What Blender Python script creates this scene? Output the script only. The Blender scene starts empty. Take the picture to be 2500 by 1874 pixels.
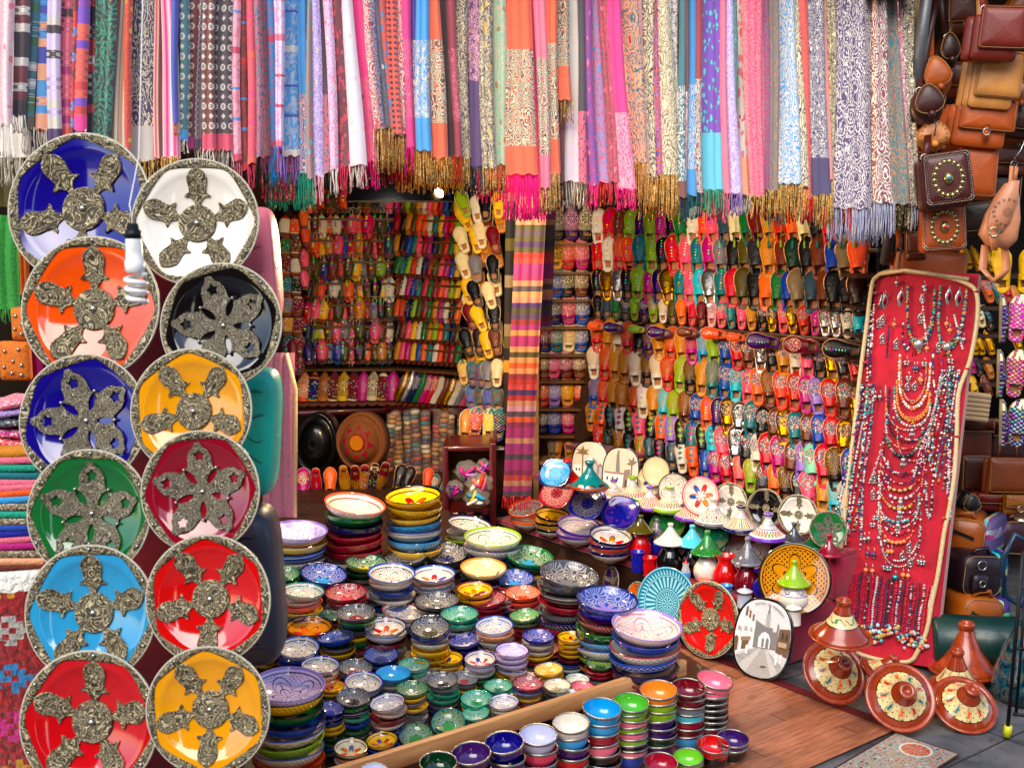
import bpy, math, random
from mathutils import Vector, Matrix
random.seed(7)
R=math.radians; sin=math.sin; cos=math.cos; PI=math.pi
sc=bpy.context.scene
col=sc.collection
# ---------------------------------------------------------------- camera, sky, sun, exposure
F=2850.0; CX=1250.0; CY=937.0; EYE=1.8; PITCH=R(7.7)
cd=bpy.data.cameras.new('camera'); cam=bpy.data.objects.new('camera',cd); col.objects.link(cam)
cd.sensor_width=36; cd.lens=F/2500*36; cd.clip_end=300; cd.clip_start=0.05
cam.location=(0,0,EYE); cam.rotation_euler=(PI/2-PITCH,0,0)
cd.dof.use_dof=True; cd.dof.focus_distance=5.2; cd.dof.aperture_fstop=5.6
sc.camera=cam
SUN_EL=R(42); SUN_AZ=R(200)
w=bpy.data.worlds.new('World'); sc.world=w; w.use_nodes=True
wn=w.node_tree; bg=wn.nodes['Background']
sky=wn.nodes.new('ShaderNodeTexSky'); sky.sky_type='NISHITA'; sky.sun_disc=False
sky.sun_elevation=SUN_EL; sky.sun_rotation=SUN_AZ
wn.links.new(sky.outputs[0],bg.inputs[0]); bg.inputs[1].default_value=0.12
sl=bpy.data.lights.new('sun','SUN'); sl.energy=1.5; sl.angle=R(50); sl.color=(1,.93,.82)
so=bpy.data.objects.new('sun',sl); col.objects.link(so)
sd=Vector((sin(SUN_AZ)*cos(SUN_EL),cos(SUN_AZ)*cos(SUN_EL),sin(SUN_EL)))
so.rotation_euler=sd.to_track_quat('Z','Y').to_euler()
sc.view_settings.view_transform='Standard'; sc.view_settings.look='None'
sc.view_settings.exposure=1.42; sc.view_settings.gamma=1
# ---------------------------------------------------------------- pixel -> world
FW=Vector((0,cos(PITCH),-sin(PITCH))); UP=Vector((0,sin(PITCH),cos(PITCH))); EY=Vector((0,0,EYE))
def ray(px,py): return FW+Vector(((px-CX)/F,0,0))+UP*((CY-py)/F)
def at(px,py,Y):
    d=ray(px,py); return EY+d*(Y/d.y)
def atz(px,py,z):
    d=ray(px,py); return EY+d*((z-EYE)/d.z)
def onpl(px,py,p0,n):
    d=ray(px,py); return EY+d*((p0-EY).dot(n)/d.dot(n))
def dep(p): return (Vector(p)-EY).dot(FW)
def msz(px,p): return px*dep(p)/F
# ---------------------------------------------------------------- colours
CT=dict(w=('white','dfd9cd'),k=('black','151316'),r=('red','d0161a'),o=('orange','ee6a14'),y=('yellow','efc21e'),m=('mustard','cf8e12'),
 g=('green','0d7a3c'),l=('lime','94b91a'),t=('teal','0c7f86'),T=('turquoise','13a88c'),b=('blue','1f55b4'),s=('sky blue','3fa6dc'),n=('navy','171c66'),
 i=('royal blue','1a26a8'),p=('pink','ef7f96'),P=('purple','4c1f6e'),M=('magenta','c01a86'),v=('lavender','a58ad0'),B=('brown','7a3a1a'),D=('dark brown','36190f'),
 c=('cream','e6d9b4'),G=('grey','85838a'),S=('silver','c9c9cc'),A=('gold','c79a3c'),O=('olive','5c541a'),R=('maroon','7c1226'),x=('rose','d94a6c'),
 a=('aqua','5cc6d8'),z=('slate','3f5666'),j=('coral','f0674e'),h=('charcoal','35343a'),N=('tan','c08a52'),q=('mint','93d9b4'),C=('crimson','a8173a'),
 L=('leaf green','3f9c46'),H=('hot pink','f01090'),E=('pale pink','f4b8c4'),F=('pale lilac','e2d3ee'),Q=('terracotta','a84a1c'),W=('off white','d9d2c6'),
 I=('indigo','1c0f86'),K=('charcoal glaze','585a60'),Z=('dark green','0b3f22'),u=('taupe','8a7a5c'),J=('peach','f4b48c'),U=('cyan','0fa2da'),V=('violet','7a3fb8'),Y=('silvery lilac','b9bcd2'))
def lin(h):
    r=[]
    for k in (0,2,4):
        c=int(h[k:k+2],16)/255; r.append(c/12.92 if c<=.04045 else ((c+.055)/1.055)**2.4)
    return tuple(q**1.22 for q in r)
def cc(k):
    if isinstance(k,tuple): return k
    return lin(CT[k][1]) if k in CT else lin(k)
def cn(k): return CT[k][0] if k in CT else k
# ---------------------------------------------------------------- objects
def setp(o,c1=None,c2=None,c3=None,**kw):
    if c1 is not None: o.color=(*cc(c1),1); o['c1']=cc(c1)
    if c2 is not None: o['c2']=cc(c2)
    if c3 is not None: o['c3']=cc(c3)
    for k,v in kw.items(): o[k]=float(v)
    return o
def tag(o,label=None,cat=None,group=None,kind=None):
    if label: o['label']=label
    if cat: o['category']=cat
    if group: o['group']=group
    if kind: o['kind']=kind
    return o
def mk(name,me,parent=None,mat=None,M=None):
    o=bpy.data.objects.new(name,me); col.objects.link(o)
    if parent: o.parent=parent
    if M is not None: o.matrix_local=M
    if mat is not None and me is not None and not me.materials: me.materials.append(mat)
    return o
def empty(name,loc=(0,0,0),M=None):
    o=bpy.data.objects.new(name,None); col.objects.link(o); o.empty_display_size=.05
    if M is not None: o.matrix_world=M
    else: o.location=loc
    return o
def clone(o,M=None,parent=None):
    c=o.copy(); col.objects.link(c); c.parent=parent
    if M is not None: c.matrix_world=M
    for ch in KIDS.get(o.name,[]):
        d=clone(ch,None,c); d.matrix_local=ch.matrix_local
    return c
KIDS={}
def kids(o,*ch): KIDS[o.name]=list(ch); return o
def mesh(name,v,f,mats=(),fm=None,smooth=True,uv=None,fc=None):
    me=bpy.data.meshes.new(name); me.from_pydata([tuple(p) for p in v],[],f)
    for m in mats: me.materials.append(m)
    if fm: me.polygons.foreach_set('material_index',fm)
    me.polygons.foreach_set('use_smooth',[smooth]*len(me.polygons))
    if uv:
        l=me.uv_layers.new(name='UVMap'); d=[]
        for p in f:
            for i in p: d+=uv[i]
        l.data.foreach_set('uv',d)
    if fc:
        a=me.color_attributes.new('Col','FLOAT_COLOR','CORNER'); d=[]
        for p,c in zip(f,fc): d+=[*c,1]*len(p)
        a.data.foreach_set('color',d)
    me.update(); return me
class MB:
    def __init__(s): s.v=[];s.f=[];s.m=[];s.c=[]
    def add(s,v,f,mi=0,M=None,c=(1,1,1)):
        b=len(s.v); s.v+=[(M@Vector(p) if M is not None else Vector(p)) for p in v]
        s.f+=[tuple(i+b for i in q) for q in f]; s.m+=[mi]*len(f); s.c+=[c]*len(f); return s
    def mesh(s,name,mats=(),smooth=True,colr=False): return mesh(name,s.v,s.f,mats,s.m,smooth,fc=s.c if colr else None)
def lathe(prof,n=32,a0=0,a1=2*PI):
    full=abs(a1-a0-2*PI)<1e-6; m=n if full else n+1
    v=[];f=[]
    for r,z in prof:
        for k in range(m):
            a=a0+(a1-a0)*k/n; v.append((r*cos(a),r*sin(a),z))
    for i in range(len(prof)-1):
        for k in range(n):
            k2=(k+1)%m if full else k+1
            f.append((i*m+k,i*m+k2,(i+1)*m+k2,(i+1)*m+k))
    return v,f
def box(sx,sy,sz,c=(0,0,0),bv=0.0):
    hx,hy,hz=sx/2,sy/2,sz/2
    if bv<=0:
        v=[(c[0]+a*hx,c[1]+b*hy,c[2]+d*hz) for a in(-1,1) for b in(-1,1) for d in(-1,1)]
        return v,[(0,1,3,2),(4,6,7,5),(0,4,5,1),(2,3,7,6),(0,2,6,4),(1,5,7,3)]
    pts=[]
    for sa,sb in((1,1),(-1,1),(-1,-1),(1,-1)):
        for k in range(4):
            a={(1,1):0,(-1,1):90,(-1,-1):180,(1,-1):270}[(sa,sb)]+k*30
            pts.append((sa*(hx-bv)+bv*cos(R(a)),sb*(hz-bv)+bv*sin(R(a))))
    v=[];f=[]
    lay=[(-hy,1-bv/max(hx,hz)),(-hy+bv*.35,1-.3*bv/max(hx,hz)),(-hy+bv,1),(hy-bv,1),(hy-bv*.35,1-.3*bv/max(hx,hz)),(hy,1-bv/max(hx,hz))]
    n=len(pts)
    for y,s in lay:
        for x,z in pts: v.append((c[0]+x*s,c[1]+y,c[2]+z*s))
    for i in range(len(lay)-1):
        for k in range(n): f.append((i*n+k,i*n+(k+1)%n,(i+1)*n+(k+1)%n,(i+1)*n+k))
    f.append(tuple(range(n))[::-1]); f.append(tuple(range((len(lay)-1)*n,len(lay)*n)))
    return v,f
def slab(out,rings,back=0.0,ctr=None):
    """closed outline [(x,z)]; rings [(inset scale, y)] from the edge to the middle; local y is depth, -y the front"""
    n=len(out); cx,cz=ctr or (sum(p[0] for p in out)/n,sum(p[1] for p in out)/n)
    v=[(x,back,z) for x,z in out]; f=[tuple(range(n))]
    for s,y in rings: v+=[(cx+(x-cx)*s,y,cz+(z-cz)*s) for x,z in out]
    for i in range(len(rings)):
        for k in range(n): f.append((i*n+k,(i+1)*n+k,(i+1)*n+(k+1)%n,i*n+(k+1)%n))
    b=len(rings)*n; v.append((cx,rings[-1][1]+(rings[-1][1]-rings[0][1])*.03,cz))
    for k in range(n): f.append((b+k,len(v)-1,b+(k+1)%n))
    return v,f
def tube(pts,r,n=6,cap=True):
    v=[];f=[];pts=[Vector(p) for p in pts]
    for i,p in enumerate(pts):
        t=(pts[min(i+1,len(pts)-1)]-pts[max(i-1,0)]).normalized()
        a=t.cross(Vector((0,0,1)));
        if a.length<.05: a=t.cross(Vector((1,0,0)))
        a.normalize(); b=t.cross(a); rr=r[i] if isinstance(r,(list,tuple)) else r
        for k in range(n):
            q=2*PI*k/n; v.append(p+a*(rr*cos(q))+b*(rr*sin(q)))
    for i in range(len(pts)-1):
        for k in range(n): f.append((i*n+k,i*n+(k+1)%n,(i+1)*n+(k+1)%n,(i+1)*n+k))
    if cap: f.append(tuple(range(n))[::-1]); f.append(tuple(range((len(pts)-1)*n,len(pts)*n)))
    return v,f
def strap(pts,w,t=.003,side=Vector((1,0,0))):
    v=[];f=[];pts=[Vector(p) for p in pts]
    for i,p in enumerate(pts):
        tg=(pts[min(i+1,len(pts)-1)]-pts[max(i-1,0)]).normalized(); nn=tg.cross(side).normalized()
        for a,b in((-1,-1),(1,-1),(1,1),(-1,1)): v.append(p+side*(a*w/2)+nn*(b*t/2))
    for i in range(len(pts)-1):
        for k in range(4): f.append((i*4+k,i*4+(k+1)%4,(i+1)*4+(k+1)%4,(i+1)*4+k))
    f.append((0,1,2,3)); b=(len(pts)-1)*4; f.append((b,b+1,b+2,b+3))
    return v,f
def ball(c,r,sx=1,sz=1,n=8,m=5):
    v=[];f=[]
    for i in range(m+1):
        a=-PI/2+PI*i/m
        for k in range(n):
            b=2*PI*k/n; v.append((c[0]+r*sx*cos(a)*cos(b),c[1]+r*sx*cos(a)*sin(b),c[2]+r*sz*sin(a)))
    for i in range(m):
        for k in range(n): f.append((i*n+k,i*n+(k+1)%n,(i+1)*n+(k+1)%n,(i+1)*n+k))
    return v,f
def octa(c,r,h=None):
    h=h or r; x,y,z=c
    return [(x+r,y,z),(x,y+r,z),(x-r,y,z),(x,y-r,z),(x,y,z+h),(x,y,z-h)],[(0,1,4),(1,2,4),(2,3,4),(3,0,4),(1,0,5),(2,1,5),(3,2,5),(0,3,5)]
def basis(n,up=(0,0,1),loc=(0,0,0),s=1.0,spin=0.0):
    """local +Z = n, local +Y towards up"""
    z=Vector(n).normalized(); x=Vector(up).cross(z).normalized(); y=z.cross(x)
    M=Matrix((x,y,z)).transposed().to_4x4()
    return Matrix.Translation(loc)@M@Matrix.Rotation(spin,4,'Z')@(Matrix.Scale(s,4) if not isinstance(s,tuple) else Matrix.Diagonal((*s,1)))
def place(loc,s=1.0,yaw=0.0,lean=0.0,roll=0.0):
    """local -Y faces the viewer, +Z up; lean tips the top away"""
    S=Matrix.Diagonal((*s,1)) if isinstance(s,tuple) else Matrix.Scale(s,4)
    return Matrix.Translation(loc)@Matrix.Rotation(yaw,4,'Z')@Matrix.Rotation(-lean,4,'X')@Matrix.Rotation(roll,4,'Y')@S
def interp(t,P):
    for (a,x),(b,y) in zip(P,P[1:]):
        if t<=b: return x+(y-x)*(t-a)/(b-a) if b>a else y
    return P[-1][1]
def filled(splines,ext):
    cu=bpy.data.curves.new('tmp','CURVE'); cu.dimensions='2D'; cu.fill_mode='BOTH'; cu.extrude=ext
    for pts in splines:
        s=cu.splines.new('POLY'); s.points.add(len(pts)-1); s.points.foreach_set('co',[q for p in pts for q in (p[0],p[1],0,1)]); s.use_cyclic_u=True
    o=bpy.data.objects.new('tmp',cu); col.objects.link(o); bpy.context.view_layer.update()
    me=bpy.data.meshes.new_from_object(o.evaluated_get(bpy.context.evaluated_depsgraph_get()))
    bpy.data.objects.remove(o); bpy.data.curves.remove(cu); return me
# ---------------------------------------------------------------- node expressions
class X:
    def __init__(s,nt,k): s.nt=nt; s.k=k
    def _(s,op,b=None,c=None):
        n=s.nt.nodes.new('ShaderNodeMath'); n.operation=op
        for i,q in enumerate((s,b,c)):
            if q is None: continue
            if isinstance(q,X): s.nt.links.new(q.k,n.inputs[i])
            else: n.inputs[i].default_value=q
        return X(s.nt,n.outputs[0])
    def __add__(s,b): return s._('ADD',b)
    __radd__=__add__
    def __mul__(s,b): return s._('MULTIPLY',b)
    __rmul__=__mul__
    def __sub__(s,b): return s._('SUBTRACT',b)
    def __rsub__(s,b): return (s*-1)+b
    def __truediv__(s,b): return s._('DIVIDE',b)
    def sin(s): return s._('SINE')
    def cos(s): return s._('COSINE')
    def abs(s): return s._('ABSOLUTE')
    def fr(s): return s._('FRACT')
    def fl(s): return s._('FLOOR')
    def sq(s): return s*s
    def rt(s): return s._('SQRT')
    def __lt__(s,b): return s._('LESS_THAN',b)
    def __gt__(s,b): return s._('GREATER_THAN',b)
    def mn(s,b): return s._('MINIMUM',b)
    def mx(s,b): return s._('MAXIMUM',b)
    def inv(s): return 1-s
def win(x,a,b): return (x>a)*(x<b)
class Mat:
    def __init__(s,name):
        s.m=bpy.data.materials.new(name); s.m.use_nodes=True; s.nt=s.m.node_tree
        s.p=s.nt.nodes['Principled BSDF']
    def n(s,t): return s.nt.nodes.new(t)
    def co(s,kind='Object'):
        c=s.n('ShaderNodeTexCoord'); return X(s.nt,c.outputs[kind])
    def sep(s,v):
        n=s.n('ShaderNodeSeparateXYZ'); s.nt.links.new(v.k,n.inputs[0]); return [X(s.nt,o) for o in n.outputs]
    def vec(s,*a):
        n=s.n('ShaderNodeCombineXYZ')
        for i,q in enumerate(a):
            if isinstance(q,X): s.nt.links.new(q.k,n.inputs[i])
            else: n.inputs[i].default_value=q
        return X(s.nt,n.outputs[0])
    def attr(s,name,fac=False,obj=True):
        n=s.n('ShaderNodeAttribute'); n.attribute_type='OBJECT' if obj else 'GEOMETRY'; n.attribute_name=name
        return X(s.nt,n.outputs['Fac' if fac else 'Color'])
    def rnd(s):
        n=s.n('ShaderNodeObjectInfo'); return X(s.nt,n.outputs['Random'])
    def off(s,v):
        """shift a coordinate by the object's own random number, so repeats differ"""
        n=s.n('ShaderNodeVectorMath'); n.operation='ADD'; r=s.rnd()*37.0
        s.nt.links.new(v.k,n.inputs[0]); s.nt.links.new(s.vec(r,r*1.7,r*.6).k,n.inputs[1]); return X(s.nt,n.outputs[0])
    def noise(s,v,sc=5,det=2,rough=.5,dist=0):
        n=s.n('ShaderNodeTexNoise'); n.inputs['Scale'].default_value=sc; n.inputs['Detail'].default_value=det
        n.inputs['Roughness'].default_value=rough; n.inputs['Distortion'].default_value=dist
        s.nt.links.new(v.k,n.inputs['Vector']); return X(s.nt,n.outputs['Fac'])
    def voro(s,v,sc=10,feat='F1',rand=1.0,what='Distance'):
        n=s.n('ShaderNodeTexVoronoi'); n.feature=feat; n.inputs['Scale'].default_value=sc; n.inputs['Randomness'].default_value=rand
        s.nt.links.new(v.k,n.inputs['Vector']); return X(s.nt,n.outputs[what])
    def mix(s,f,a,b,mode='MIX'):
        n=s.n('ShaderNodeMix'); n.data_type='RGBA'; n.blend_type=mode
        for i,q in ((0,f),(6,a),(7,b)):
            if isinstance(q,X): s.nt.links.new(q.k,n.inputs[i])
            elif i==0: n.inputs[0].default_value=q
            else: n.inputs[i].default_value=(*cc(q),1)
        return X(s.nt,n.outputs[2])
    def ramp(s,f,stops,const=False):
        n=s.n('ShaderNodeValToRGB'); cr=n.color_ramp
        if const: cr.interpolation='CONSTANT'
        while len(cr.elements)<len(stops): cr.elements.new(1)
        for e,(p,c) in zip(cr.elements,stops): e.position=p; e.color=(*cc(c),1)
        s.nt.links.new(f.k,n.inputs[0]); return X(s.nt,n.outputs[0])
    def hue(s,c,h=.5,sat=1.0,v=1.0):
        n=s.n('ShaderNodeHueSaturation'); s.nt.links.new(c.k,n.inputs['Color'])
        for k,q in (('Hue',h),('Saturation',sat),('Value',v)):
            if isinstance(q,X): s.nt.links.new(q.k,n.inputs[k])
            else: n.inputs[k].default_value=q
        return X(s.nt,n.outputs[0])
    def fin(s,c,rough=.5,metal=0,coat=0,bump=None,bs=.3,bd=.01,sheen=0,spec=.5,trans=0,alpha=None,em=None,es=0):
        P=s.p.inputs
        def put(k,q):
            if isinstance(q,X): s.nt.links.new(q.k,P[k])
            elif k in('Base Color','Emission Color'): P[k].default_value=(*cc(q),1)
            else: P[k].default_value=q
        put('Base Color',c); put('Roughness',rough); put('Metallic',metal); put('Coat Weight',coat); P['Coat Roughness'].default_value=.06
        put('Sheen Weight',sheen); put('Specular IOR Level',spec); put('Transmission Weight',trans)
        if alpha is not None: put('Alpha',alpha)
        if em: put('Emission Color',em); put('Emission Strength',es)
        if bump is not None:
            b=s.n('ShaderNodeBump'); b.inputs['Strength'].default_value=bs; b.inputs['Distance'].default_value=bd
            s.nt.links.new(bump.k,b.inputs['Height']); s.nt.links.new(b.outputs[0],P['Normal'])
        return s.m
def polar(m,x,y):
    return (x*x+y*y).rt(), y._('ARCTAN2',x)
def simple(name,c,rough=.5,metal=0,coat=0,ns=30,var=.25,bs=.15,**k):
    m=Mat(name); o=m.off(m.co()); n=m.noise(o,ns,4)
    return m.fin(m.hue(m.mix(1.0,c,c),v=n*var*2+(1-var)),rough,metal,coat,bump=n,bs=bs,**k)
# ---------------------------------------------------------------- materials
def leather(deco):
    m=Mat('leather_'+deco); o=m.co(); x,y,z=m.sep(o); off=m.off(o)
    n=m.noise(off,7,5,.6); c=m.hue(m.attr('c1'),h=m.rnd()*.016+.492,sat=1.12,v=n*.5+.72); c2=m.attr('c2'); c3=m.attr('c3')
    fine=m.noise(off,60,3); bump=n*.6+fine*.15; metal=m.attr('mt',True); rough=.34
    crease=(m.noise(off,3.2,2,.5,1.5)-.5).abs()
    bump=bump+crease*.6
    if deco=='studs':
        zz=(z*13.0).fr()-.5; d=((zz/13.0).sq()+(x+.02).sq()).rt(); k=win(d,-1,m.attr('ds',True)+.017)*win(z,.42,.92)
        hc=m.voro(m.vec(0.3,m.rnd()*9.0,(z*13.0).fl()),1.0,what='Color')
        c=m.mix(k,c,m.hue(hc,sat=1.8,v=1.3)); bump=bump+k*1.5
    elif deco=='sequins':
        d=((x*1.0).sq()+((z-.68)*.8).sq()).rt()+(m.noise(off,25,1)-.5)*.05
        vc=m.voro(off,42,what='Color'); vd=m.voro(off,42); k=(d<.145)*(vd<.62)
        dots=m.ramp(m.sep(vc)[0],[(0,'w'),(.24,'x'),(.38,'b'),(.5,'w'),(.62,'j'),(.72,'y'),(.8,'T'),(.9,'V')],True)
        dots=m.mix((m.sep(vc)[1]>.72),dots,c2)
        c=m.mix(k,c,dots); bump=bump+k*(1-vd)*1.6; rough=.28
    elif deco=='gilt':
        r,th=polar(m,x,(z-.68)*.8)
        k=((r*150.0+(th*12.0).sin()*2.6).sin()>.15)*(r<.15)*((th*12.0+r*20.0).sin()>-.5)
        wig=m.voro(off,24,'DISTANCE_TO_EDGE'); k=k.mx(win(wig,.0,.05)*(r>.15)*win(z,.4,.98)*(m.attr('all',True)>.5))
        c=m.mix(k,c,c2); bump=bump+k*.8
    elif deco=='diamonds':
        zz=((z-.4)*6.2).fr()-.5; d=(x+.02).abs()*9.0+zz.abs()*1.5; k=(d<.62)*win(z,.42,.95)
        c=m.mix(k,c,m.mix((zz>0)*(.7),c2,m.hue(c2,v=.45))); bump=bump+k
    elif deco=='brocade':
        r,th=polar(m,x,(z-.6)*.62)
        k1=((th*8.0).cos()*.025+.06-r).abs()<.012
        k2=((r-.1).abs()<.006)
        vd=m.voro(off,30,'DISTANCE_TO_EDGE'); v2=m.noise(off,22,1,.5,4.0)
        k3=((v2*26.0).sin()>.25)*(r>.105)
        k=k1.mx(k2).mx(k3).mx((r<.022)*(r>.008))*(z>.28); c=m.mix(k,c,c2); bump=bump+k*.9; rough=.42
    elif deco=='knit':
        b=m.voro(m.vec(0.0,m.rnd()*20.0,(z*13.0).fl()),1.0,what='Color')
        band=m.ramp(m.sep(b)[0],[(0,'R'),(.3,'m'),(.45,'D'),(.6,'c'),(.72,'C'),(.85,'t')],True)
        vd=m.voro(off,22); vc=m.voro(off,22,what='Color')
        fl=m.mix((vd<.3),c,m.hue(vc,sat=1.3,v=1.2)); k=(((z-.5).abs())>.3)
        c=m.mix(k,fl,band); rough=.8
    elif deco=='tribal':
        k=((x*70.0).sin()*(z*70.0).sin()>0.1); vc=m.voro(off,26,what='Color')
        ed=((x.abs()*60.0+z*14.0).sin()>0)
        c=m.mix(k*.6,c,m.hue(vc,sat=1.25,v=.9)); c=m.mix(ed*(z>.8),c,c2); bump=bump+k; rough=.6
    return m.fin(c,rough,metal,0.08 if deco not in('knit','tribal') else 0,bump=bump,bs=.35,bd=.02,spec=.35)
LE={k:leather(k) for k in('plain','studs','sequins','gilt','diamonds','brocade','knit','tribal')}
M_sole=simple('sole_leather','c28a55',.6); M_in=simple('insole_leather','a9764a',.7)
M_soleA=Mat('sole_edge'); M_soleA=M_soleA.fin(M_soleA.attr('c3'),.6)
def scarfmat(kind):
    m=Mat('pashmina_'+kind); u,v,_=m.sep(m.co('UV')); c1=m.attr('c1');c2=m.attr('c2');c3=m.attr('c3')
    P0=m.off(m.vec(u,v,0.0)); wx=m.noise(P0,16,2)*.024; wy=m.noise(P0,21,2)*.022; P=m.off(m.vec(u+wx,v*.62+wy,0.0)); b0=m.attr('b0',True); b1=m.attr('b1',True)
    wv=((u*3500.0).sin()+(v*3500.0).sin())*.1; inb=(v>b0)*(v<b1)
    if kind=='plain': pc=c1
    elif kind=='paisley':
        d=m.voro(P,26); wob=m.noise(P,80,2)
        k=((d*52.0+wob*14.0).sin()>.1); sp=m.voro(P,110)<.33
        pc=m.mix(k,c2,c3); pc=m.mix(sp*(d>.36),pc,c1); pc=m.mix((d<.12),pc,c1)
    elif kind=='bigpaisley':
        d=m.voro(P,15); wob=m.noise(P,85,2); k=((d*50.0+wob*7.0).sin()>.5); dots=m.voro(P,120)<.36
        pc=m.mix(k,c1,c2); pc=m.mix(dots*(d>.24)*(1-k),pc,c2); pc=m.mix((d<.1),pc,c3); pc=m.mix(dots*k,pc,c1)
    elif kind=='damask':
        d=m.noise(P,75,1,.5,3.0); k=((d*20.0).sin()>.1); pc=m.mix(k,c1,c2); pc=m.mix((m.voro(P,30)<.18),pc,c3)
    elif kind=='scroll':
        d=m.noise(P,52,0,.5,2.0); k=((d*34.0).sin()>.45); pc=m.mix(k.mx(m.voro(P,48)<.22),c1,c2)
    elif kind=='bands':
        rv=m.sep(m.voro(m.vec(0.5,m.rnd()*30.0,(v*42.0).fl()),1.0,what='Color'))
        f=(v*42.0).fr(); mot=(((u*140.0).sin()*((f-.5)*6.0).cos())>.15)*win(f,.12,.88)*(rv[1]>.35)
        pc=m.mix((rv[0]>.45),c1,c2); pc=m.mix((rv[0]>.78),pc,c3); pc=m.mix(mot*.8,pc,m.mix((rv[2]>.5),c3,m.hue(c1,v=.4)))
    elif kind=='stripes':
        s=((u*420.0).sin()>.2); s2=((u*190.0).sin()>.55); pc=m.mix(s*.7,c1,c2); pc=m.mix(s2,pc,c3)
    elif kind=='spots':
        d=m.voro(P,52,rand=.8); pc=m.mix((d<.34),c1,c2); pc=m.mix(win(d,.34,.42),pc,c3)
    elif kind=='check':
        k=((u*330.0).sin()>0)*((v*330.0).sin()>0); pc=m.mix(k,c1,c2); pc=m.mix(((v*330.0).sin()>.7)*((u*165.0).sin()>0),pc,c3)
    elif kind=='motif':
        a=(u*33.0).fr()-.5; bq=(v*33.0).fr()-.5; d=a.abs()+bq.abs(); r=(a.sq()+bq.sq()).rt()
        alt=(((v*33.0).fl()*.5).fr()>.25); k=alt*(d<.3)+(1-alt)*win(r,.2,.36)+(1-alt)*(r<.08); pc=m.mix(k,c1,c2)
    elif kind=='bars':
        f=((v*9.0)).fr(); k=win(f,0,.22); g=((v*150.0).sin()>0); pc=m.mix(m.noise(P,45,2,.5,2)>.53,c1,m.mix(.5,c1,c3)); pc=m.mix(k*g,pc,m.mix(((v*75.0).sin()>0),c2,c3))
    elif kind=='foot':
        pc=m.mix((v<.05),c1,c3)
    base=c1 if kind in('plain',) else m.mix(inb,c1,pc)
    base=m.mix((v<m.attr('e0',True)),base,m.attr('c4'))
    n=m.noise(P,14,3); base=m.hue(m.mix(.10,base,'f8e6ea'),v=wv+n*.3+1.0)
    return m.fin(base,.85,bump=wv+n,bs=.12,bd=.004,sheen=.15,spec=.25)
SC={k:scarfmat(k) for k in('plain','paisley','bigpaisley','damask','scroll','bands','stripes','spots','check','motif','bars')}
m=Mat('fringe_yarn'); z=m.noise(m.off(m.co()),140,2); M_fr=m.fin(m.hue(m.mix((z>.56)*.7,m.attr('c1'),m.attr('c2')),v=z*.8+.6),.8,bump=z,bs=.4)
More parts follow.
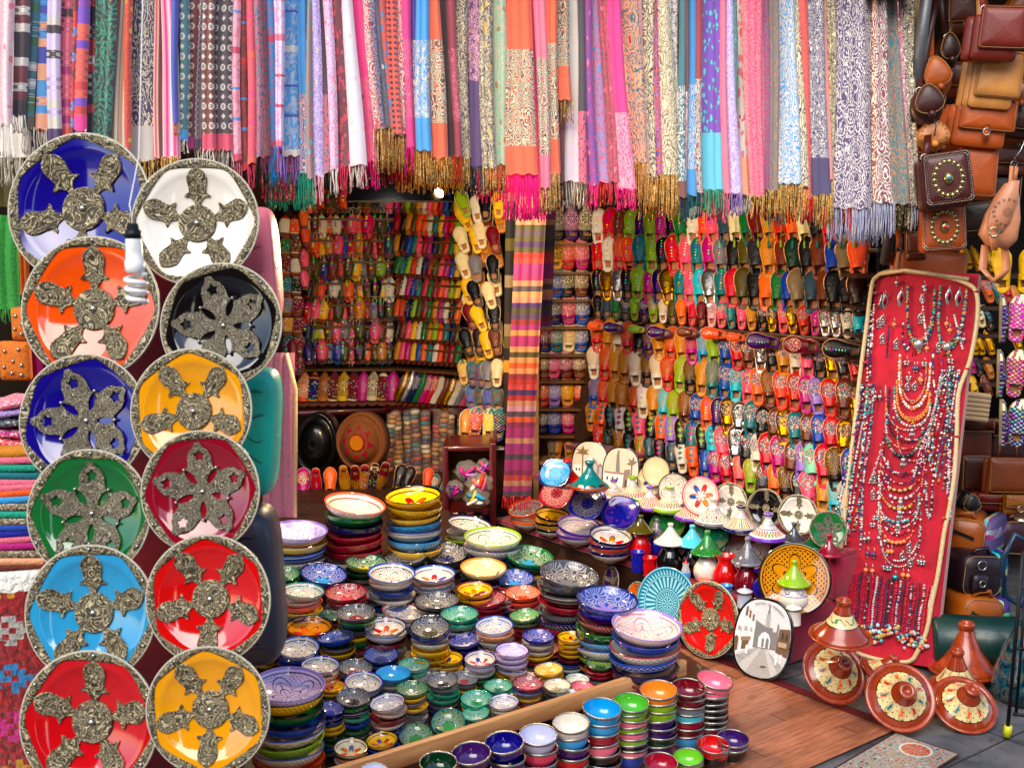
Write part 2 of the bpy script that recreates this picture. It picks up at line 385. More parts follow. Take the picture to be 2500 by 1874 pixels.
def glaze(kind,side='in'):
    m=Mat('glaze_'+kind); x,y,z=m.sep(m.co()); r,th=polar(m,x,y); c1=m.attr('c1');c2=m.attr('c2');c3=m.attr('c3'); ph=m.rnd()*6.28
    th=th+ph; N=6.0; a=((th*(N/6.2832)).fr()-.5)*(6.2832/N); px=r*a.cos(); py=r*a.sin()
    nz=m.noise(m.off(m.co()),3,3); c=c1; rough=.09; bump=None
    if kind=='engraved':
        d=((px-.72).sq()+py.sq()).rt(); fan=py._('ARCTAN2',(px-.72)*-1.0)
        k=(d<.34)*((fan*16.0).sin()>.25)*(d>.1); ring=((d-.36).abs()<.02).mx((d-.09).abs()<.02)
        pet=((a*3.0).cos()*.36+.1); k2=((r-pet).abs()<.02)+((r-pet*.6).abs()<.014)
        hatch=((r*90.0).sin()>.5)*win(r,.36,.6)*((th*40.0).sin()>0)
        K=k.mx(ring).mx(k2)+hatch*.6; c=m.mix(K*.62,c1,m.mix(.7,c1,'d8d0c8')); c=m.mix((r<pet*.9)*.85,c,c3); bump=K
    elif kind=='painted':
        pet=((a*3.0).cos()*.46+.22); k=((r-pet).abs()<.022)+((r-pet*.5).abs()<.018)+((py.abs()<.012)*(r<.35))
        dots=(((x*46.0).sin()*(y*46.0).sin())>.45)*(r>pet+.05)*(r<.86)
        rings=((r-.87).abs()<.012)+((r-.8).abs()<.006); c=m.mix((k+dots+rings).mn(1.0),c1,c3)
    elif kind=='fancy':
        pet=((a*3.0).cos()*.5+.12); k=((r-pet).abs()<.025); d=((px-.8).sq()+py.sq()).rt()
        fan=(d<.3)*((py._('ARCTAN2',(px-.8)*-1.0)*14.0).sin()>.2)
        c=m.mix(fan*.6,c1,m.mix(.5,c1,'b04a30')); segc=m.ramp(((th*(N/6.2832)).fl()*.37).fr(),[(0,'r'),(.3,'m'),(.55,'b'),(.8,'o')],True)
        c=m.mix((r<pet)*(r>pet*.45),c,m.mix(.15,segc,c3)); c=m.mix(k.mx(((r-.86).abs()<.012)),c,c2)
    elif kind=='net':
        k=(((x+y)*38.0).sin().abs()<.2).mx(((x-y)*38.0).sin().abs()<.2)*(r<.84); c=m.mix(k*.6,c1,c3); c=m.mix((r-.86).abs()<.012,c,c3)
    elif kind=='scale':
        d=m.voro(m.vec(x,y,0.0),5.2,'DISTANCE_TO_EDGE',.35); k=(d<.03)+((d-.08).abs()<.012); c=m.mix(k*(r<.88),c1,c3)
    elif kind=='lace':
        pet=((th*2.5).cos().abs()*.48+.34); k=((r-pet).abs()<.018).mx((r-pet*.82).abs()<.01).mx((r-pet*.5).abs()<.02).mx((r-.89).abs()<.01); q5=((th*(5/6.2832)+.5).fr()-.5); vein=(q5.abs()*r<.006)*(r<pet*.8); leaf=(((q5*9.0).sq()+((r-.5)*7.0).sq())<.35); dots=((x*52.0).sin()*(y*52.0).sin()>.5)*(r>pet)*(r<.88); c=m.mix(dots*.8,c1,m.mix(.5,c3,'j')); c=m.mix(leaf*.5,c,m.mix(.6,c2,'j')); c=m.mix(k.mx(vein),c,c3)
    c=m.mix((r>.93),c,c2)
    if kind=='plain': c=m.mix((r>.95),c1,c2)
    return m.fin(m.hue(c,v=nz*.24+.88),rough,0,.6,bump=bump,bs=.25,bd=.03)
GL={k:glaze(k) for k in('engraved','painted','fancy','net','scale','plain','lace')}
def outglaze(kind):
    m=Mat('glaze_outside_'+kind); x,y,z=m.sep(m.co()); r,th=polar(m,x,y); c1=m.attr('c1o');c2=m.attr('c2');c3=m.attr('c3')
    nz=m.noise(m.off(m.co()),4,3)
    if kind=='hatch': k=win(z,.3,.46)*((th*46.0+z*40.0).sin()>.35)+((z-.28).abs()<.008)
    elif kind=='arches': k=((z-(((th*9.0).sin().abs())*.16+.24)).abs()<.014)+((z-.2).abs()<.012)
    elif kind=='dots': k=win(z,.36,.46)*(((th*36.0).sin()*(z*70.0).sin())>.3)+((z-.33).abs()<.01)+((z-.18).abs()<.01)
    elif kind=='lines': k=((z*46.0).sin()>.75)
    else: k=z<-9.0
    c=m.mix(k.mn(1.0)*(.8 if kind!='hatch' else .45),c1,c3); c=m.mix((z>.485),c,c2)
    return m.fin(m.hue(c,v=nz*.3+.85),.12,0,.5)
OG={k:outglaze(k) for k in('hatch','arches','dots','lines','none')}
m=Mat('glaze_attribute'); o=m.co(); nz=m.noise(m.off(o),5,3); M_gl=m.fin(m.hue(m.attr('c1'),v=nz*.26+.87),.07,0,.7)
m=Mat('cup_glaze'); M_cup=m.fin(m.hue(m.attr('c1'),v=m.noise(m.off(m.co()),2,2)*.3+.85),.06,0,.6)
m=Mat('nickel_silver'); nz=m.noise(m.co(),40,3); M_sil=m.fin(m.hue(m.mix(1.0,'b9b6ae','b9b6ae'),v=nz*.4+.8),.25,1.0,bump=nz,bs=.2)
def filigree(name,sc,c_lo,c_hi):
    m=Mat(name); o=m.off(m.co()); n=m.noise(o,sc*.30,1,.5,1.2); n9=m.noise(o,sc*.75,1,.5,1.0); s=(1-((n*34.0).sin().abs()*.95).mn(1.0))*.75+(1-(n9*26.0).sin().abs())*.35; dt=1-(m.voro(o,sc*.8)*3.4).mn(1.0)
    h=s.mx(dt); g=m.noise(o,sc*4,2)
    return m.fin(m.ramp(h+(g-.5)*.3,[(.0,c_lo),(.45,'6e624a'),(.85,c_hi)]),.4,.25,bump=h+g*.15,bs=.45,bd=.015)  # recess shade and ridge glints painted into the colour along the relief
M_fil=filigree('tin_filigree',13,'3c3426','d8caa4'); M_filB=filigree('tin_filigree_fine',20,'453f34','c4bba4')
M_wire=simple('twisted_tin_wire','cfc8b4',.35,.5,ns=200,bs=.4)
def tag_deco(kind):
    m=Mat('tagine_lid_'+kind); x,y,z=m.sep(m.co()); r,th=polar(m,x,y); c1=m.attr('c1');c2=m.attr('c2');c3=m.attr('c3'); nz=m.noise(m.off(m.co()),4,3); rough=.1
    if kind=='stripes':
        seg=(th*(34/6.2832)); f=seg.fr(); s=m.ramp(((seg.fl()*.31).fr()),[(0,'r'),(.2,'m'),(.4,'C'),(.6,'o'),(.8,'l')],True)
        c=m.mix(win(f,.3,.8)*win(z,.2,.62),c1,s); c=m.mix(((z*62.0).sin()>.8)*(z>.62),c,c2); c=m.mix(win(z,.0,.13)+win(z,1.17,1.3),c,c2); c=m.mix((z-.17).abs()<.012,c,c3)
    elif kind=='zigzag':
        zz=((th*(26/6.2832)).fr()-.5).abs()*2.0; k=((z-.2)*4.0-zz); s=m.ramp(((th*(13/6.2832)).fl()*.37).fr(),[(0,'o'),(.35,'l'),(.7,'j')],True)
        c=m.mix(win(k,-.3,.28)*win(z,.2,.46),c1,s); c=m.mix((k.abs()<.12)*win(z,.18,.5),c,c3)
        c=m.mix(win(z,.5,.66)*((th*40.0).sin()>.3),c,m.mix(.5,c3,c1)); c=m.mix(((z-.7).abs()<.02).mx((z-.5).abs()<.015).mx(win(z,0,.13)).mx(win(z,1.17,1.3)),c,c2)
        c=m.mix(win(z,.74,.9)*((th*18.0).sin()>.2)*((z*60.0).sin()>0),c,'h')
    elif kind=='diamonds':
        a=((th*(16/6.2832)).fr()-.5).abs()*2.0; d=a+((z-.36)*4.2).abs(); c=m.mix(((z*70.0+th*20.0).sin()>0)*win(z,.15,.62),c1,'G'); c=m.mix(d<.75,c,'w'); c=m.mix(d<.42,c,m.ramp(((th*(16/6.2832)).fl()*.5).fr(),[(0,'C'),(.4,'l')],True))
        c=m.mix(win(z,.62,.75)*((th*30.0).sin()>0),c,'h'); c=m.mix(win(z,0,.1),c,c2)
    elif kind=='scroll':
        d=m.noise(m.off(m.co()),5.5,0,.5,2.5); k=((d*38.0).sin()>.35); c=m.mix(k*win(z,.12,.8),c1,c3); c=m.mix(win(z,.0,.12)*((th*24.0).sin()>.0),c,c2)
    elif kind=='rustic':
        rough=.2; band=win(z,.2,.62); c=m.mix(band,'9c3f17','dbc792'); c=m.mix(((z-.21).abs()<.012).mx((z-.61).abs()<.012),c,'D')
        a=((th*(9/6.2832)).fr()-.5); d=((a*1.5+ (z-.4)*.4).sq()*9.0+((z-.4)*4.6).sq()).rt(); s=m.ramp(((th*(9/6.2832)).fl()*.37).fr(),[(0,'r'),(.3,'t'),(.65,'o')],True)
        c=m.mix((d<.5)*band,c,s); c=m.mix(((d-.75).abs()<.05).mx((d-1.0).abs()<.04)*band,c,'8a5a38'); c=m.mix((((th*18.0).sin()*(z*34.0).sin())>.86)*band,c,'D')
    elif kind=='leafband':
        rough=.2; band=win(z,.42,.72); c=m.mix(band,'9c3f17','dcc896'); c=m.mix(((z-.42).abs()<.012).mx((z-.72).abs()<.012),c,'D')
        a=((th*(4/6.2832)).fr()-.5); k=((z-.57)-(a*9.0).sin()*.06).abs()<.012; c=m.mix(k*band,c,'D'); c=m.mix(((a*6.0).sq()+((z-.57)*9.0).sq()<.3)*band,c,'L')
    else: c=m.mix(win(z,0,.1),c1,c2)
    return m.fin(m.hue(c,v=nz*.35+.82),rough,0,.55 if kind not in('rustic','leafband') else .35)
TG={k:tag_deco(k) for k in('stripes','zigzag','diamonds','scroll','rustic','leafband','plain')}
m=Mat('terracotta_glaze'); o=m.off(m.co()); n=m.noise(o,4,5,.6); M_ter=m.fin(m.ramp(n,[(.3,'8a3310'),(.7,'b55522')]),.2,0,.35,bump=m.noise(o,30,2),bs=.06)
m=Mat('terracotta_raw'); n=m.noise(m.co(),8,5); M_terr=m.fin(m.ramp(n,[(.3,'a05a30'),(.7,'c07a48')]),.75,bump=n,bs=.2)
m=Mat('bag_leather'); o=m.off(m.co()); n=m.noise(o,9,6,.6); n2=m.noise(o,60,3); st=m.noise(o,2.2,3)
M_bag=m.fin(m.hue(m.attr('c1'),v=n*.7+st*.6+.32,sat=1.1),.46,0,.05,bump=n*.7+n2*.3,bs=.3,bd=.01)
m=Mat('bag_tooled'); o=m.off(m.co()); x,y,z=m.sep(m.co()); r,th=polar(m,x,z); n=m.noise(o,9,5,.6)
k=((r*150.0).sin()>.3)*((th*16.0).sin()>-.2)*(r<.055); M_tool=m.fin(m.hue(m.mix(k*.6,m.attr('c1'),m.attr('c2')),v=n*.6+.7),.42,bump=n+k*-2.0,bs=.5)
M_stitch=simple('stitching_thread','a07c4c',.7); M_str=M_bag
M_brass=simple('brass_fitting','b8a878',.25,.95,bs=.05)
m=Mat('velvet'); o=m.co(); n=m.noise(o,5,5,.65); n2=m.noise(o,90,2); M_vel=m.fin(m.ramp(n,[(.3,'8c0c26'),(.7,'c01c3c')]),.9,bump=n+n2*.3,bs=.3,sheen=.5,spec=.2)
m=Mat('dark_red_velvet'); n=m.noise(m.co(),5,5,.65); M_dvel=m.fin(m.ramp(n,[(.3,'5c0710'),(.7,'8e0f1c')]),.9,bump=n,bs=.3,sheen=.4,spec=.2)
m=Mat('table_cloth'); n=m.noise(m.co(),6,5,.65); M_clo=m.fin(m.ramp(n,[(.3,'7c0a30'),(.7,'b01448')]),.9,bump=n,bs=.35,sheen=.3,spec=.2)
def wood(name,lo,hi,sc=1.0,rough=.5,planks=None):
    m=Mat(name); x,y,z=m.sep(m.co()); c=m.vec(x*.8*sc,y*9.0*sc,z*9.0*sc)
    if planks:
        row=(y/planks[1]).fl(); off=(row*.37).fr(); xx=(x/planks[0]+off); cell=m.sep(m.voro(m.vec(xx.fl()+.5,row+.5,0.5),1.0,what='Color',rand=0.0))[0]
        wn=m.n('ShaderNodeTexWhiteNoise'); m.nt.links.new(m.vec(xx.fl(),row,1.0).k,wn.inputs[0]); cell=X(m.nt,wn.outputs['Value'])
        c=m.vec(x*1.2+cell*20.0,y*14.0,0.0); n=m.noise(c,6,6,.6,.6); col_=m.hue(m.ramp(n,[(.3,lo),(.72,hi)]),v=cell*.5+.75)
        e=((y/planks[1]).fr()<.025).mx((xx.fr()<.006)); dz=m.noise(m.co(),1.7,5,.7); dz2=m.noise(m.co(),11,5,.7); col_=m.mix((((dz-.52)*4.0).mx(0.0).mn(1.0))*.45,col_,'5a4030'); col_=m.mix((dz2>.63)*.35,col_,'3a261a'); col_=m.mix(e*.7,col_,'2a120a')
        return m.fin(col_,m.noise(m.co(),3,3)*.3+rough-.15,0,.1,bump=n*.4-e,bs=.15,bd=.005)
    n=m.noise(c,4,6,.6,.5); g=m.noise(m.co(),2.5,4)
    return m.fin(m.hue(m.ramp(n,[(.3,lo),(.7,hi)]),v=g*.6+.7),rough,bump=n,bs=.25)
M_woodd=wood('dark_shelf_wood','2c1a0e','5c3a20',1.2); M_woodl=wood('pine_wood','a87848','d2a878',.8); M_woodm=wood('shelf_wood','5a3a18','8a6030',1.0)
M_redw=simple('red_painted_wood','5e0a12',.4,coat=.3,ns=8)
M_floorw=wood('laminate_planks','84543e','b87e60',1,.42,planks=(1.1,.075))
M_steel=simple('grey_steel','77777a',.45,.5); M_dsteel=simple('dark_steel','2c2c30',.45,.7); M_white=simple('white_plastic','e8e6e2',.3,coat=.3,bs=.02)
M_blk=simple('black_leather_hat','0c0b0d',.3,coat=.3,ns=6,bs=.5)
M_dark=simple('gap_shade_colour','1a120c',.9,ns=4)  # near black, stands for the shade under the second step
M_cane=simple('bound_cane','c8b088',.5,ns=60,bs=.4)
m=Mat('bead_glass'); M_bead=m.fin(m.attr('Col',obj=False),.15,0,.4)
m=Mat('bead_metal'); M_beadm=m.fin(m.attr('Col',obj=False),.3,.8)
m=Mat('plastic_wrap'); nz=m.noise(m.off(m.co()),30,3,.6,1.0); M_wrap=m.fin('d8d4cc',.12,0,.5,bump=nz,bs=1.0,bd=.03,alpha=.16)
m=Mat('layered_slippers'); x,y,z=m.sep(m.co()); row=(z*m.attr('ln',True)).fl(); vc=m.voro(m.vec(.5,m.rnd()*40.0,row),1.0,what='Color'); s3=m.sep(vc)
M_lay=m.fin(m.mix(((z*m.attr('ln',True)).fr()<.28),m.ramp(s3[0],[(0,'N'),(.2,'B'),(.35,'c'),(.5,'r'),(.62,'m'),(.74,'t'),(.82,'P'),(.92,'G')],True),'2a1a10'),.5)
# ---------------------------------------------------------------- the setting
def struct(name,me,mat=None,M=None):
    return tag(mk(name,me,None,mat,M),kind='structure')
m=Mat('grey_paving'); x,y,z=m.sep(m.co()); o=m.co(); n=m.noise(o,5,5,.6); rx=x*.8+y*.6; ry=y*.8-x*.6
k=((rx/.42).fr()<.018).mx((ry/.42).fr()<.018); gr=m.noise(o,1.3,6,.75); gr2=m.noise(o,26,4,.7); M_pav=m.fin(m.hue(m.mix((gr2>.62)*.5,m.mix(k,m.hue(m.ramp(n,[(.3,'4a4a4c'),(.7,'77777a')]),v=m.voro(m.vec(rx/.42,ry/.42,0.0),1.0,what='Color',rand=0.0)*.3+.8),'2c2a28'),'3c3834'),v=gr*.9+.5),.75,bump=n-k,bs=.4)
G=80
struct('ground',mesh('ground',[(-G,-G,-.01),(G,-G,-.01),(G,G,-.01),(-G,G,-.01)],[(0,1,2,3)]),M_pav)
D1=Vector((-.61,.79,0)).normalized(); D2=Vector((.79,.61,0)).normalized()
A0=Vector((1.116,4.63,0))
def tab(t,o,z=0.0): return A0+D1*t+D2*o+Vector((0,0,z))
MW=Matrix((D2,D1,(0,0,1))).transposed().to_4x4(); MW.translation=Vector((.5,3.6,0))
def poly_on(name,pts,z,mat,M):
    Mi=M.inverted(); v=[Mi@Vector((p[0],p[1],z)) for p in pts]; return struct(name,mesh(name,v,[tuple(range(len(v)))]),mat,M)
fc=atz(2200,1774,0)
p2=atz(1750,1600,0)
c1_=fc; c2_=fc+D1*5.5; c3_=c2_-D2*3.6; c4_=fc-D2*3.2-D1*0.0
poly_on('wooden_floor',[c1_,c2_,c3_,c4_],0.0,M_floorw,MW)
# red edge strip of the wooden floor
MR=MW.copy()
poly_on('floor_edge_strip',[fc,fc+D1*4.6,fc+D1*4.6-D2*.05,fc-D2*.05],.004,simple('red_strip','6a1420',.6),MR)
# patterned oilcloth
m=Mat('patterned_oilcloth'); x,y,z=m.sep(m.co()); X2=m.vec(x,y,0.0)
d=m.voro(X2,13,rand=.3); dc=m.sep(m.voro(X2,13,what='Color',rand=.3)); fan=((x-.5).sq()+(y-.34).sq()).rt(); an=(y-.34)._('ARCTAN2',x-.5)
c=m.mix((d<.3),'9a9e96',m.ramp(dc[0],[(0,'c8602e'),(.4,'c08c34'),(.6,'3a2c34'),(.72,'b84a28'),(.9,'b8b8ac')],True)); c=m.mix((m.voro(X2,30)<.26)*(d>.36),c,'2e2630')
c=m.mix((fan<.2)*((an*14.0).sin()>-.2),c,'c65a2c'); c=m.mix(win(fan,.2,.23),c,'c9cdc4'); edge=((x-.5).abs()>.47).mx(y<.03); c=m.mix(edge,c,'4a2834')
M_oil=m.fin(c,.35)
q=[atz(1950,1892,0),atz(2186,1788,0),atz(2345,1842,0),atz(2110,1990,0)]
Mo=Matrix((D2,D1,(0,0,1))).transposed().to_4x4(); 
def oil():
    o0=q[2]; xx=-D1; yy=-D2
    ex=(q[2]-q[1]).normalized(); ey=(q[0]-q[1]).normalized()
    ey=(ey-ex*ey.dot(ex)).normalized(); ez=ex.cross(ey)
    if ez.z<0: ez=-ez
    M=Matrix((ex,ey,ez)).transposed().to_4x4(); M.translation=q[1]+Vector((0,0,.004))
    L=(q[2]-q[1]).length; W=.60; L0=L; M=M@Matrix.Translation((-.0,0,0))
    # coordinates run 0..1 / 0..0.48 through object space
    S=Matrix.Diagonal((L,L,1,1)); k=W/L
    me=mesh('patterned_oilcloth',[(0,0,0),(1,0,0),(1,k,0),(0,k,0)],[(0,1,2,3)])
    return tag(mk('patterned_oilcloth',me,None,M_oil,M@S),'oilcloth mat with orange stars and a shell fan, lying on the paving','floor mat')
oil()
# walls of the shop; unseen houses added opposite to darken plate reflections
def boxo(name,sz,M,mat,bv=0): v,f=box(*sz,bv=bv); me=mesh(name,v,f,smooth=False); return mk(name,me,None,mat,M)
def T(x,y,z): return Matrix.Translation((x,y,z))
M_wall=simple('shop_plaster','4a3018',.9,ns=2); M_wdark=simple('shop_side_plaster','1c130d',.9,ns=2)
tag(boxo('back_wall',(4.6,.12,3.2),T(-.5,8.95,1.6),M_wall),'brown back wall of the shop behind the pointed slippers','wall')
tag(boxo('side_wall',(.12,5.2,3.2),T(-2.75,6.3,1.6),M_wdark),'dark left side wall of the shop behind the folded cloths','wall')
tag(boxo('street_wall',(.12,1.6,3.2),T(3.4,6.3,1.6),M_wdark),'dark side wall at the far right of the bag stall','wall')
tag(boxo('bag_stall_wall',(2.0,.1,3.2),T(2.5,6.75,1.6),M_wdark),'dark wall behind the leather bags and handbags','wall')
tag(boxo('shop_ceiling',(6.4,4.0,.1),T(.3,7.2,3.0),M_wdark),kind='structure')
tag(boxo('unseen_awning',(6.4,.9,.05),Matrix.Translation((.3,5.0,3.12))@Matrix.Rotation(R(-6),4,'X'),simple('brown_canvas','3c2c20',.9)),'unseen brown canvas added above the scarves, cut short to let skylight in','unseen_awning')  # added canvas out of view, kept short so skylight reaches the rack
def facade(x,w_,h,y,colr,lab):
    r=empty('unseen_townhouse',(x,y,0)); tag(r,lab,'house'); mw=simple('render_'+lab.split()[0],colr,.9,ns=2); md=simple('shutter_paint_'+lab.split()[0],'2a3a3a',.6)
    b=boxo('wall',(w_,.4,h),T(0,0,h/2),mw); b.parent=r
    for i in range(int(w_/2)):
        for j in range(int(h/2.6)):
            o=boxo('window',(.8,.06,1.2),T(-w_/2+1+i*2,.23,1.6+j*2.6),md); o.parent=r
facade(-6,10,8.5,-10.5,'7a4228','pink unseen house added across the street for plate reflections'); facade(5,11,8.0,-11,'8a5434','ochre unseen house added across the street for plate reflections')
facade(16,10,8.5,-8,'74402a','red unseen house added far right across the street for reflections')
# ---------------------------------------------------------------- warm lamp inside
lp=at(1068,474,5.2); LAMP=lp
r_=empty('hanging_lamp',lp); tag(r_,'lit round bulb hanging in the shop just under the scarf fringes','lamp')
m=Mat('lit_bulb'); M_lit=m.fin('ffe8c0',.3,em='ffd9a0',es=18)
mk('bulb',mesh('bulb',*ball((0,0,0),.026,n=14,m=9)),r_,M_lit)
mk('lamp_shade',mesh('lamp_shade',*lathe([(.24,-.0),(.2,.06),(.1,.11),(.03,.13)],24)),r_,M_blk,T(-.18,.1,-.03))
v,f=tube([(0,0,.04),(0,.02,.5),(0,.02,.99)],.004); mk('cord',mesh('cord',v,f),r_,M_blk)
ld=bpy.data.lights.new('lamp_light','POINT'); ld.energy=62; ld.color=(1,.72,.40); ld.shadow_soft_size=.09
lo=bpy.data.objects.new('lamp_light',ld); col.objects.link(lo); lo.parent=r_; lo.location=(0,-.02,-.12)
# ---------------------------------------------------------------- scarves
SCARVES='''
0,42,0,30,305,E,w,p,damask,w,400
43,82,33,60,285,w,R,k,bands,w,330,40,k
85,103,60,83,315,t,g,w,bands,w,385,30,O
106,128,87,115,318,J,s,b,bands,w,385,40,J
130,155,118,148,345,F,h,w,bands,w,385,30,P
157,183,150,177,342,p,M,h,bands,w,375,30,j
183,197,178,186,330,r,s,R,bands,r,350
198,220,182,212,320,j,V,r,bands,w,350,38,H
221,245,213,232,335,r,k,w,bands,r,350
240,290,225,265,365,Z,T,N,bigpaisley,O,380
293,325,265,312,370,N,u,w,stripes,A,390
325,335,290,312,365,o,r,y,damask,A,390
333,375,293,372,393,n,c,W,bigpaisley,A,460,85,W
375,393,375,400,385,x,c,R,stripes,A,440
394,422,400,438,385,H,E,W,stripes,A,440
423,440,424,436,300,b,n,j,plain,A,330
443,465,437,457,345,t,w,P,motif,w,375,28,U
467,490,457,477,365,R,c,D,motif,k,400,30,M
493,508,477,490,362,G,n,w,check,w,395,22,n
505,530,492,522,367,B,w,D,motif,w,415,40,x
531,568,525,565,367,h,w,R,motif,w,415,40,x
570,588,567,587,392,E,s,x,bars,p,450
588,605,587,605,415,B,s,r,bars,D,450
605,624,605,625,400,x,H,j,bars,x,465
623,637,627,641,385,P,t,x,paisley,k,455
637,650,640,655,383,O,r,t,paisley,k,450
648,665,655,676,360,U,s,x,bars,U,455
665,690,677,692,359,F,x,p,bars,v,440
689,725,692,729,381,s,b,w,bars,v,452
725,752,729,753,424,U,t,E,paisley,T,515,,,0,.26
750,758,752,765,436,T,x,a,damask,T,515
756,773,765,790,430,F,v,w,damask,E,498
771,788,783,810,424,h,G,x,paisley,k,490,,,0,.26
787,807,808,825,415,F,p,w,damask,w,482
808,830,821,855,408,R,r,x,spots,x,472
830,852,854,891,404,w,F,E,damask,w,465
850,879,880,922,395,H,p,M,damask,H,462,,,0,.28
879,895,914,932,314,G,r,w,paisley,A,420
894,908,930,940,314,p,b,w,paisley,A,420
907,921,937,951,312,z,G,w,damask,A,420
920,935,947,959,314,j,s,G,spots,A,420
933,957,957,984,331,j,k,R,check,A,420
957,981,975,990,331,G,r,w,paisley,A,420
980,1001,987,1010,359,H,p,w,scroll,H,432,,,.1,.36
1000,1016,1008,1022,359,i,w,s,scroll,A,440,,,.1,.36
1015,1041,1020,1053,368,U,c,t,scroll,A,450,,,.11,.37
1040,1067,1052,1091,387,o,c,B,paisley,A,452,,,.12,.4
1066,1091,1088,1111,383,D,O,c,scroll,A,452,,,.12,.38
1090,1110,1109,1124,383,C,p,H,scroll,r,450,,,.12,.37
1109,1139,1122,1145,387,D,c,A,damask,A,455
1137,1171,1143,1181,408,P,E,A,damask,z,462,,,.3,9
1170,1196,1179,1209,410,D,c,y,damask,A,472
1194,1230,1207,1235,402,c,q,A,damask,A,470
1229,1285,1234,1311,426,o,c,B,paisley,H,535,,,.1,.44
1283,1304,1306,1321,464,H,p,w,scroll,H,530,,,.11,.44
1302,1330,1320,1343,460,p,c,D,paisley,A,520,,,.12,.46
1328,1358,1341,1365,423,o,c,D,paisley,A,510,,,.12,.46
1356,1380,1360,1395,245,o,c,k,paisley,A,302,,,.12,.9
1376,1386,1362,1377,445,R,D,r,damask,k,500
1383,1412,1376,1429,443,w,F,E,damask,w,512,,,0,.26
1409,1423,1418,1435,447,h,x,p,paisley,k,495,,,0,.26
1421,1438,1435,1459,452,M,b,p,damask,H,515
1436,1459,1457,1491,445,x,s,p,paisley,r,502
1458,1482,1489,1510,445,x,B,p,damask,x,500
1479,1508,1508,1549,462,H,p,E,paisley,H,516,,,0,.28
1506,1551,1547,1582,398,J,t,r,bigpaisley,A,500
1549,1566,1569,1584,425,p,w,x,damask,A,500
1565,1594,1582,1601,434,c,D,u,bigpaisley,A,512
1592,1607,1599,1616,426,v,o,i,paisley,A,512
1606,1629,1615,1655,428,c,u,w,bigpaisley,A,532
1627,1655,1648,1660,445,W,z,u,damask,A,530
1659,1672,1658,1676,482,t,w,R,bigpaisley,z,545,40,B,0,.42
1671,1679,1670,1678,470,B,w,r,paisley,z,540,,,0,.38
1677,1697,1675,1704,477,U,w,O,bigpaisley,t,540,42,U,.1,.42
1694,1712,1702,1714,471,C,w,O,paisley,z,540,,,0,.43
1712,1758,1711,1769,464,V,a,t,spots,T,526,140,a
1757,1769,1767,1781,471,p,E,x,plain,p,540
1767,1786,1780,1809,471,F,v,w,damask,v,530
1784,1797,1790,1800,380,z,T,s,damask,z,430
1795,1815,1807,1832,475,w,p,x,spots,w,522,90,J
1813,1859,1833,1863,479,p,x,G,bigpaisley,A,532
1857,1876,1861,1880,466,M,G,w,bigpaisley,A,530
1874,1899,1878,1902,466,N,u,G,paisley,A,530
1891,1940,1899,1953,449,w,U,a,bigpaisley,A,532
1937,1952,1950,1973,458,c,D,G,bigpaisley,A,530
1946,1969,1964,1984,486,j,r,x,damask,r,540
1966,2006,1981,2028,475,n,w,v,scroll,A,552,90,n
2003,2021,2020,2030,440,p,A,w,scroll,A,540
2017,2043,2024,2034,420,O,c,A,scroll,A,540
2040,2112,2027,2120,509,P,w,R,bigpaisley,Y,588
2109,2135,2117,2139,497,R,w,P,paisley,Y,575
2132,2161,2136,2180,495,R,w,E,bigpaisley,Y,590
2158,2191,2177,2219,499,t,N,j,bigpaisley,O,556
2188,2204,2216,2228,499,M,w,a,scroll,w,560
2201,2236,2224,2240,501,h,c,N,scroll,Y,562
'''
def scY(px): return 3.45+.68*px/1000
TYPEN=dict(plain='plain',paisley='paisley',bigpaisley='large paisley',damask='damask',scroll='scrollwork',bands='banded',stripes='pinstriped',spots='spotted',check='checked',motif='diamond motif',bars='striped')
def fringe(xl,xr,z0,z1,y,name='fringe',cl='A',c2='c',par=None,dens=.0043,org=None):
    mb=MB(); n=max(3,int((xr-xl)/dens)); L=z0-z1
    for i in range(n):
        x=xl+(xr-xl)*(i+.5)/n+random.uniform(-.0015,.0015); l=L*random.uniform(.78,1.06); sx=random.uniform(-.006,.006); yy=y+random.uniform(-.006,.006)
        w_=random.uniform(.0013,.0022)
        p=[(x,yy,z0+.004),(x+sx*.3,yy-.002,z0-l*.35),(x+sx+random.uniform(-.002,.002),yy+random.uniform(-.004,.004),z0-l*.75),(x+sx,yy,z0-l)]
        if org is not None: p=[Vector(k)-org for k in p]
        v,f=tube(p,[w_,w_*.9,w_,w_*1.7],4); mb.add(v,f)
    o=mk(name,mb.mesh(name),par,M_fr); setp(o,cl,c2); return o
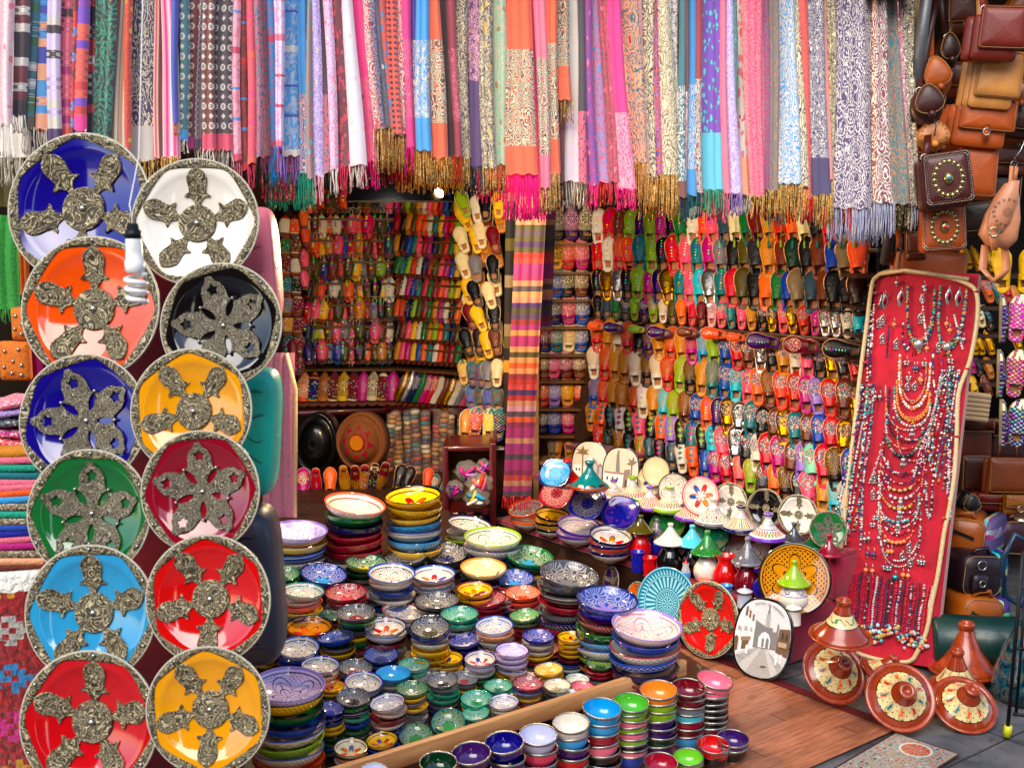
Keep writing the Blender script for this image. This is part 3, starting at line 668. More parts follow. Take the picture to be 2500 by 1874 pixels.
def scarf(i,a):
    tl,tr,bl,br,yb=map(float,a[:5]); c1,c2,c3,kind,fc_,fy=a[5:11]; fy=float(fy)
    Y=scY((tl+tr)/2)+random.uniform(-.035,.035)
    gw=.06*(br-bl)+1; TL=at(tl-gw,-40,Y); TR=at(tr+gw,-40,Y); BL=at(bl-gw,yb,Y); BR=at(br+gw,yb,Y); FE=at(bl,fy,Y); TL.z=TR.z=2.735+.02*TL.x
    zt,zb=TL.z,BL.z; org=Vector(((TL.x+TR.x)/2,Y,zt)); wd=BR.x-BL.x
    nf=1 if (tr-tl)<24 else (2 if (tr-tl)<45 else 3); nx=6*nf+1; nz=16; v=[];uv=[];f=[]; ph=random.uniform(0,6)
    for j in range(nz+1):
        t=j/nz; z=zt+(zb-zt)*t; xl=TL.x+(BL.x-TL.x)*t**1.15; xr=TR.x+(BR.x-TR.x)*t**1.15; wob=.004*sin(ph+t*5)
        for k in range(nx):
            u=k/(nx-1); dpt=.006+.012*abs(sin(PI*u*nf+.15*sin(t*4+ph)))*(1-.25*t); e=abs(u-.5)*2
            v.append((xl+(xr-xl)*u+wob-org.x,-dpt+.012*e**6+.006*sin(ph*2+t*3),z-org.z+(.004*sin(u*nf*PI*2+ph) if j==nz else 0)))
            uv.append((u*max(wd,.03)*1.25,(z-zb)))
    for j in range(nz):
        for k in range(nx-1): q=j*nx+k; f.append((q,q+1,q+nx+1,q+nx))
    o=mk('pashmina_scarf',mesh('pashmina_scarf',v,f,uv=uv),None,SC[kind],Matrix.Translation(org))
    s_=dep(org)/F; e0=0; c4=c1; b0,b1=-1,99
    if len(a)>12 and a[11]: e0=float(a[11])*s_; c4=a[12]
    if len(a)>14 and a[13]: b0,b1=float(a[13]),float(a[14])
    elif len(a)>14: b0,b1=-1,99
    setp(o,c1,c2,c3,b0=b0,b1=b1,e0=e0); o['c4']=cc(c4)
    fr=fringe(BL.x-org.x,BR.x-org.x,zb-org.z,FE.z-org.z,-.006,cl=fc_,c2='c' if fc_ in 'AO' else fc_,par=o)
    fr.color=(*cc(fc_),1)
    return o
rows=[l.split(',') for l in SCARVES.strip().split('\n')]
def snm(a): return f"{cn(a[5])}"
for i,a in enumerate(rows):
    o=scarf(i,a); L=cn(rows[i-1][5]) if i else None; Rr=cn(rows[i+1][5]) if i<len(rows)-1 else None
    nb=f"between the {L} and {Rr} ones" if L and Rr else ('first on the left' if Rr else 'last on the right')
    tag(o,f"{cn(a[5])} and {cn(a[6])} {TYPEN[a[8]]} scarf with {'gold' if a[9]=='A' else cn(a[9])} fringe, {nb}",'scarf','scarves hanging from the rail')
# second layer, seen only as fringes under the first
BACK='''638,725,492,x,p 650,770,512,T,T 930,1000,452,C,r 968,1065,470,A,m 1065,1150,472,A,y 1110,1190,480,z,w 1160,1235,495,H,p 1235,1330,540,H,H 1330,1372,520,A,k 1560,1660,536,A,D 1300,1380,518,h,w 1475,1545,500,D,x 1715,1780,542,p,x 1870,1920,550,T,a 1915,1975,545,C,r 1860,1900,540,R,x 1990,2030,560,A,O 2080,2155,600,Y,S 2175,2240,568,O,A 0,75,455,W,w 880,935,440,D,A'''
for s_ in BACK.split():
    xl,xr,yb,c1,c2=s_.split(','); xl,xr,yb=float(xl),float(xr),float(yb); Y=scY(xl)+.13
    a=at(xl,yb-70,Y); b=at(xr,yb-70,Y); e=at(xl,yb,Y); t=at(xl,-40,Y); t.z=2.72+.02*t.x; org=Vector(((a.x+b.x)/2,Y,t.z)); v=[];uv=[];f=[];n=10
    for j in range(5):
        for k in range(n+1):
            u=k/n; z=t.z+(a.z-t.z)*j/4; v.append((a.x+(b.x-a.x)*u-org.x,-.012*abs(sin(PI*u*3)),z-org.z)); uv.append((u*(b.x-a.x),z-a.z))
    for j in range(4):
        for k in range(n): q=j*(n+1)+k; f.append((q,q+1,q+n+2,q+n+1))
    o=mk('pashmina_scarf',mesh('pashmina_scarf',v,f,uv=uv),None,SC['damask'],Matrix.Translation(org)); setp(o,c1,c2,c2,b0=-1,b1=99,e0=0); o['c4']=cc(c1)
    fr=fringe(a.x-org.x,b.x-org.x,a.z-org.z,e.z-org.z,0,cl=c1,c2=c2,par=o,dens=.0045)
    nb=min(rows,key=lambda q_:abs(float(q_[2])-xl))
    tag(o,f"{cn(c1)} scarf of the back layer, its {cn(c2)} fringe showing below the {cn(nb[5])} one",'scarf','scarves hanging behind the front row')
v,f=tube([(-1.9,scY(0)-.1,2.72),(2.05,scY(2250),2.8)],.015,8); tag(mk('scarf_rail',mesh('scarf_rail',v,f),None,M_steel),'steel rail that carries the row of scarves','rail')
p0=at(2268,-60,4.86); p1b=at(2160,640,5.5)
v,f=tube([p0,at(2240,180,4.95),at(2200,420,5.2),p1b],.024,10); tag(mk('steel_pole',mesh('steel_pole',v,f),None,M_steel),'leaning grey steel pole between the scarves and the leather bags','pole')
v,f=ball(at(2150,-12,4.9),.12,1,.25,16,8); tag(mk('round_leather_cushion',mesh('round_leather_cushion',v,f),None,M_blk),'black leather cushion edge above the last scarves','cushion')
ORD=['first','second','third','fourth','fifth','sixth','seventh','eighth','ninth','tenth','eleventh','twelfth','thirteenth','fourteenth','fifteenth','sixteenth']
# ---------------------------------------------------------------- tin-trimmed plates
def hz(r): return -.15*max(0,1-(r/.8)**2)**.8 if r<.8 else .06*(r-.8)
def dishmesh():
    pr=[(0.0001,hz(0))]+[(r,hz(r)) for r in (.15,.3,.42,.5,.55,.62,.7,.76,.8,.85,.92,.98,1.0)]
    pr+=[(1.0,-.03),(.8,-.07),(.5,-.2),(.45,-.22),(0.0001,-.2)]
    return pr
ME_dish=mesh('dish',*lathe(dishmesh(),64))
def rimmesh(k,deep,ph=0.0,n=96):
    v=[];f=[]
    for i in range(n):
        a=2*PI*i/n; fa=((a-ph)/(2*PI/k))%1-.5; b=.865+.09*abs(2*fa)**1.7 if not deep else .93-.2*cos(fa*PI)**.7
        b=min(b,.94)
        for r,dz in ((1.0,.0),(1.0,.018),((1+b)/2,.02),(b,.014),(b,-.002)): v.append((r*cos(a),r*sin(a),max(hz(r),hz(r))+dz))
    for i in range(n):
        for j in range(4): q=i*5+j; p=((i+1)%n)*5+j; f.append((q,p,p+1,q+1))
    return mesh('rim_band',v,f)
ME_rim={(6,0):rimmesh(6,False),(5,0):rimmesh(5,False),(6,1):rimmesh(6,True)}
def torus(Rr,r,n=72,m=8,z=0):
    v=[];f=[]
    for i in range(n):
        a=2*PI*i/n
        for j in range(m): b=2*PI*j/m; v.append(((Rr+r*cos(b))*cos(a),(Rr+r*cos(b))*sin(a),z+r*sin(b)))
    for i in range(n):
        for j in range(m): f.append((i*m+j,((i+1)%n)*m+j,((i+1)%n)*m+(j+1)%m,i*m+(j+1)%m))
    return v,f
ME_wire=mesh('edge_wire',*torus(1.0,.02,z=.012))
def hamsamesh():
    half=[(.0,.035),(.06,.05),(.12,.085),(.15,.13),(.145,.175),(.16,.215),(.19,.18),(.225,.135),(.30,.14),(.38,.16),(.45,.16),(.50,.14),(.54,.11),(.575,.06),(.61,.0)]
    out=[(x,y) for x,y in half]+[(x,-y) for x,y in reversed(half[:-1])]
    # fan triangulated relief following the curve of the dish
    rings=[(1.0,0),(1.0,.026),(.94,.032),(.88,.018),(.72,.018),(.66,.03),(.58,.03),(.52,.017),(.3,.02),(.22,.032)]; cx,cy=.3,0; v=[];f=[];n=len(out)
    for s,h in rings:
        for x,y in out:
            X_=.27+cx+(x-cx)*s; Y_=y*s; r=math.hypot(X_,Y_); v.append((X_,Y_,hz(r)+h+.004))
    for i in range(len(rings)-1):
        for k in range(n): f.append((i*n+k,i*n+(k+1)%n,(i+1)*n+(k+1)%n,(i+1)*n+k))
    v.append((.27+cx,0,hz(.57)+.05)); b=(len(rings)-1)*n
    for k in range(n): f.append((b+k,b+(k+1)%n,len(v)-1))
    return mesh('hand_ornament',v,f)
ME_hand=hamsamesh()
ME_med=mesh('medallion',*lathe([(.0001,hz(0)+.06),(.1,hz(0)+.058),(.2,hz(.2)+.045),(.26,hz(.26)+.04),(.285,hz(.28)+.05),(.3,hz(.3)+.03),(.3,hz(.3))],40))
def starmesh():
    def P(r,a): return (r*cos(a),r*sin(a))
    out=[];holes=[]; K=5
    for k in range(K):
        a0=2*PI*k/K
        for da,r in ((-.63,.50),(-.56,.46),(-.48,.46),(-.40,.53),(-.33,.62),(-.22,.70),(-.12,.74),(-.05,.82),(.05,.82),(.12,.74),(.22,.70),(.33,.62),(.40,.53),(.48,.46),(.56,.46)): out.append(P(r,a0+da))
        c=P(.60,a0); h=[]
        for q in range(10):
            rr=.105 if q%2==0 else .065; h.append((c[0]+rr*cos(a0+q*PI/5),c[1]+rr*sin(a0+q*PI/5)))
        holes.append(h)
        a=a0+PI/K; h=[]
        for q in range(14):
            t=q/14*2*PI; u=.31+.15*cos(t); w_=.062*sin(t)*(1-.25*abs(cos(t))); h.append((u*cos(a)-w_*sin(a),u*sin(a)+w_*cos(a)))
        holes.append(h)
    me=filled([out]+holes,.012)
    import bmesh
    bm=bmesh.new(); bm.from_mesh(me); bmesh.ops.remove_doubles(bm,verts=bm.verts,dist=1e-5); bmesh.ops.triangulate(bm,faces=bm.faces)
    for _ in range(4):
        es=[e for e in bm.edges if e.calc_length()>.07]
        if not es: break
        bmesh.ops.subdivide_edges(bm,edges=es,cuts=1); bmesh.ops.triangulate(bm,faces=bm.faces)
    bm.to_mesh(me); bm.free()
    for vv in me.vertices: vv.co.z+=hz(math.hypot(vv.co.x,vv.co.y))+.03
    return me
ME_star=starmesh(); ME_stud=mesh('stud',*ball((0,0,0),.028,1,.8,8,5))
ME_bigstud=mesh('centre_stud',*ball((0,0,0),.05,1,.8,10,6))
def mats(me,*ms):
    me=me.copy()
    for q in ms: me.materials.append(q)
    return me
ME_rim={k:mats(v,M_fil) for k,v in ME_rim.items()}; ME_wire=mats(ME_wire,M_wire); ME_hand=mats(ME_hand,M_fil); ME_med=mats(ME_med,M_fil); ME_star=mats(ME_star,M_filB)
ME_stud=mats(ME_stud,M_sil); ME_bigstud=mats(ME_bigstud,M_sil); ME_dish=mats(ME_dish,M_gl)
def tinplate(M,c,kind,label,spin=0.0,k=6,group=None,cat='decorated plate',name='ceramic_plate'):
    r=empty(name,M=M); tag(r,label,cat,group)
    d=mk('dish',ME_dish,r); setp(d,c)
    rim=mk('rim_band',ME_rim[(k,0)],r); rim.rotation_euler.z=spin
    mk('edge_wire',ME_wire,r)
    for i in range(k):
        a=spin+2*PI*(i+.5)/k; s=mk('stud',ME_stud,rim); a-=spin; s.location=(.95*cos(a),.95*sin(a),.05)
    if kind=='hands':
        for i in range(5): o=mk('hand_ornament',ME_hand,r); o.rotation_euler.z=spin+2*PI*i/5+PI/2
        q_=mk('medallion',ME_med,r); s=mk('centre_stud',ME_bigstud,q_); s.location=(0,0,hz(0)+.07)
    elif kind=='star':
        o=mk('star_ornament',ME_star,r); o.rotation_euler.z=spin+PI/2
        s=mk('centre_stud',ME_bigstud,o); s.location=(0,0,hz(0)+.05)
        for i in range(5):
            a=2*PI*(i+.5)/5; s=mk('stud',ME_stud,o); s.location=(.47*cos(a),.47*sin(a),hz(.47)+.06)
    elif kind=='cross':
        for i in range(4): o=mk('hand_ornament',ME_hand,r); o.rotation_euler.z=spin+2*PI*i/4+PI/2; o.scale=(1.05,.8,1)
        o=mk('medallion',ME_med,r); o.scale=(.7,.7,1); s=mk('centre_stud',ME_bigstud,r); s.location=(0,0,hz(0)+.07)
    return r
PL=[(194,506,352,'I','hands',3.36,-.35,'deep blue plate with tin hand ornaments, topmost on the left',.63),
(477,542,300,'w','hands',3.30,-.05,'white plate with tin hand ornaments beside the hanging spiral bulb',.0),
(221,752,338,(.72,.065,.002),'hands',3.24,-.3,'orange plate with tin hand ornaments, second down on the left',.0),
(540,793,292,'k','star',3.18,-.25,'black plate with pierced tin star beside the pink leather cushion',.3),
(203,1026,312,'I','star',3.12,-.3,'deep blue plate with pierced tin star, over the folded cloths',.35),
(467,1003,294,(.68,.27,.003),'hands',3.06,-.3,'yellow plate with tin hands, just above the maroon plate',.63),
(217,1254,302,(.004,.11,.02),'star',3.00,-.3,'green plate with pierced tin star, above the sky blue plate',.0),
(489,1200,286,(.22,.002,.012),'star',2.94,-.25,'maroon plate with pierced tin star ornament',.1),
(221,1497,320,(.02,.26,.48),'hands',2.88,-.3,'sky blue plate with tin hand ornaments',.05),
(508,1463,302,(.52,.002,.002),'hands',2.83,-.3,'red plate with tin hands beside the dark leather cushion',.63),
(217,1765,338,(.48,.002,.005),'hands',2.76,-.3,'red plate with tin hands in the bottom left corner',-.05),
(508,1734,298,(.68,.27,.003),'hands',2.71,-.25,'yellow plate with tin hands at the bottom, beside the lilac bowl',.63)]
for px,py,d,c,kd,Y,tx,lab,sp in PL:
    p=at(px,py,Y); rr=msz(d,p)/2*1.03
    M=basis((tx*.35,-1,.20),loc=p,s=rr)
    tinplate(M,c,kd,lab,sp,6,'tin trimmed plates hung on the red board')
# red board, poufs behind the plates
v,f=box(.50,.05,1.62,bv=.01); bd=mk('display_board',mesh('display_board',v,f),None,M_dvel,Matrix.Translation(Vector((-1.05,3.45,.86)))@Matrix.Rotation(R(-12),4,'X')); tag(bd,'tall dark red velvet board behind the tin trimmed plates','display board')
def pillow(name,px,py,w_,h_,Y,mat,lab,cat,round_=.5,th=.12,yaw=0,roll=0,c=None):
    p=at(px,py,Y); W=msz(w_,p)/2; Hh=msz(h_,p)/2; out=[]
    n=40
    for i in range(n):
        a=2*PI*i/n; e=2/ (2+4*round_); out.append((W*math.copysign(abs(cos(a))**e,cos(a)),Hh*math.copysign(abs(sin(a))**e,sin(a))))
    v,f=slab(out,[(1,-th*.35),(.96,-th*.7),(.85,-th*.95),(.5,-th*1.0)],back=th*.2)
    o=mk(name,mesh(name,v,f),None,mat,place(p,1,yaw,0,roll)); tag(o,lab,cat)
    if c: setp(o,c)
    for k in range(5):
        zz=(-.72+.36*k)*Hh; xw=W*(1-abs(zz/Hh)**4)*.98; v,f=tube([(xw*(t-.5)*2,-th*(1.005-.62*abs(2*t-1)**5),zz+.01*sin(3*t+k)+.006*sin(11*t+2*k)) for t in [i/12 for i in range(13)]],.0045,5); q=mk('seam',mesh('seam',v,f),o,M_bag); setp(q,tuple(x*.55 for x in (c or (.1,.1,.1))))
    return o
pillow('leather_cushion',628,650,112,285,3.5,M_bag,'pink leather cushion beside the white and black plates','cushion',.6,.1,0,R(-3),(.80,.22,.27))
pillow('leather_cushion',628,1050,112,310,3.4,M_bag,'turquoise leather cushion beside the yellow plate','cushion',.6,.1,0,R(4),(.03,.5,.37))
pillow('leather_cushion',618,1420,150,390,3.35,M_bag,'blackish blue leather cushion beside the red plate','cushion',.6,.12,0,R(-2),(.022,.028,.045))
# spiral bulb
b0=at(327,610,2.55); r_=empty('spiral_bulb',b0); tag(r_,'white unlit spiral bulb hanging on a wire before the white plate','light bulb')
k_=msz(1,b0); v,f=lathe([(.0001,30),(18,30),(19,26),(20,0),(21,-26),(24,-28),(23,-50),(18,-56),(.0001,-56)],20); mk('ballast',mesh('ballast',[(a*k_,b*k_,c*k_) for a,b,c in v],f),r_,M_white)
v,f=lathe([(.0001,64),(12,64),(15,48),(19,47),(20,28),(0.0001,27)],16); mk('bulb_socket',mesh('bulb_socket',[(a*k_,b*k_,c*k_) for a,b,c in v],f),r_,M_dsteel)
pts=[(((24*(1-.2*abs(t-.4)))*cos(t*2*PI*3.2))*k_+3*t*k_,((24*(1-.2*abs(t-.4)))*sin(t*2*PI*3.2))*k_,(-60-t*70)*k_) for t in [i/90 for i in range(91)]]
mk('spiral_tube',mesh('spiral_tube',*tube([(8*k_,0,-50*k_)]+pts,6.4*k_,8)),r_,M_white)
mk('wire',mesh('wire',*tube([(0,0,58*k_),(-6*k_,0,110*k_),(-14*k_,.1,230*k_),(-4*k_,.2,900*k_)],1.4*k_,6)),r_,M_white)
# ---------------------------------------------------------------- bowls
def bowlprof(h=.5,foot=.42):
    o=[(.0001,.03),(foot*.9,.03),(foot*.9,0),(foot,0),(foot*.98,.05),(foot+.16,.09),(.78,.19),(.92,.31),(.98,.42),(1.0,.5)]
    i=[(1.0,.5),(.985,.515),(.955,.505),(.92,.42),(.84,.30),(.66,.19),(.4,.13),(.2,.105),(.0001,.1)]
    s=h/.5
    return [(r,z*s) for r,z in o],[(r,z*s) for r,z in i]
BM={}
def bowlmesh(pin,pout,n=36,h=.5,foot=.36):
    key=(pin,pout,n,h,foot)
    if key not in BM:
        o,i=bowlprof(h,foot); mb=MB(); v,f=lathe(o,n); mb.add(v,f,1); v,f=lathe(i,n); mb.add(v,f,0)
        BM[key]=mb.mesh('bowl',(GL[pin],OG[pout]))
    return BM[key]
# each: centre x, y, rim width, pattern, glaze, rim colour, line colour, tilt towards the viewer (deg), sideways tilt, then the colours of the bowls beneath
ST='''
702,1669,180,lace,F,v,P,4,4,y g b c l c o N
725,1300,150,scale,F,v,v,2,4,y b w g
862,1257,163,net,w,j,r,4,12,g n C C C w
1010,1243,157,fancy,y,k,r,4,-3,y y s w s y g
1143,1277,112,painted,w,n,k,3,12,w l
1202,1310,141,lace,w,l,g,3,2,w b k
1090,1346,105,engraved,K,k,n,14,3,K K
990,1361,105,engraved,K,K,K,2,-6,K K
893,1371,105,engraved,g,Z,y,2,6,Z k K
787,1397,115,engraved,b,n,s,8,12,n n
690,1399,82,engraved,g,g,Z,8,4,g k
955,1397,117,painted,w,b,n,6,4,w b w b w
1059,1399,107,fancy,w,b,j,4,0,w w C
1179,1383,113,lace,c,m,y,6,3,k n k
1289,1354,118,engraved,g,g,s,8,10,Z y g
1385,1399,146,engraved,K,K,G,8,10,K K C K n C C
1480,1460,152,engraved,b,n,v,6,5,i C g s w l m
1576,1523,173,lace,w,v,p,6,5,b w b n R G
1256,1407,95,engraved,b,n,s,8,5,j o
1276,1444,89,engraved,o,B,r,5,0,j p G
1193,1460,93,engraved,C,R,p,4,-8,C C C
1159,1436,90,fancy,y,B,o,4,2,y K
1282,1499,77,engraved,L,Z,w,4,-6,g C C C
1067,1464,107,engraved,K,K,G,2,0,K C K
845,1444,103,engraved,C,R,x,5,0,C w w C
738,1440,104,painted,w,t,t,0,8,w j y b k
981,1491,107,painted,w,C,R,0,12,w K
1122,1497,93,engraved,T,t,g,3,0,T w K K
869,1493,95,engraved,K,K,C,5,0,g K y g C y
941,1527,104,fancy,w,n,r,6,0,w C w G y
1050,1526,99,engraved,K,k,O,14,0,b w y y y g
753,1526,116,fancy,m,k,o,4,3,m K
823,1552,93,engraved,b,n,i,-4,-10,K y K C
729,1577,101,painted,w,b,n,10,3,b b n
930,1594,86,engraved,b,n,K,9,2,b n b
1011,1620,79,engraved,T,t,w,2,0,T k
1093,1603,77,fancy,y,k,k,3,0,y y K
1172,1605,79,fancy,w,P,b,8,0,F w g g
1137,1560,83,engraved,i,n,w,2,-8,i b n
1207,1524,94,painted,w,b,b,8,-2,J w w o R
781,1620,95,painted,w,i,n,3,5,w j
866,1627,83,engraved,K,K,C,6,8,K k
886,1661,95,painted,w,i,n,9,7,w K k
959,1642,88,plain,s,n,b,1,3,w w i
1045,1650,70,engraved,K,K,G,4,-6,K k
1082,1657,78,engraved,K,K,h,8,-4,G T T G b
1133,1652,64,engraved,K,G,C,8,8,G y
1006,1678,79,engraved,g,g,w,3,2,y G y G w C k
862,1699,83,engraved,K,K,D,9,3,g n T b g L K
948,1711,88,painted,w,n,i,6,-8,w C w b b t
804,1727,72,engraved,i,n,b,3,5,i b y y g g b n
811,1673,62,fancy,y,m,k,3,3,y k
1163,1702,76,engraved,T,T,g,8,0,T y k
1096,1755,83,engraved,g,t,L,32,-4,g k
1163,1739,68,engraved,T,T,w,4,-8,T g
1015,1788,86,engraved,g,Z,L,24,3,n
1118,1791,64,engraved,T,t,k,5,0,k
1173,1776,66,painted,w,i,b,4,2,
933,1803,80,fancy,y,k,o,4,-4,b b l
856,1821,85,fancy,c,k,y,6,3,m k
848,1852,64,plain,w,G,w,2,0,w
1249,1584,83,painted,F,P,v,3,4,F F w y y
1313,1550,81,engraved,i,n,b,2,3,w w y C g
1393,1552,69,fancy,y,k,r,3,3,y y y R b w
1356,1523,70,engraved,T,t,g,4,2,k
1466,1615,73,engraved,g,Z,k,5,0,C C K y
1340,1631,73,engraved,y,K,m,3,-4,y y
1275,1649,71,painted,w,C,C,2,8,b
1288,1665,76,engraved,C,R,p,3,3,b y C y B
1409,1655,60,painted,w,t,t,2,5,w
1360,1670,68,engraved,c,G,u,3,0,G G K
1421,1674,60,engraved,x,C,C,3,5,b b
1480,1686,58,engraved,C,R,R,2,3,
1533,1663,65,painted,w,i,n,2,0,w y
1389,1694,63,painted,w,t,t,2,6,w w w
1216,1672,72,engraved,T,g,k,2,0,T g
1230,1710,78,painted,w,n,i,5,-3,w w n
1230,1757,66,painted,w,k,n,2,4,
1285,1753,60,engraved,T,t,k,2,-3,
1336,1737,53,fancy,y,k,n,2,0,
645,1590,66,engraved,K,o,o,4,-8,K
676,1588,56,engraved,K,K,G,4,5,K
1225,1455,70,painted,w,n,b,3,0,w b
1340,1580,60,engraved,C,R,x,3,0,C K
920,1450,70,engraved,K,K,C,3,2,K b
800,1500,70,engraved,g,Z,T,3,2,C y
1105,1540,60,engraved,C,R,p,3,0,C y
715,1500,72,engraved,K,k,b,3,2,y b
'''
def bedz(X_,Y_): 
    s=-.6*(X_-.614)+.8*(Y_-4.3); return .006+.15*max(0,s)
PATN=dict(engraved='engraved',painted='brush painted',fancy='multicoloured painted',net='net patterned',scale='scale patterned',plain='plain',lace='floral painted')
stacks=[]
for l in ST.strip().split('\n'):
    a=l.split(','); cx,cy,w_=map(float,a[:3]); stacks.append((cx,cy,w_,a[3],a[4],a[5],a[6],float(a[7]),float(a[8]),a[9].split()))
OUTK=['hatch','arches','dots','hatch','lines','hatch']
def desc(s_): 
    p=PATN[s_[3]]; return f"{cn(s_[4])} {p}"
for si,(cx,cy,w_,pin,c1,c2,c3,tf,ts,below) in enumerate(stacks):
    below=below+[random.choice('wbgyCnKT')]*(len(below)<3) if w_<100 else below; knd='serving_bowl' if w_>=94 else 'ceramic_bowl'
    nb=len(below); z=.25; p=atz(cx,cy,z)
    for _ in range(8):
        rr=msz(w_,p)/2; pit=(.30 if rr>.08 else .36)*rr; zt=bedz(p.x,p.y)+nb*pit+.5*rr; p=atz(cx,cy,zt)
    n_=40 if w_>110 else 28
    near=sorted([q for q in stacks if q is not stacks[si]],key=lambda q:abs(q[0]-cx)+1.6*abs(q[1]-cy))[0]
    big='large ' if w_>125 else ''
    pos='right of' if near[0]<cx else 'left of'
    base=bedz(p.x,p.y); ph=random.uniform(0,6)
    for j,cb in enumerate(reversed(below)):
        rj=rr*random.uniform(.93,1.03); zz=base+j*pit
        ax=Vector((cos(ph+j*1.3),sin(ph+j*1.3),0)); M=Matrix.Translation((p.x+random.uniform(-.04,.04)*rr,p.y+random.uniform(-.04,.04)*rr,zz))@Matrix.Rotation(R(random.uniform(1,4)),4,ax)@Matrix.Rotation(random.uniform(0,6),4,'Z')@Matrix.Scale(rj,4)
        kk=random.choice(OUTK); b=mk(knd,bowlmesh('plain',kk,n_,.5,.42),None,None,M)
        lc='n' if cb in 'wFcG' else ('k' if random.random()<.6 else 'w'); light=cb in 'wFc'
        rim={'w':random.choice('nbkCt'),'F':'v','c':'b','G':'K'}.get(cb,cb if random.random()<.5 else 'k')
        setp(b,cb,rim,lc); b['c1o']=cc(cb)
        lev=nb-j
        tag(b,f"{cn(cb)} bowl with {cn(rim)} rim, {ORD[lev-1]} below the {big}{desc(stacks[si])} bowl",'serving bowl' if knd[0]=='s' else 'bowl',('wide serving bowls' if knd[0]=='s' else 'small ceramic bowls')+' stacked behind the board')
    zz=base+nb*pit; M=Matrix.Translation((p.x,p.y,zz+.02*rr))@Matrix.Rotation(R(tf*.8+2.5),4,'X')@Matrix.Rotation(R(ts*.8),4,'Y')@Matrix.Rotation(0,4,'Z')@Matrix.Scale(rr,4)
    b=mk(knd,bowlmesh(pin,random.choice(OUTK),n_,.5,.42),None,None,M); setp(b,c1,c2,c3); b['c1o']=cc(c1)
    tag(b,f"{big}{desc(stacks[si])} bowl with {cn(c2)} rim, topping a stack {pos} a {cn(near[4])} one",'serving bowl' if knd[0]=='s' else 'bowl',('wide serving bowls' if knd[0]=='s' else 'small ceramic bowls')+' stacked behind the board')
# the bench under the bowls and the pine board in front
P1=Vector((.614,4.3,0)); BN=Vector((-.6,.8,0)); BD=Vector((.8,.6,0))
def benchmesh():
    v=[];f=[]
    a,b=-1.75,.30
    for s,zt in ((0.0,.005),(2.0,.302)):
        for t in (a,b):
            q=P1+BN*s+BD*t; v+=[(q.x,q.y,zt),(q.x,q.y,.001)]
    return mesh('sloping_bench',v,[(0,2,6,4),(1,5,7,3),(0,1,3,2),(4,6,7,5),(0,4,5,1),(2,3,7,6)],smooth=False)
o=mk('sloping_bench',benchmesh(),None,M_woodd); tag(o,'dark wooden bench that slopes up under the stacks of bowls','bench')
Mb=Matrix((BD,-BN,(0,0,1))).transposed().to_4x4(); Mb.translation=P1+BD*-.86-BN*.022+Vector((0,0,.118))
v,f=box(1.82,.026,.06,bv=.006); o=mk('edge_board',mesh('edge_board',v,f),None,M_woodl,Mb); tag(o,'pale pine board on edge between the patterned bowls and the plain cups','board')
# ---------------------------------------------------------------- silver rimmed cups
CUP='''1069,1853,90,Z,g
1151,1838,95,P,P P
1234,1810,95,I,I p k
1315,1789,92,'c4c6e0',x P s w
1395,1761,88,w,s P r s G
1468,1728,93,U,s C p k R
1539,1710,87,'5cb83c',l p l p l k p b
1608,1682,89,'f2912c',l l P P Z P
1679,1674,84,R,R G a C R s
1736,1657,87,p,p k k k k k R
1611,1850,81,C,C
1681,1842,73,'7cc832',l k
1741,1816,77,r,r k k
1788,1800,76,P,P h k
912,1868,68,'c8cae2',v'''
def cupmesh():
    pr=[(.0001,.02),(.5,.02),(.52,0),(.6,0),(.62,.04),(.78,.2),(.93,.5),(.985,.8),(1.0,.86)]
    ins=[(1.0,.86),(1.0,.98),(.985,1.0),(.955,.98),(.94,.86),(.9,.6),(.78,.3),(.55,.14),(.0001,.1)]
    mb=MB(); v,f=lathe(pr,36); mb.add(v,f); v,f=lathe(ins[3:],36); mb.add(v,f); return mb.mesh('cup_body',(M_cup,))
ME_cup=cupmesh(); v,f=lathe([(.99,.855),(1.012,.86),(1.02,.92),(1.01,.99),(.985,1.01),(.95,.985),(.945,.93)],36); ME_cr=mesh('silver_rim',v,f,(M_sil,))
v,f=lathe([(.6,0),(.62,.0),(.63,.05),(.6,.055)],30); ME_cf=mesh('silver_foot_ring',v,f,(M_sil,))
CR=.0615
cups=[]
for l in CUP.split('\n'):
    a=l.split(','); cups.append((float(a[0]),float(a[1]),float(a[2]),a[3].strip("'"),a[4].split()))
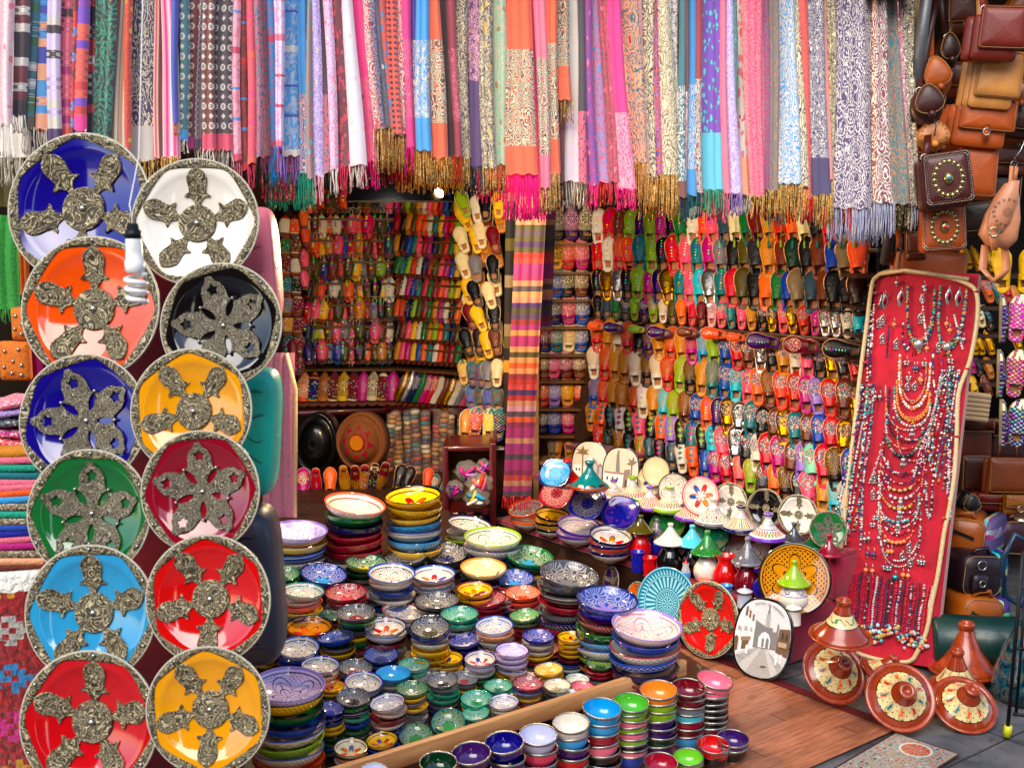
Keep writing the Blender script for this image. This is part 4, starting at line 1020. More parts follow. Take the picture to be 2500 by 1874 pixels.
for ci,(cx,cy,w_,c1,bel) in enumerate(cups):
    Y=3.22+(cx-1069)*.00108+(.0 if cy<1800 or cx<1500 else -.22); p=at(cx,cy,Y); zt=p.z; nb=len(bel); hcup=CR*.95
    pit=(zt-hcup)/max(nb,1); 
    lo,hi=.030,.05
    if cx>1590 and cy>1790: lo,hi=.03,.045
    while pit>hi: nb+=1; bel=bel+[random.choice(['k','C','s','P','w'])]; pit=(zt-hcup)/nb
    for j in range(nb+1):
        lev=nb-j; top=lev==0; c=c1 if top else bel[lev-1]; zz=j*pit
        if nb==0: zz=max(0,zt-hcup)
        CR=msz(w_,p)/2*1.02; hcup=CR*.95; M=Matrix.Translation((p.x+random.uniform(-.002,.002),p.y+random.uniform(-.002,.002),zz+(.004 if top else 0)))@Matrix.Rotation(R(9 if top else random.uniform(0,2)),4,'X')@Matrix.Rotation(R(random.uniform(-3,3) if not(cx==1736 and top) else 10),4,'Y')@Matrix.Diagonal((CR,CR,hcup,1))
        r=empty('glazed_cup',M=M); b=mk('cup_body',ME_cup,r); setp(b,c); mk('silver_rim',ME_cr,r); mk('silver_foot_ring',ME_cf,r)
        topn={'c4c6e0':'pale grey blue','5cb83c':'grass green','f2912c':'light orange','7cc832':'bright lime','c8cae2':'pale lavender'}.get(c1,cn(c1))
        side='furthest left' if ci==14 else 'rear row' if ci<10 else 'front row'
        mine={'c4c6e0':'pale grey blue','5cb83c':'grass green','f2912c':'light orange','7cc832':'bright lime','c8cae2':'pale lavender'}.get(c,cn(c))
        tag(r,f"{mine} cup with silver rim, on top of its {side} stack" if top else f"{mine} cup with silver rim, {ORD[min(lev,16)-1]} below the {topn} cup of the {side}",'cup','silver rimmed cups stacked before the board')
# ---------------------------------------------------------------- cloth covered steps
MT=Matrix((-D1,D2,(0,0,1))).transposed().to_4x4()   # local x along the step, y into the shop
def MTa(t,o,z): m_=MT.copy(); m_.translation=tab(t,o,z); return m_
def stepbox(name,t0,t1,o0,o1,z0,z1,mat,bv=.008):
    v,f=box(t1-t0,o1-o0,z1-z0,bv=bv); v=[(a,b,c) for a,b,c in v]
    return mesh(name,v,f),MTa((t0+t1)/2,(o0+o1)/2,(z0+z1)/2)
st=empty('stepped_display_table',tab(0,0)); tag(st,'stepped table under dark red cloth that carries the tagines, jugs and plates','display table')
def stpart(name,t0,t1,o0,o1,z0,z1,mat):
    me,M=stepbox(name,t0,t1,o0,o1,z0,z1,mat); o=mk(name,me,None,mat); o.parent=st; o.matrix_parent_inverse=Matrix.Translation(-tab(0,0)); o.matrix_basis=M
stpart('front_step_base',.01,2.0,.012,.34,.0,.205,M_woodd)
stpart('front_step_cloth',0,2.0,.0,.42,.2,.222,M_clo)
stpart('cloth_side_drop',-.012,.0,-.004,.42,.0,.222,M_clo)
stpart('cloth_corner_drop',-.012,.16,-.006,-.001,.002,.21,M_clo)
stpart('second_step_cloth',-.02,2.1,.30,.62,.40,.42,M_clo)
stpart('second_step_leg',-.03,.04,.30,.62,.223,.40,M_clo)
stpart('second_step_gap_shade',.04,2.1,.56,.6,.223,.40,M_dark)  # dark sheet standing in for the shade of the open gap
stpart('third_step_cloth',1.62,2.1,.6,.78,.52,.545,M_clo)
# ---------------------------------------------------------------- pottery
def put(px,py,z): return atz(px,py,z)
def lidprof(t='tall'):
    if t=='tall': return [(1.0,.0),(1.02,.04),(1.0,.1),(.94,.13),(.78,.24),(.6,.4),(.42,.58),(.28,.76),(.19,.92),(.16,1.02),(.17,1.08),(.24,1.16),(.27,1.24),(.25,1.3),(.18,1.3),(.16,1.2),(.0001,1.18)]
    return [(1.0,0),(1.02,.05),(.98,.1),(.8,.2),(.5,.5),(.28,.8),(.16,1.0),(.13,1.08),(.17,1.15),(.19,1.22),(.15,1.3),(.0001,1.32)]
ME_lid={}
def lidmesh(kind,t='tall'):
    if (kind,t) not in ME_lid: v,f=lathe(lidprof(t),36); ME_lid[(kind,t)]=mesh('lid',v,f,(TG[kind],))
    return ME_lid[(kind,t)]
v,f=lathe([(.0001,0),(.6,0),(.62,.03),(.8,.08),(.97,.17),(1.0,.22),(.98,.25),(.9,.25)],36); ME_tb=mesh('base',v,f)
ME_tbs={k:mats(ME_tb,k) for k in (M_gl,M_ter)}
def tagine(px,py,w_,z,kind,c1,c2,c3,lab,h=1.0,group='small tagines on the second step',M=None,basem=None,t='tall',cat='tagine'):
    p=put(px,py,z); rr=msz(w_,p)/2
    p=p+Vector((0,rr*.95,0)) if M is None else p; rr*=1.12
    r=empty('tagine',M=M if M is not None else Matrix.Translation(p)@Matrix.Scale(rr,4)); tag(r,lab,cat,group)
    b=mk('base',ME_tbs[basem or M_gl],r); setp(b,c1 if c1!='w' else c2)
    l=mk('lid',lidmesh(kind,t),r); l.location=(0,0,.22); l.scale=(.95,.95,h); setp(l,c1,c2,c3); l.rotation_euler.z=random.uniform(0,6)
    return r,rr,p
TA=[(1387,1197,82,.545,'plain','r','Q','k','red plain conical tagine with silver arches at its foot',1.0),
(1442,1207,88,.545,'plain','t','Q','k','teal plain conical tagine with silver arches at its foot',1.0),
(1501,1228,64,.42,'zigzag','w','V','k','small painted tagine with purple rim, leftmost of the patterned row',.95),
(1548,1234,80,.42,'zigzag','w','l','n','lime rimmed painted tagine, second of the patterned row',.95),
(1591,1254,76,.42,'stripes','w','V','r','purple rimmed tagine with rainbow stripes before the white round plates',.95),
(1638,1260,82,.42,'zigzag','w','l','n','lime rimmed painted tagine before the black and white plate',.95),
(1693,1280,77,.42,'stripes','w','V','r','purple rimmed striped tagine before the orange star plate',.95),
(1748,1293,88,.42,'diamonds','w','G','k','white and grey tagine with red diamonds',.95),
(1815,1309,84,.42,'stripes','w','n','k','navy rimmed tagine with rainbow stripes',.95),
(1883,1332,88,.42,'zigzag','w','V','k','purple rimmed painted tagine, rightmost of the large patterned ones',.95),
(1944,1334,56,.42,'scroll','K','G','k','small charcoal scroll painted tagine beside the green one',1.15),
(1998,1348,60,.42,'scroll','g','g','k','small green scroll painted tagine between charcoal and crimson ones',1.15),
(2031,1366,57,.42,'scroll','C','C','k','small crimson scroll painted tagine at the end of the step',1.2)]
for a in TA:
    r,rr,p=tagine(*a[:9],h=a[9],basem=M_ter if a[5]=='Q' or a[6]=='Q' else None)
    if a[4]=='plain':
        for k in range(3):
            an=-2.3+k*.75; v,f=lathe([(.0001,.05),(.2,.045),(.3,.0)],16,0,PI); o=mk('silver_arch',mesh('silver_arch',v,f,(M_sil,)),r); o.matrix_basis=Matrix.Translation((.90*cos(an),.90*sin(an),.30))@Matrix.Rotation(an+PI/2,4,'Z')@Matrix.Rotation(R(48),4,'X')@Matrix.Diagonal((.95,.75,.6,1))
def lid_on(r,kind,c1,c2,c3,w,z,h,t='short'):
    l=mk('lid',lidmesh(kind,t),r); l.location=(0,0,z); l.scale=(w,w,h); setp(l,c1,c2,c3)
def vessel(px,py,w_,hpx,z,prof,c,lab,cat,name,mat=None,c2='w',c3='n',spout=False,handle=False,lid=None):
    p=put(px,py,z); rr=msz(w_,p)/2; hh=msz(hpx,p); p=p+Vector((0,rr*.5,0))
    r=empty(name,M=Matrix.Translation(p)@Matrix.Diagonal((rr,rr,hh,1))); tag(r,lab,cat,'jugs, jars and pots on the front step')
    v,f=lathe(prof,36)
    if spout: v=[(x-(.35 if x<0 else 0)*max(0,(zz-.85)/.15)*(abs(x)**2)*max(0,1-abs(y)*2.5),y,zz) for x,y,zz in v]
    b=mk('body',mesh('body',v,f,(mat or M_gl,)),r); setp(b,c,c2,c3)
    if handle:
        pts=[(.55,.0,.88),(.9,0,.86),(1.12,0,.68),(1.0,0,.45),(.85,0,.4)]; v,f=tube(pts,.09,8); o=mk('handle',mesh('handle',v,f,(mat or M_gl,)),r); setp(o,c,c2,c3)
    if lid: lid_on(r,lid[0],lid[1],lid[2],lid[3],lid[4],lid[5],lid[6])
    return r
JUG=[(.0001,.02),(.62,.0),(.66,.03),(.75,.12),(.95,.28),(1.0,.4),(.92,.54),(.68,.7),(.56,.8),(.6,.9),(.74,1.0),(.68,1.0),(.52,.82),(.5,.7),(.0001,.6)]
VAS=[(.0001,.02),(.5,.0),(.55,.02),(.5,.08),(.72,.22),(1.0,.45),(.98,.58),(.72,.78),(.62,.88),(.68,.97),(.72,1.0),(.6,1.0),(.0001,.9)]
JAR=[(.0001,.0),(.86,.0),(.92,.02),(.93,.05),(.9,.07),(.9,.66),(.98,.67),(1.0,.7),(.98,.73),(.93,.74),(.6,.82),(.2,.86),(.1,.87),(.08,.9),(.16,.95),(.1,1.0),(.0001,1.0)]
POT=[(.0001,.0),(.55,.0),(.6,.03),(.45,.1),(.8,.25),(1.0,.45),(.95,.62),(.6,.85),(.62,.95),(.68,1.0),(.5,1.0),(.0001,.9)]
BURN=[(.0001,0),(.85,0),(.9,.06),(.78,.14),(.86,.3),(.9,.6),(.8,.82),(.98,.9),(1.0,1.0),(.8,1.0),(.7,.85),(.0001,.6)]
pm=GL['painted']
vessel(1564,1376,56,84,.222,JUG,'r','red glossy vase under an olive green tagine lid','vase','vase',lid=('plain','O','O','k',1.28,.94,0.37),spout=False)
vessel(1604,1366,52,60,.222,VAS,'i','royal blue curved vase under a grey scroll painted lid','vase','vase',lid=('scroll','G','K','k',1.10,.95,0.55))
vessel(1637,1408,66,88,.222,JUG,'k','black glossy jug under a white tagine lid','jug','jug',lid=('plain','w','S','k',1.22,.93,0.43))
vessel(1690,1410,58,86,.222,JUG,'k','black jug under a turquoise tagine lid','jug','jug',lid=('plain','a','a','k',1.33,.93,0.44))
vessel(1727,1430,66,84,.222,JUG,'w','white pitcher under a green painted tagine lid','pitcher','pitcher',lid=('scroll','L','g','k',1.22,.93,0.52),spout=True)
vessel(1773,1442,64,86,.222,JUG,'r','open red pitcher between the white and maroon ones','pitcher','pitcher',spout=True,handle=False)
vessel(1825,1458,64,90,.222,JUG,'R','maroon pitcher under a grey scroll painted lid','pitcher','pitcher',lid=('scroll','G','G','k',1.22,.93,0.55),handle=False)
vessel(1872,1470,68,76,.222,JUG,'i','cobalt blue jug painted with darker lines beside the yellow plate','jug','jug',mat=TG['scroll'],c2='i',c3='n',spout=True)
vessel(1940,1508,76,86,.222,VAS,'w','white pot painted with blue leaves under a lime lid','pot','lidded_pot',mat=GL['lace'],c2='w',c3='i',lid=('plain','l','l','k',1.07,.94,0.53))
vessel(1558,1396,36,50,.222,BURN,'i','small blue pierced oil burner','burner','oil_burner')
vessel(1587,1408,36,48,.222,BURN,'r','small red pierced oil burner beside the blue one','burner','oil_burner')
vessel(1674,1432,24,58,.222,POT,'w','little blue and white bottle with a red stopper','bottle','bottle',mat=pm,c2='s',c3='b',lid=('plain','r','r','r',0.58,.95,0.22))
vessel(1720,1436,38,30,.222,JAR,'j','orange lidded jar half hidden behind the red tin plate','jar','lidded_jar')
vessel(1774,1468,34,40,.222,BURN,'s','small blue and white striped jar','jar','jar',mat=pm,c2='b',c3='n')
for a in ((1819,1485,40,56,'c4cad8','pale grey blue lidded jar before the maroon pitcher'),(1889,1500,42,46,'j','coral lidded jar behind the oval town plate'),(1938,1527,42,58,'w','white lidded jar before the lime lidded pot')):
    r=vessel(a[0],a[1],a[2],a[3],.222,JAR,a[4],a[5],'jar','lidded_jar'); v,f=lathe([(.93,.655),(1.0,.66),(1.02,.7),(1.0,.735),(.94,.74)],30); mk('silver_band',mesh('silver_band',v,f,(M_sil,)),r)
# footed bowls at the far end of the front step
def fbowl(px,py,w_,pin,c1,c2,c3,lab,below,tf=8,ts=5,fz=.222):
    z=fz+.1; p=atz(px,py,z)
    for _ in range(6):
        rr=msz(w_,p)/2; nb=len(below); zt=fz+nb*.34*rr+.62*rr; p=atz(px,py,zt)
    for j,cb in enumerate(reversed(below)):
        M=Matrix.Translation((p.x,p.y,fz+j*.34*rr))@Matrix.Rotation(R(random.uniform(0,3)),4,'X')@Matrix.Scale(rr,4); b=mk('footed_bowl',bowlmesh('plain','arches' if cb=='w' else 'dots',40,.62,.34),None,None,M); setp(b,cb,c2,'k'); b['c1o']=cc('w' if cb in'wlF' else cb)
        tag(b,f"{cn(cb)} footed bowl with {cn(c2)} rim, {ORD[nb-j-1]} under the {lab}",'bowl','footed bowls on the front step')
    M=Matrix.Translation((p.x,p.y,fz+nb*.34*rr+.02*rr))@Matrix.Rotation(R(tf),4,'X')@Matrix.Rotation(R(ts),4,'Y')@Matrix.Scale(rr,4)
    b=mk('footed_bowl',bowlmesh(pin,'hatch',44,.62,.34),None,None,M); setp(b,c1,c2,c3); b['c1o']=cc(c1); tag(b,lab,'bowl','footed bowls on the front step')
fbowl(1289,1236,88,'painted','w','o','r','orange rimmed patterned bowl at the far end of the step',['l','w'],14,-12)
fbowl(1348,1253,88,'fancy','y','k','r','yellow footed bowl with dark rim beside the orange rimmed one',['y','w'],8,6)
fbowl(1412,1279,109,'painted','w','V','v','purple rimmed white bowl with radiating leaves',['F'],12,6)
fbowl(1490,1302,107,'fancy','w','n','r','navy rimmed white bowl with red and green flowers',['j','w'],12,4)
# ---------------------------------------------------------------- leaning plates
def plate_at(px,py,w_,h_,z_bot,face,label,c1='s',c2='b',c3='n',mat='painted',kind=None,shape='round',Yoff=0,roll=0,group='plates standing on the steps'):
    """py is the plate centre; it stands on height z_bot, so its distance follows"""
    bottom=atz(px,py+h_/2,z_bot); Y=bottom.y+Yoff; p=at(px,py,Y); hh=msz(h_,p)/2*1.03
    if shape=='square': hh=msz(w_,p)/2*.98; p=p+Vector((0,hh*.5,0)); face=(-.3,-.72,.72); 
    M=basis(face,loc=p,s=hh)@Matrix.Rotation(roll,4,'Z')
    if kind: return tinplate(M,c1,kind,label,0.0,6,group)
    if shape=='round': v,f=lathe([(.0001,-.06),(.6,-.05),(.9,-.0),(1.0,.04),(1.0,.06),(.95,.055),(.7,.0),(.45,-.02),(.0001,-.02)],48)
    else:
        out=[]; n=48
        for i in range(n):
            a=2*PI*i/n+PI/4*0; e=.62; out.append((.86*math.copysign(abs(cos(a))**e,cos(a))*(1.15 if shape=='square' else .86),math.copysign(abs(sin(a))**e,sin(a))))
        v,f=slab(out,[(1,-.05),(.93,-.05),(.8,.0),(.4,.01)],back=.05); v=[(a,c,-b) for a,b,c in v]
    o=mk('ceramic_plate',mesh('ceramic_plate',v,f,(GL[mat] if isinstance(mat,str) else mat,)),None,None,M); setp(o,c1,c2,c3); return tag(o,label,'plate',group)
FL=Vector((-.72,-.72,.26)); FL2=Vector((-.55,-.85,.22))
m=Mat('carved_turquoise'); x,y,z=m.sep(m.co()); r,th=polar(m,x,y)
k=(((th*30.0).sin()>.0)*win(r,.42,.72)).mx(((th*24.0).sin()>.2)*win(r,.2,.3)).mx(((th*8.0).sin()>.1)*(r<.14)).mx(((r-.75).abs()<.012)).mx((r-.38).abs()<.012).mx((r-.33).abs()<.008).mx((r-.17).abs()<.012).mx(((th*26.0).sin().abs()*.14+.78>r)*(r>.78)*((th*52.0).sin()>-.3)).mx(((r-.97).abs()<.01))
M_tur=m.fin(m.mix(k,'1a86a6','a4dbe4'),.15,0,.4)
plate_at(1628,1472,122,172,.0,FL,'large turquoise plate with carved rays leaning on the step',mat=M_tur)
bt=atz(1730,1603,0); p=at(1728,1511,bt.y-.0); tinplate(basis((-.75,-.66,.22),loc=p,s=msz(183,p)/2),(.62,.008,.006),'hands','red plate with tin hands leaning on the front step',.9,6,'plates leaning on the front step')
p=at(1556,1452,at(1556,1452,1).y*5.0); tinplate(basis((-.8,-.6,.2),loc=at(1556,1455,5.18),s=msz(72,at(1556,1452,5.1))/2),'o','hands','small orange plate with tin hands behind the turquoise plate',.3,6,'plates leaning on the front step')
tinplate(basis((-.9,-.4,.2),loc=at(1492,1418,5.35),s=msz(72,at(1492,1418,5.35))/2),'P','hands','small dark purple plate with tin hands behind the blue bowls',.3,6,'plates leaning on the front step')
plate_at(1940,1413,200,172,.222,(-.35,-.9,.3),'big yellow plate with black arabesques behind the lime lidded pot',c1='m',c2='k',c3='k',mat='painted')
plate_at(1356,1158,82,78,.545,(-.2,-.95,.2),'pale blue square plate with navy medallion',c1='s',c2='n',c3='n',mat='lace',shape='square')
plate_at(1360,1207,84,52,.40,(-.3,-.9,.35),'maroon engraved square plate behind the yellow bowl',c1='C',c2='C',c3='R',mat='engraved',shape='square',roll=-.2)
plate_at(1436,1233,88,56,.40,(-.3,-.9,.35),'navy engraved square plate left of the cobalt one',c1='n',c2='i',c3='i',mat='engraved',shape='square',roll=-.25)
plate_at(1518,1256,92,58,.37,(-.3,-.9,.35),'cobalt square plate behind the navy rimmed bowl',c1='i',c2='n',c3='n',mat='lace',shape='square',roll=-.2)
plate_at(1632,1289,98,66,.30,(-.3,-.9,.35),'green square plate with black scrolls behind the white lid',c1='g',c2='k',c3='k',mat='lace',shape='square',roll=-.2)
plate_at(1738,1312,104,68,.32,(-.3,-.9,.35),'bluish green square plate with black scrolls behind the green lid',c1='0a6a50',c2='k',c3='k',mat='lace',shape='square',roll=-.2)
plate_at(1826,1340,132,70,.26,(-.3,-.9,.35),'white square plate painted with red arches',c1='w',c2='C',c3='C',mat='painted',shape='square',roll=-.1)
FB=(-.5,-.85,.15)
plate_at(1590,1172,68,72,.46,FB,'cream round plate with fine flowers among the tagines',c1='c',c2='u',c3='O',mat='fancy')
plate_at(1602,1150,66,70,.52,FB,'cream round plate with small red diamonds behind another',c1='c',c2='u',c3='C',mat='net')
plate_at(1646,1196,60,82,.45,FB,'black and white leaf painted plate behind the lime tagine',c1='w',c2='k',c3='k',mat='lace')
plate_at(1711,1210,74,94,.46,FB,'white plate with an orange star and red edge',c1='w',c2='x',c3='t',mat='fancy')
for px,py,w_,h_,c,kd,lab,f_ in ((1782,1224,74,92,'w','cross','white plate with tin cross, left of the black one',(-.6,-.8,.15)),(1868,1240,74,94,'k','cross','black plate with tin cross between two white ones',(-.6,-.8,.15)),(1948,1256,78,98,'w','cross','white plate with tin cross, right of the black one',(-.5,-.85,.15)),(2022,1292,96,90,'g','star','green plate with pierced tin star beside the jewellery board',(-.1,-.95,.3))):
    bt=atz(px,py+h_/2,.45); p=at(px,py,bt.y+.02); tinplate(basis(f_,loc=p,s=msz(h_,p)/2),c,kd,lab,0,6,'tin trimmed plates behind the tagines')
# oval plates with painted towns: built as painted relief on the plate's own face
def ovalplate(p,M,label,scene,fr,sky_,wht):
    """M maps plate coordinates (x right, y up, z out; half height 1)"""
    r=empty('souvenir_plate',M=M); tag(r,label,'souvenir plate','oval plates painted with old towns')
    out=[]; n=48
    for i in range(n):
        a=2*PI*i/n; out.append((.70*math.copysign(abs(cos(a))**.75,cos(a)),math.copysign(abs(sin(a))**.85,sin(a))))
    v,f=slab(out,[(1,-.05),(.975,-.06),(.93,-.05)],back=.03); setp(mk('black_edge',mesh('black_edge',[(a,c,-b) for a,b,c in v],f,(M_cup,)),r),'k')
    def inside(x,y): return (abs(x)/.66)**2.5+(abs(y)/.95)**2.2<1
    def clip(pts):
        res=[]
        for x,y in pts:
            s=1.0
            while not inside(x*s,y*s): s-=.02
            res.append((x*s,y*s))
        return res
    def dens(pts):
        o_=[]
        for a,b in zip(pts,pts[1:]+pts[:1]):
            for k in range(6): o_.append((a[0]+(b[0]-a[0])*k/6,a[1]+(b[1]-a[1])*k/6))
        return o_
    lay=0
    face=MB(); cols=[]
    def shape(pts,c,z):
        pts=clip(dens(pts)); me_v=[(x,y,.052+z) for x,y in pts]; face.add(me_v,[tuple(range(len(me_v)))],0,None,c)
    base=[(.70*.94*math.copysign(abs(cos(2*PI*i/48))**.75,cos(2*PI*i/48)),.94*math.copysign(abs(sin(2*PI*i/48))**.85,sin(2*PI*i/48))) for i in range(48)]
    face.add([(x,y,.0515) for x,y in base],[tuple(range(48))],0,None,sky_)
    for k,(pts,c) in enumerate(scene): shape(pts,c,.0016*(k+1))
    m_=PAINT
    mk('painted_town',face.mesh('painted_town',(m_,),smooth=False,colr=True),r)
    return r
m=Mat('plate_painting'); c=m.attr('Col',obj=False); nz=m.noise(m.co(),22,4,.6); PAINT=m.fin(m.hue(c,v=nz*.5+.75),.14,0,.5)
wh=(.72,.72,.70); dk=(.06,.045,.035); gy=(.2,.19,.18); mg=(.38,.36,.34); br=(.16,.09,.05); lg=(.5,.49,.47)
def rc(x0,y0,x1,y1): return [(x0,y0),(x1,y0),(x1,y1),(x0,y1)]
town=[([(-.7,-.62),(-.05,-.2),(.1,-.2),(.7,-.7),(.4,-1),(-.4,-1)],mg),([(-.5,-.75),(-.02,-.22),(.02,-.22),(-.3,-.9)],lg),([(.1,-.25),(.16,-.25),(.5,-.8),(.35,-.95)],lg),
 ([(-.7,-.55),(-.2,-.28),(-.2,.48),(-.42,.6),(-.48,.82),(-.7,.6)],wh),([(-.2,-.25),(.35,-.2),(.35,.22),(.22,.22),(.22,.3),(.02,.32),(-.2,.42)],gy),
 (rc(.03,.3,.13,.62),mg),(rc(.055,.62,.105,.72),gy),(rc(.07,.72,.09,.84),dk),([(.35,-.25),(.7,-.35),(.7,.38),(.38,.32)],br),([(.30,-.2),(.36,-.2),(.36,.4),(.32,.46)],gy),
 ([(-.08,-.22),(.2,-.2),(.2,.02),(.14,.14),(.06,.18),(-.02,.14),(-.08,.02)],wh),([(.0,-.2),(.06,-.2),(.06,-.02),(.03,.04),(0,-.02)],gy),([(.1,-.2),(.17,-.2),(.17,.0),(.13,.06),(.1,0)],gy),
 ([(-.65,-.45),(-.55,-.4),(-.55,-.1),(-.6,-.04),(-.65,-.1)],br),([(-.46,-.36),(-.3,-.3),(-.3,-.04),(-.46,-.08)],br),([(-.5,-.06),(-.26,.0),(-.28,-.1),(-.48,-.16)],(.3,.18,.1)),
 (rc(-.46,.48,-.41,.7),br),(rc(-.37,.44,-.33,.62),br),(rc(-.28,.38,-.24,.54),br),(rc(-.6,.1,-.52,.2),mg),(rc(-.44,.12,-.37,.22),mg),(rc(-.3,.12,-.25,.22),mg),
 ([(.38,-.55),(.42,-.55),(.44,-.3),(.40,-.26),(.36,-.32)],wh),([(.48,-.5),(.52,-.5),(.53,-.3),(.5,-.26),(.47,-.32)],wh),([(-.34,-.45),(-.29,-.45),(-.28,-.24),(-.31,-.2),(-.35,-.26)],wh),([(.05,-.68),(.18,-.66),(.2,-.63),(.08,-.64)],dk),(rc(.4,-.1,.6,.02),(.42,.3,.2)),(rc(.46,.1,.5,.26),dk),(rc(.56,.08,.6,.24),dk)]
bt=atz(1868,1656,.0); p=at(1863,1558,bt.y+.03); Mv=basis((-.62,-.78,.27),loc=p,s=msz(198,p)/2)
sp_=ovalplate(p,Mv@Matrix.Diagonal((1.12,1,1,1)),'large oval plate with a painted black and white town gate, on the floor',town,.05,(.60,.60,.60),wh)
# the lettering round its top edge
txt='SOUVENIR DE MARRAKECH'
for i,ch in enumerate(txt):
    if ch==' ': continue
    fcu=bpy.data.curves.new('letter','FONT'); fcu.body=ch; fcu.size=.062; fcu.align_x='CENTER'; fcu.extrude=.001
    o=bpy.data.objects.new('letter',fcu); col.objects.link(o); bpy.context.view_layer.update(); me=bpy.data.meshes.new_from_object(o.evaluated_get(bpy.context.evaluated_depsgraph_get())); bpy.data.objects.remove(o)
    if not me.materials: me.materials.append(M_blk)
    else: me.materials[0]=M_blk
    a=R(112-i*3.1); q=mk('letter',me,sp_); q.matrix_basis=Matrix.Translation((.80*cos(a)*.8,.84*sin(a),.11))@Matrix.Rotation(a-PI/2,4,'Z')
kas=[([(-.7,-.6),(.7,-.7),(.5,-1),(-.5,-1)],(.45,.4,.34)),([(-.62,-.55),(-.1,-.5),(-.1,-.1),(-.3,-.1),(-.3,-.02),(-.6,-.05)],wh),([(-.12,-.6),(.1,-.6),(.1,.3),(-.02,.3),(-.02,.22),(-.12,.22)],wh),([(.1,-.65),(.7,-.75),(.7,-.1),(.6,.05),(.5,-.02),(.42,.1),(.32,.02),(.25,.2),(.1,.3)],(.22,.15,.11)),
 ([(.16,-.5),(.3,-.55),(.3,.0),(.16,.12)],mg),([(.4,-.6),(.5,-.62),(.5,-.1),(.4,-.05)],mg),(rc(-.5,-.3,-.44,-.2),dk),(rc(-.38,-.3,-.33,-.2),dk),(rc(-.06,.0,-.02,.12),dk),(rc(.02,.0,.06,.12),dk),
 ([(-.25,-.55),(-.2,-.55),(-.26,.48),(-.3,.48)],br),([(-.28,.4),(-.55,.42),(-.4,.5),(-.55,.6),(-.36,.58),(-.3,.78),(-.22,.58),(-.05,.62),(-.16,.5),(-.04,.42)],(.2,.12,.05))]
p=at(1440,1133,6.15); ovalplate(p,basis((-.45,-.86,.2),loc=p,s=msz(116,p)/2)@Matrix.Diagonal((1.2,1,1,1)),'oval plate with painted palm tree and kasbah, left of its pair',kas,.05,(.62,.54,.43),wh)
kas2=[([(-.7,-.6),(.7,-.7),(.5,-1),(-.5,-1)],(.45,.4,.34)),([(-.62,-.65),(.2,-.55),(.2,-.1),(-.3,-.1),(-.3,.0),(-.62,-.05)],wh),([(-.18,.0),(-.02,-.02),(-.1,.7),(-.2,.7)],gy),(rc(-.18,.7,-.1,.84),gy),([(.12,-.6),(.4,-.65),(.36,.15),(.14,.1)],(.24,.17,.12)),([(.3,-.7),(.7,-.75),(.7,-.25),(.3,-.2)],wh),(rc(-.5,-.35,-.44,-.22),dk),(rc(-.3,-.35,-.24,-.22),dk),(rc(-.12,-.35,-.06,-.22),dk),([(.2,-.55),(.27,-.55),(.27,-.3),(.23,-.25),(.2,-.3)],dk),
 (rc(-.6,-.08,.15,-.02),(.35,.18,.1)),([(.4,-.2),(.44,-.2),(.42,.4),(.38,.4)],br),([(.4,.3),(.2,.35),(.32,.42),(.25,.58),(.38,.5),(.45,.66),(.48,.48),(.6,.5),(.5,.38)],(.2,.12,.05))]
p=at(1516,1152,6.0); ovalplate(p,basis((-.5,-.84,.2),loc=p,s=msz(124,p)/2)@Matrix.Diagonal((1.15,1,1,1)),'oval plate with painted minaret and palm, right of its pair',kas2,.05,(.62,.54,.43),wh)
# ---------------------------------------------------------------- terracotta tagines on the right
def btag(px,py,w_,axis,kind,lab,Y=None,z=None,h=1.0,base=True):
    p=atz(px,py,z) if Y is None else at(px,py,Y); rr=msz(w_,p)/2
    M=basis(axis,up=(0,1,.2) if abs(Vector(axis).normalized().z)>.9 else (0,0,1),loc=p,s=rr)
    r=empty('terracotta_tagine',M=M); tag(r,lab,'tagine','large terracotta tagines on the paving')
    v,f=lathe([(.0001,-.16),(.6,-.16),(.66,-.12),(.86,-.06),(.98,.02),(1.03,.06),(1.02,.1),(.95,.11),(.86,.06),(.84,.04)],44); mk('base_dish',mesh('base_dish',v,f,(M_ter,)),r)
    v,f=lathe([(.86,.03),(.9,.07),(.86,.12),(.74,.2),(.56,.36),(.42,.52),(.32,.68),(.25,.82),(.2,.92)],44); l=mk('lid',mesh('lid',v,f,(TG[kind] if kind else M_ter,)),r)
    l.location=(0,0,0); l.scale=(1,1,h); setp(l,'Q','Q','k')
    v,f=lathe([(.19,.9),(.2,.95),(.23,.99),(.245,1.03),(.23,1.08),(.19,1.11),(.14,1.10),(.12,1.08),(.1,.98),(.0001,.97)],30); k=mk('knob',mesh('knob',v,f,(M_ter,)),l)
    return r
btag(2356,1640,168,(0,.05,1),None,'tall plain terracotta tagine at the back by the rolled mat',z=.02,h=1.35)
btag(2334,1680,132,(-.05,-.1,1),'rustic','terracotta tagine with cream band behind the front right one',z=.06,h=1.42)
btag(2145,1650,118,(.55,-.15,.8),'rustic','terracotta tagine tipped to the right under the jewellery board',z=.1,h=1.0)
btag(2035,1640,158,(.18,-.75,.62),'rustic','tilted terracotta tagine under the stacked one',z=.13,h=.82)
btag(2052,1556,149,(.02,-.12,1),'leafband','terracotta tagine balanced on top of the tilted one, leaf on its band',z=.33,h=1.25)
btag(2197,1702,166,(-.04,-.86,.62),'rustic','terracotta tagine facing the street in front of the jewellery board',z=.11,h=.8)
btag(2352,1722,154,(.02,-.6,.8),'rustic','terracotta tagine at the front right, beside the steel stand',z=.06,h=.95)
btag(1858,1935,100,(0,0,1),'rustic','terracotta tagine cut by the bottom edge, on the wooden floor',Y=3.35,h=1.05)
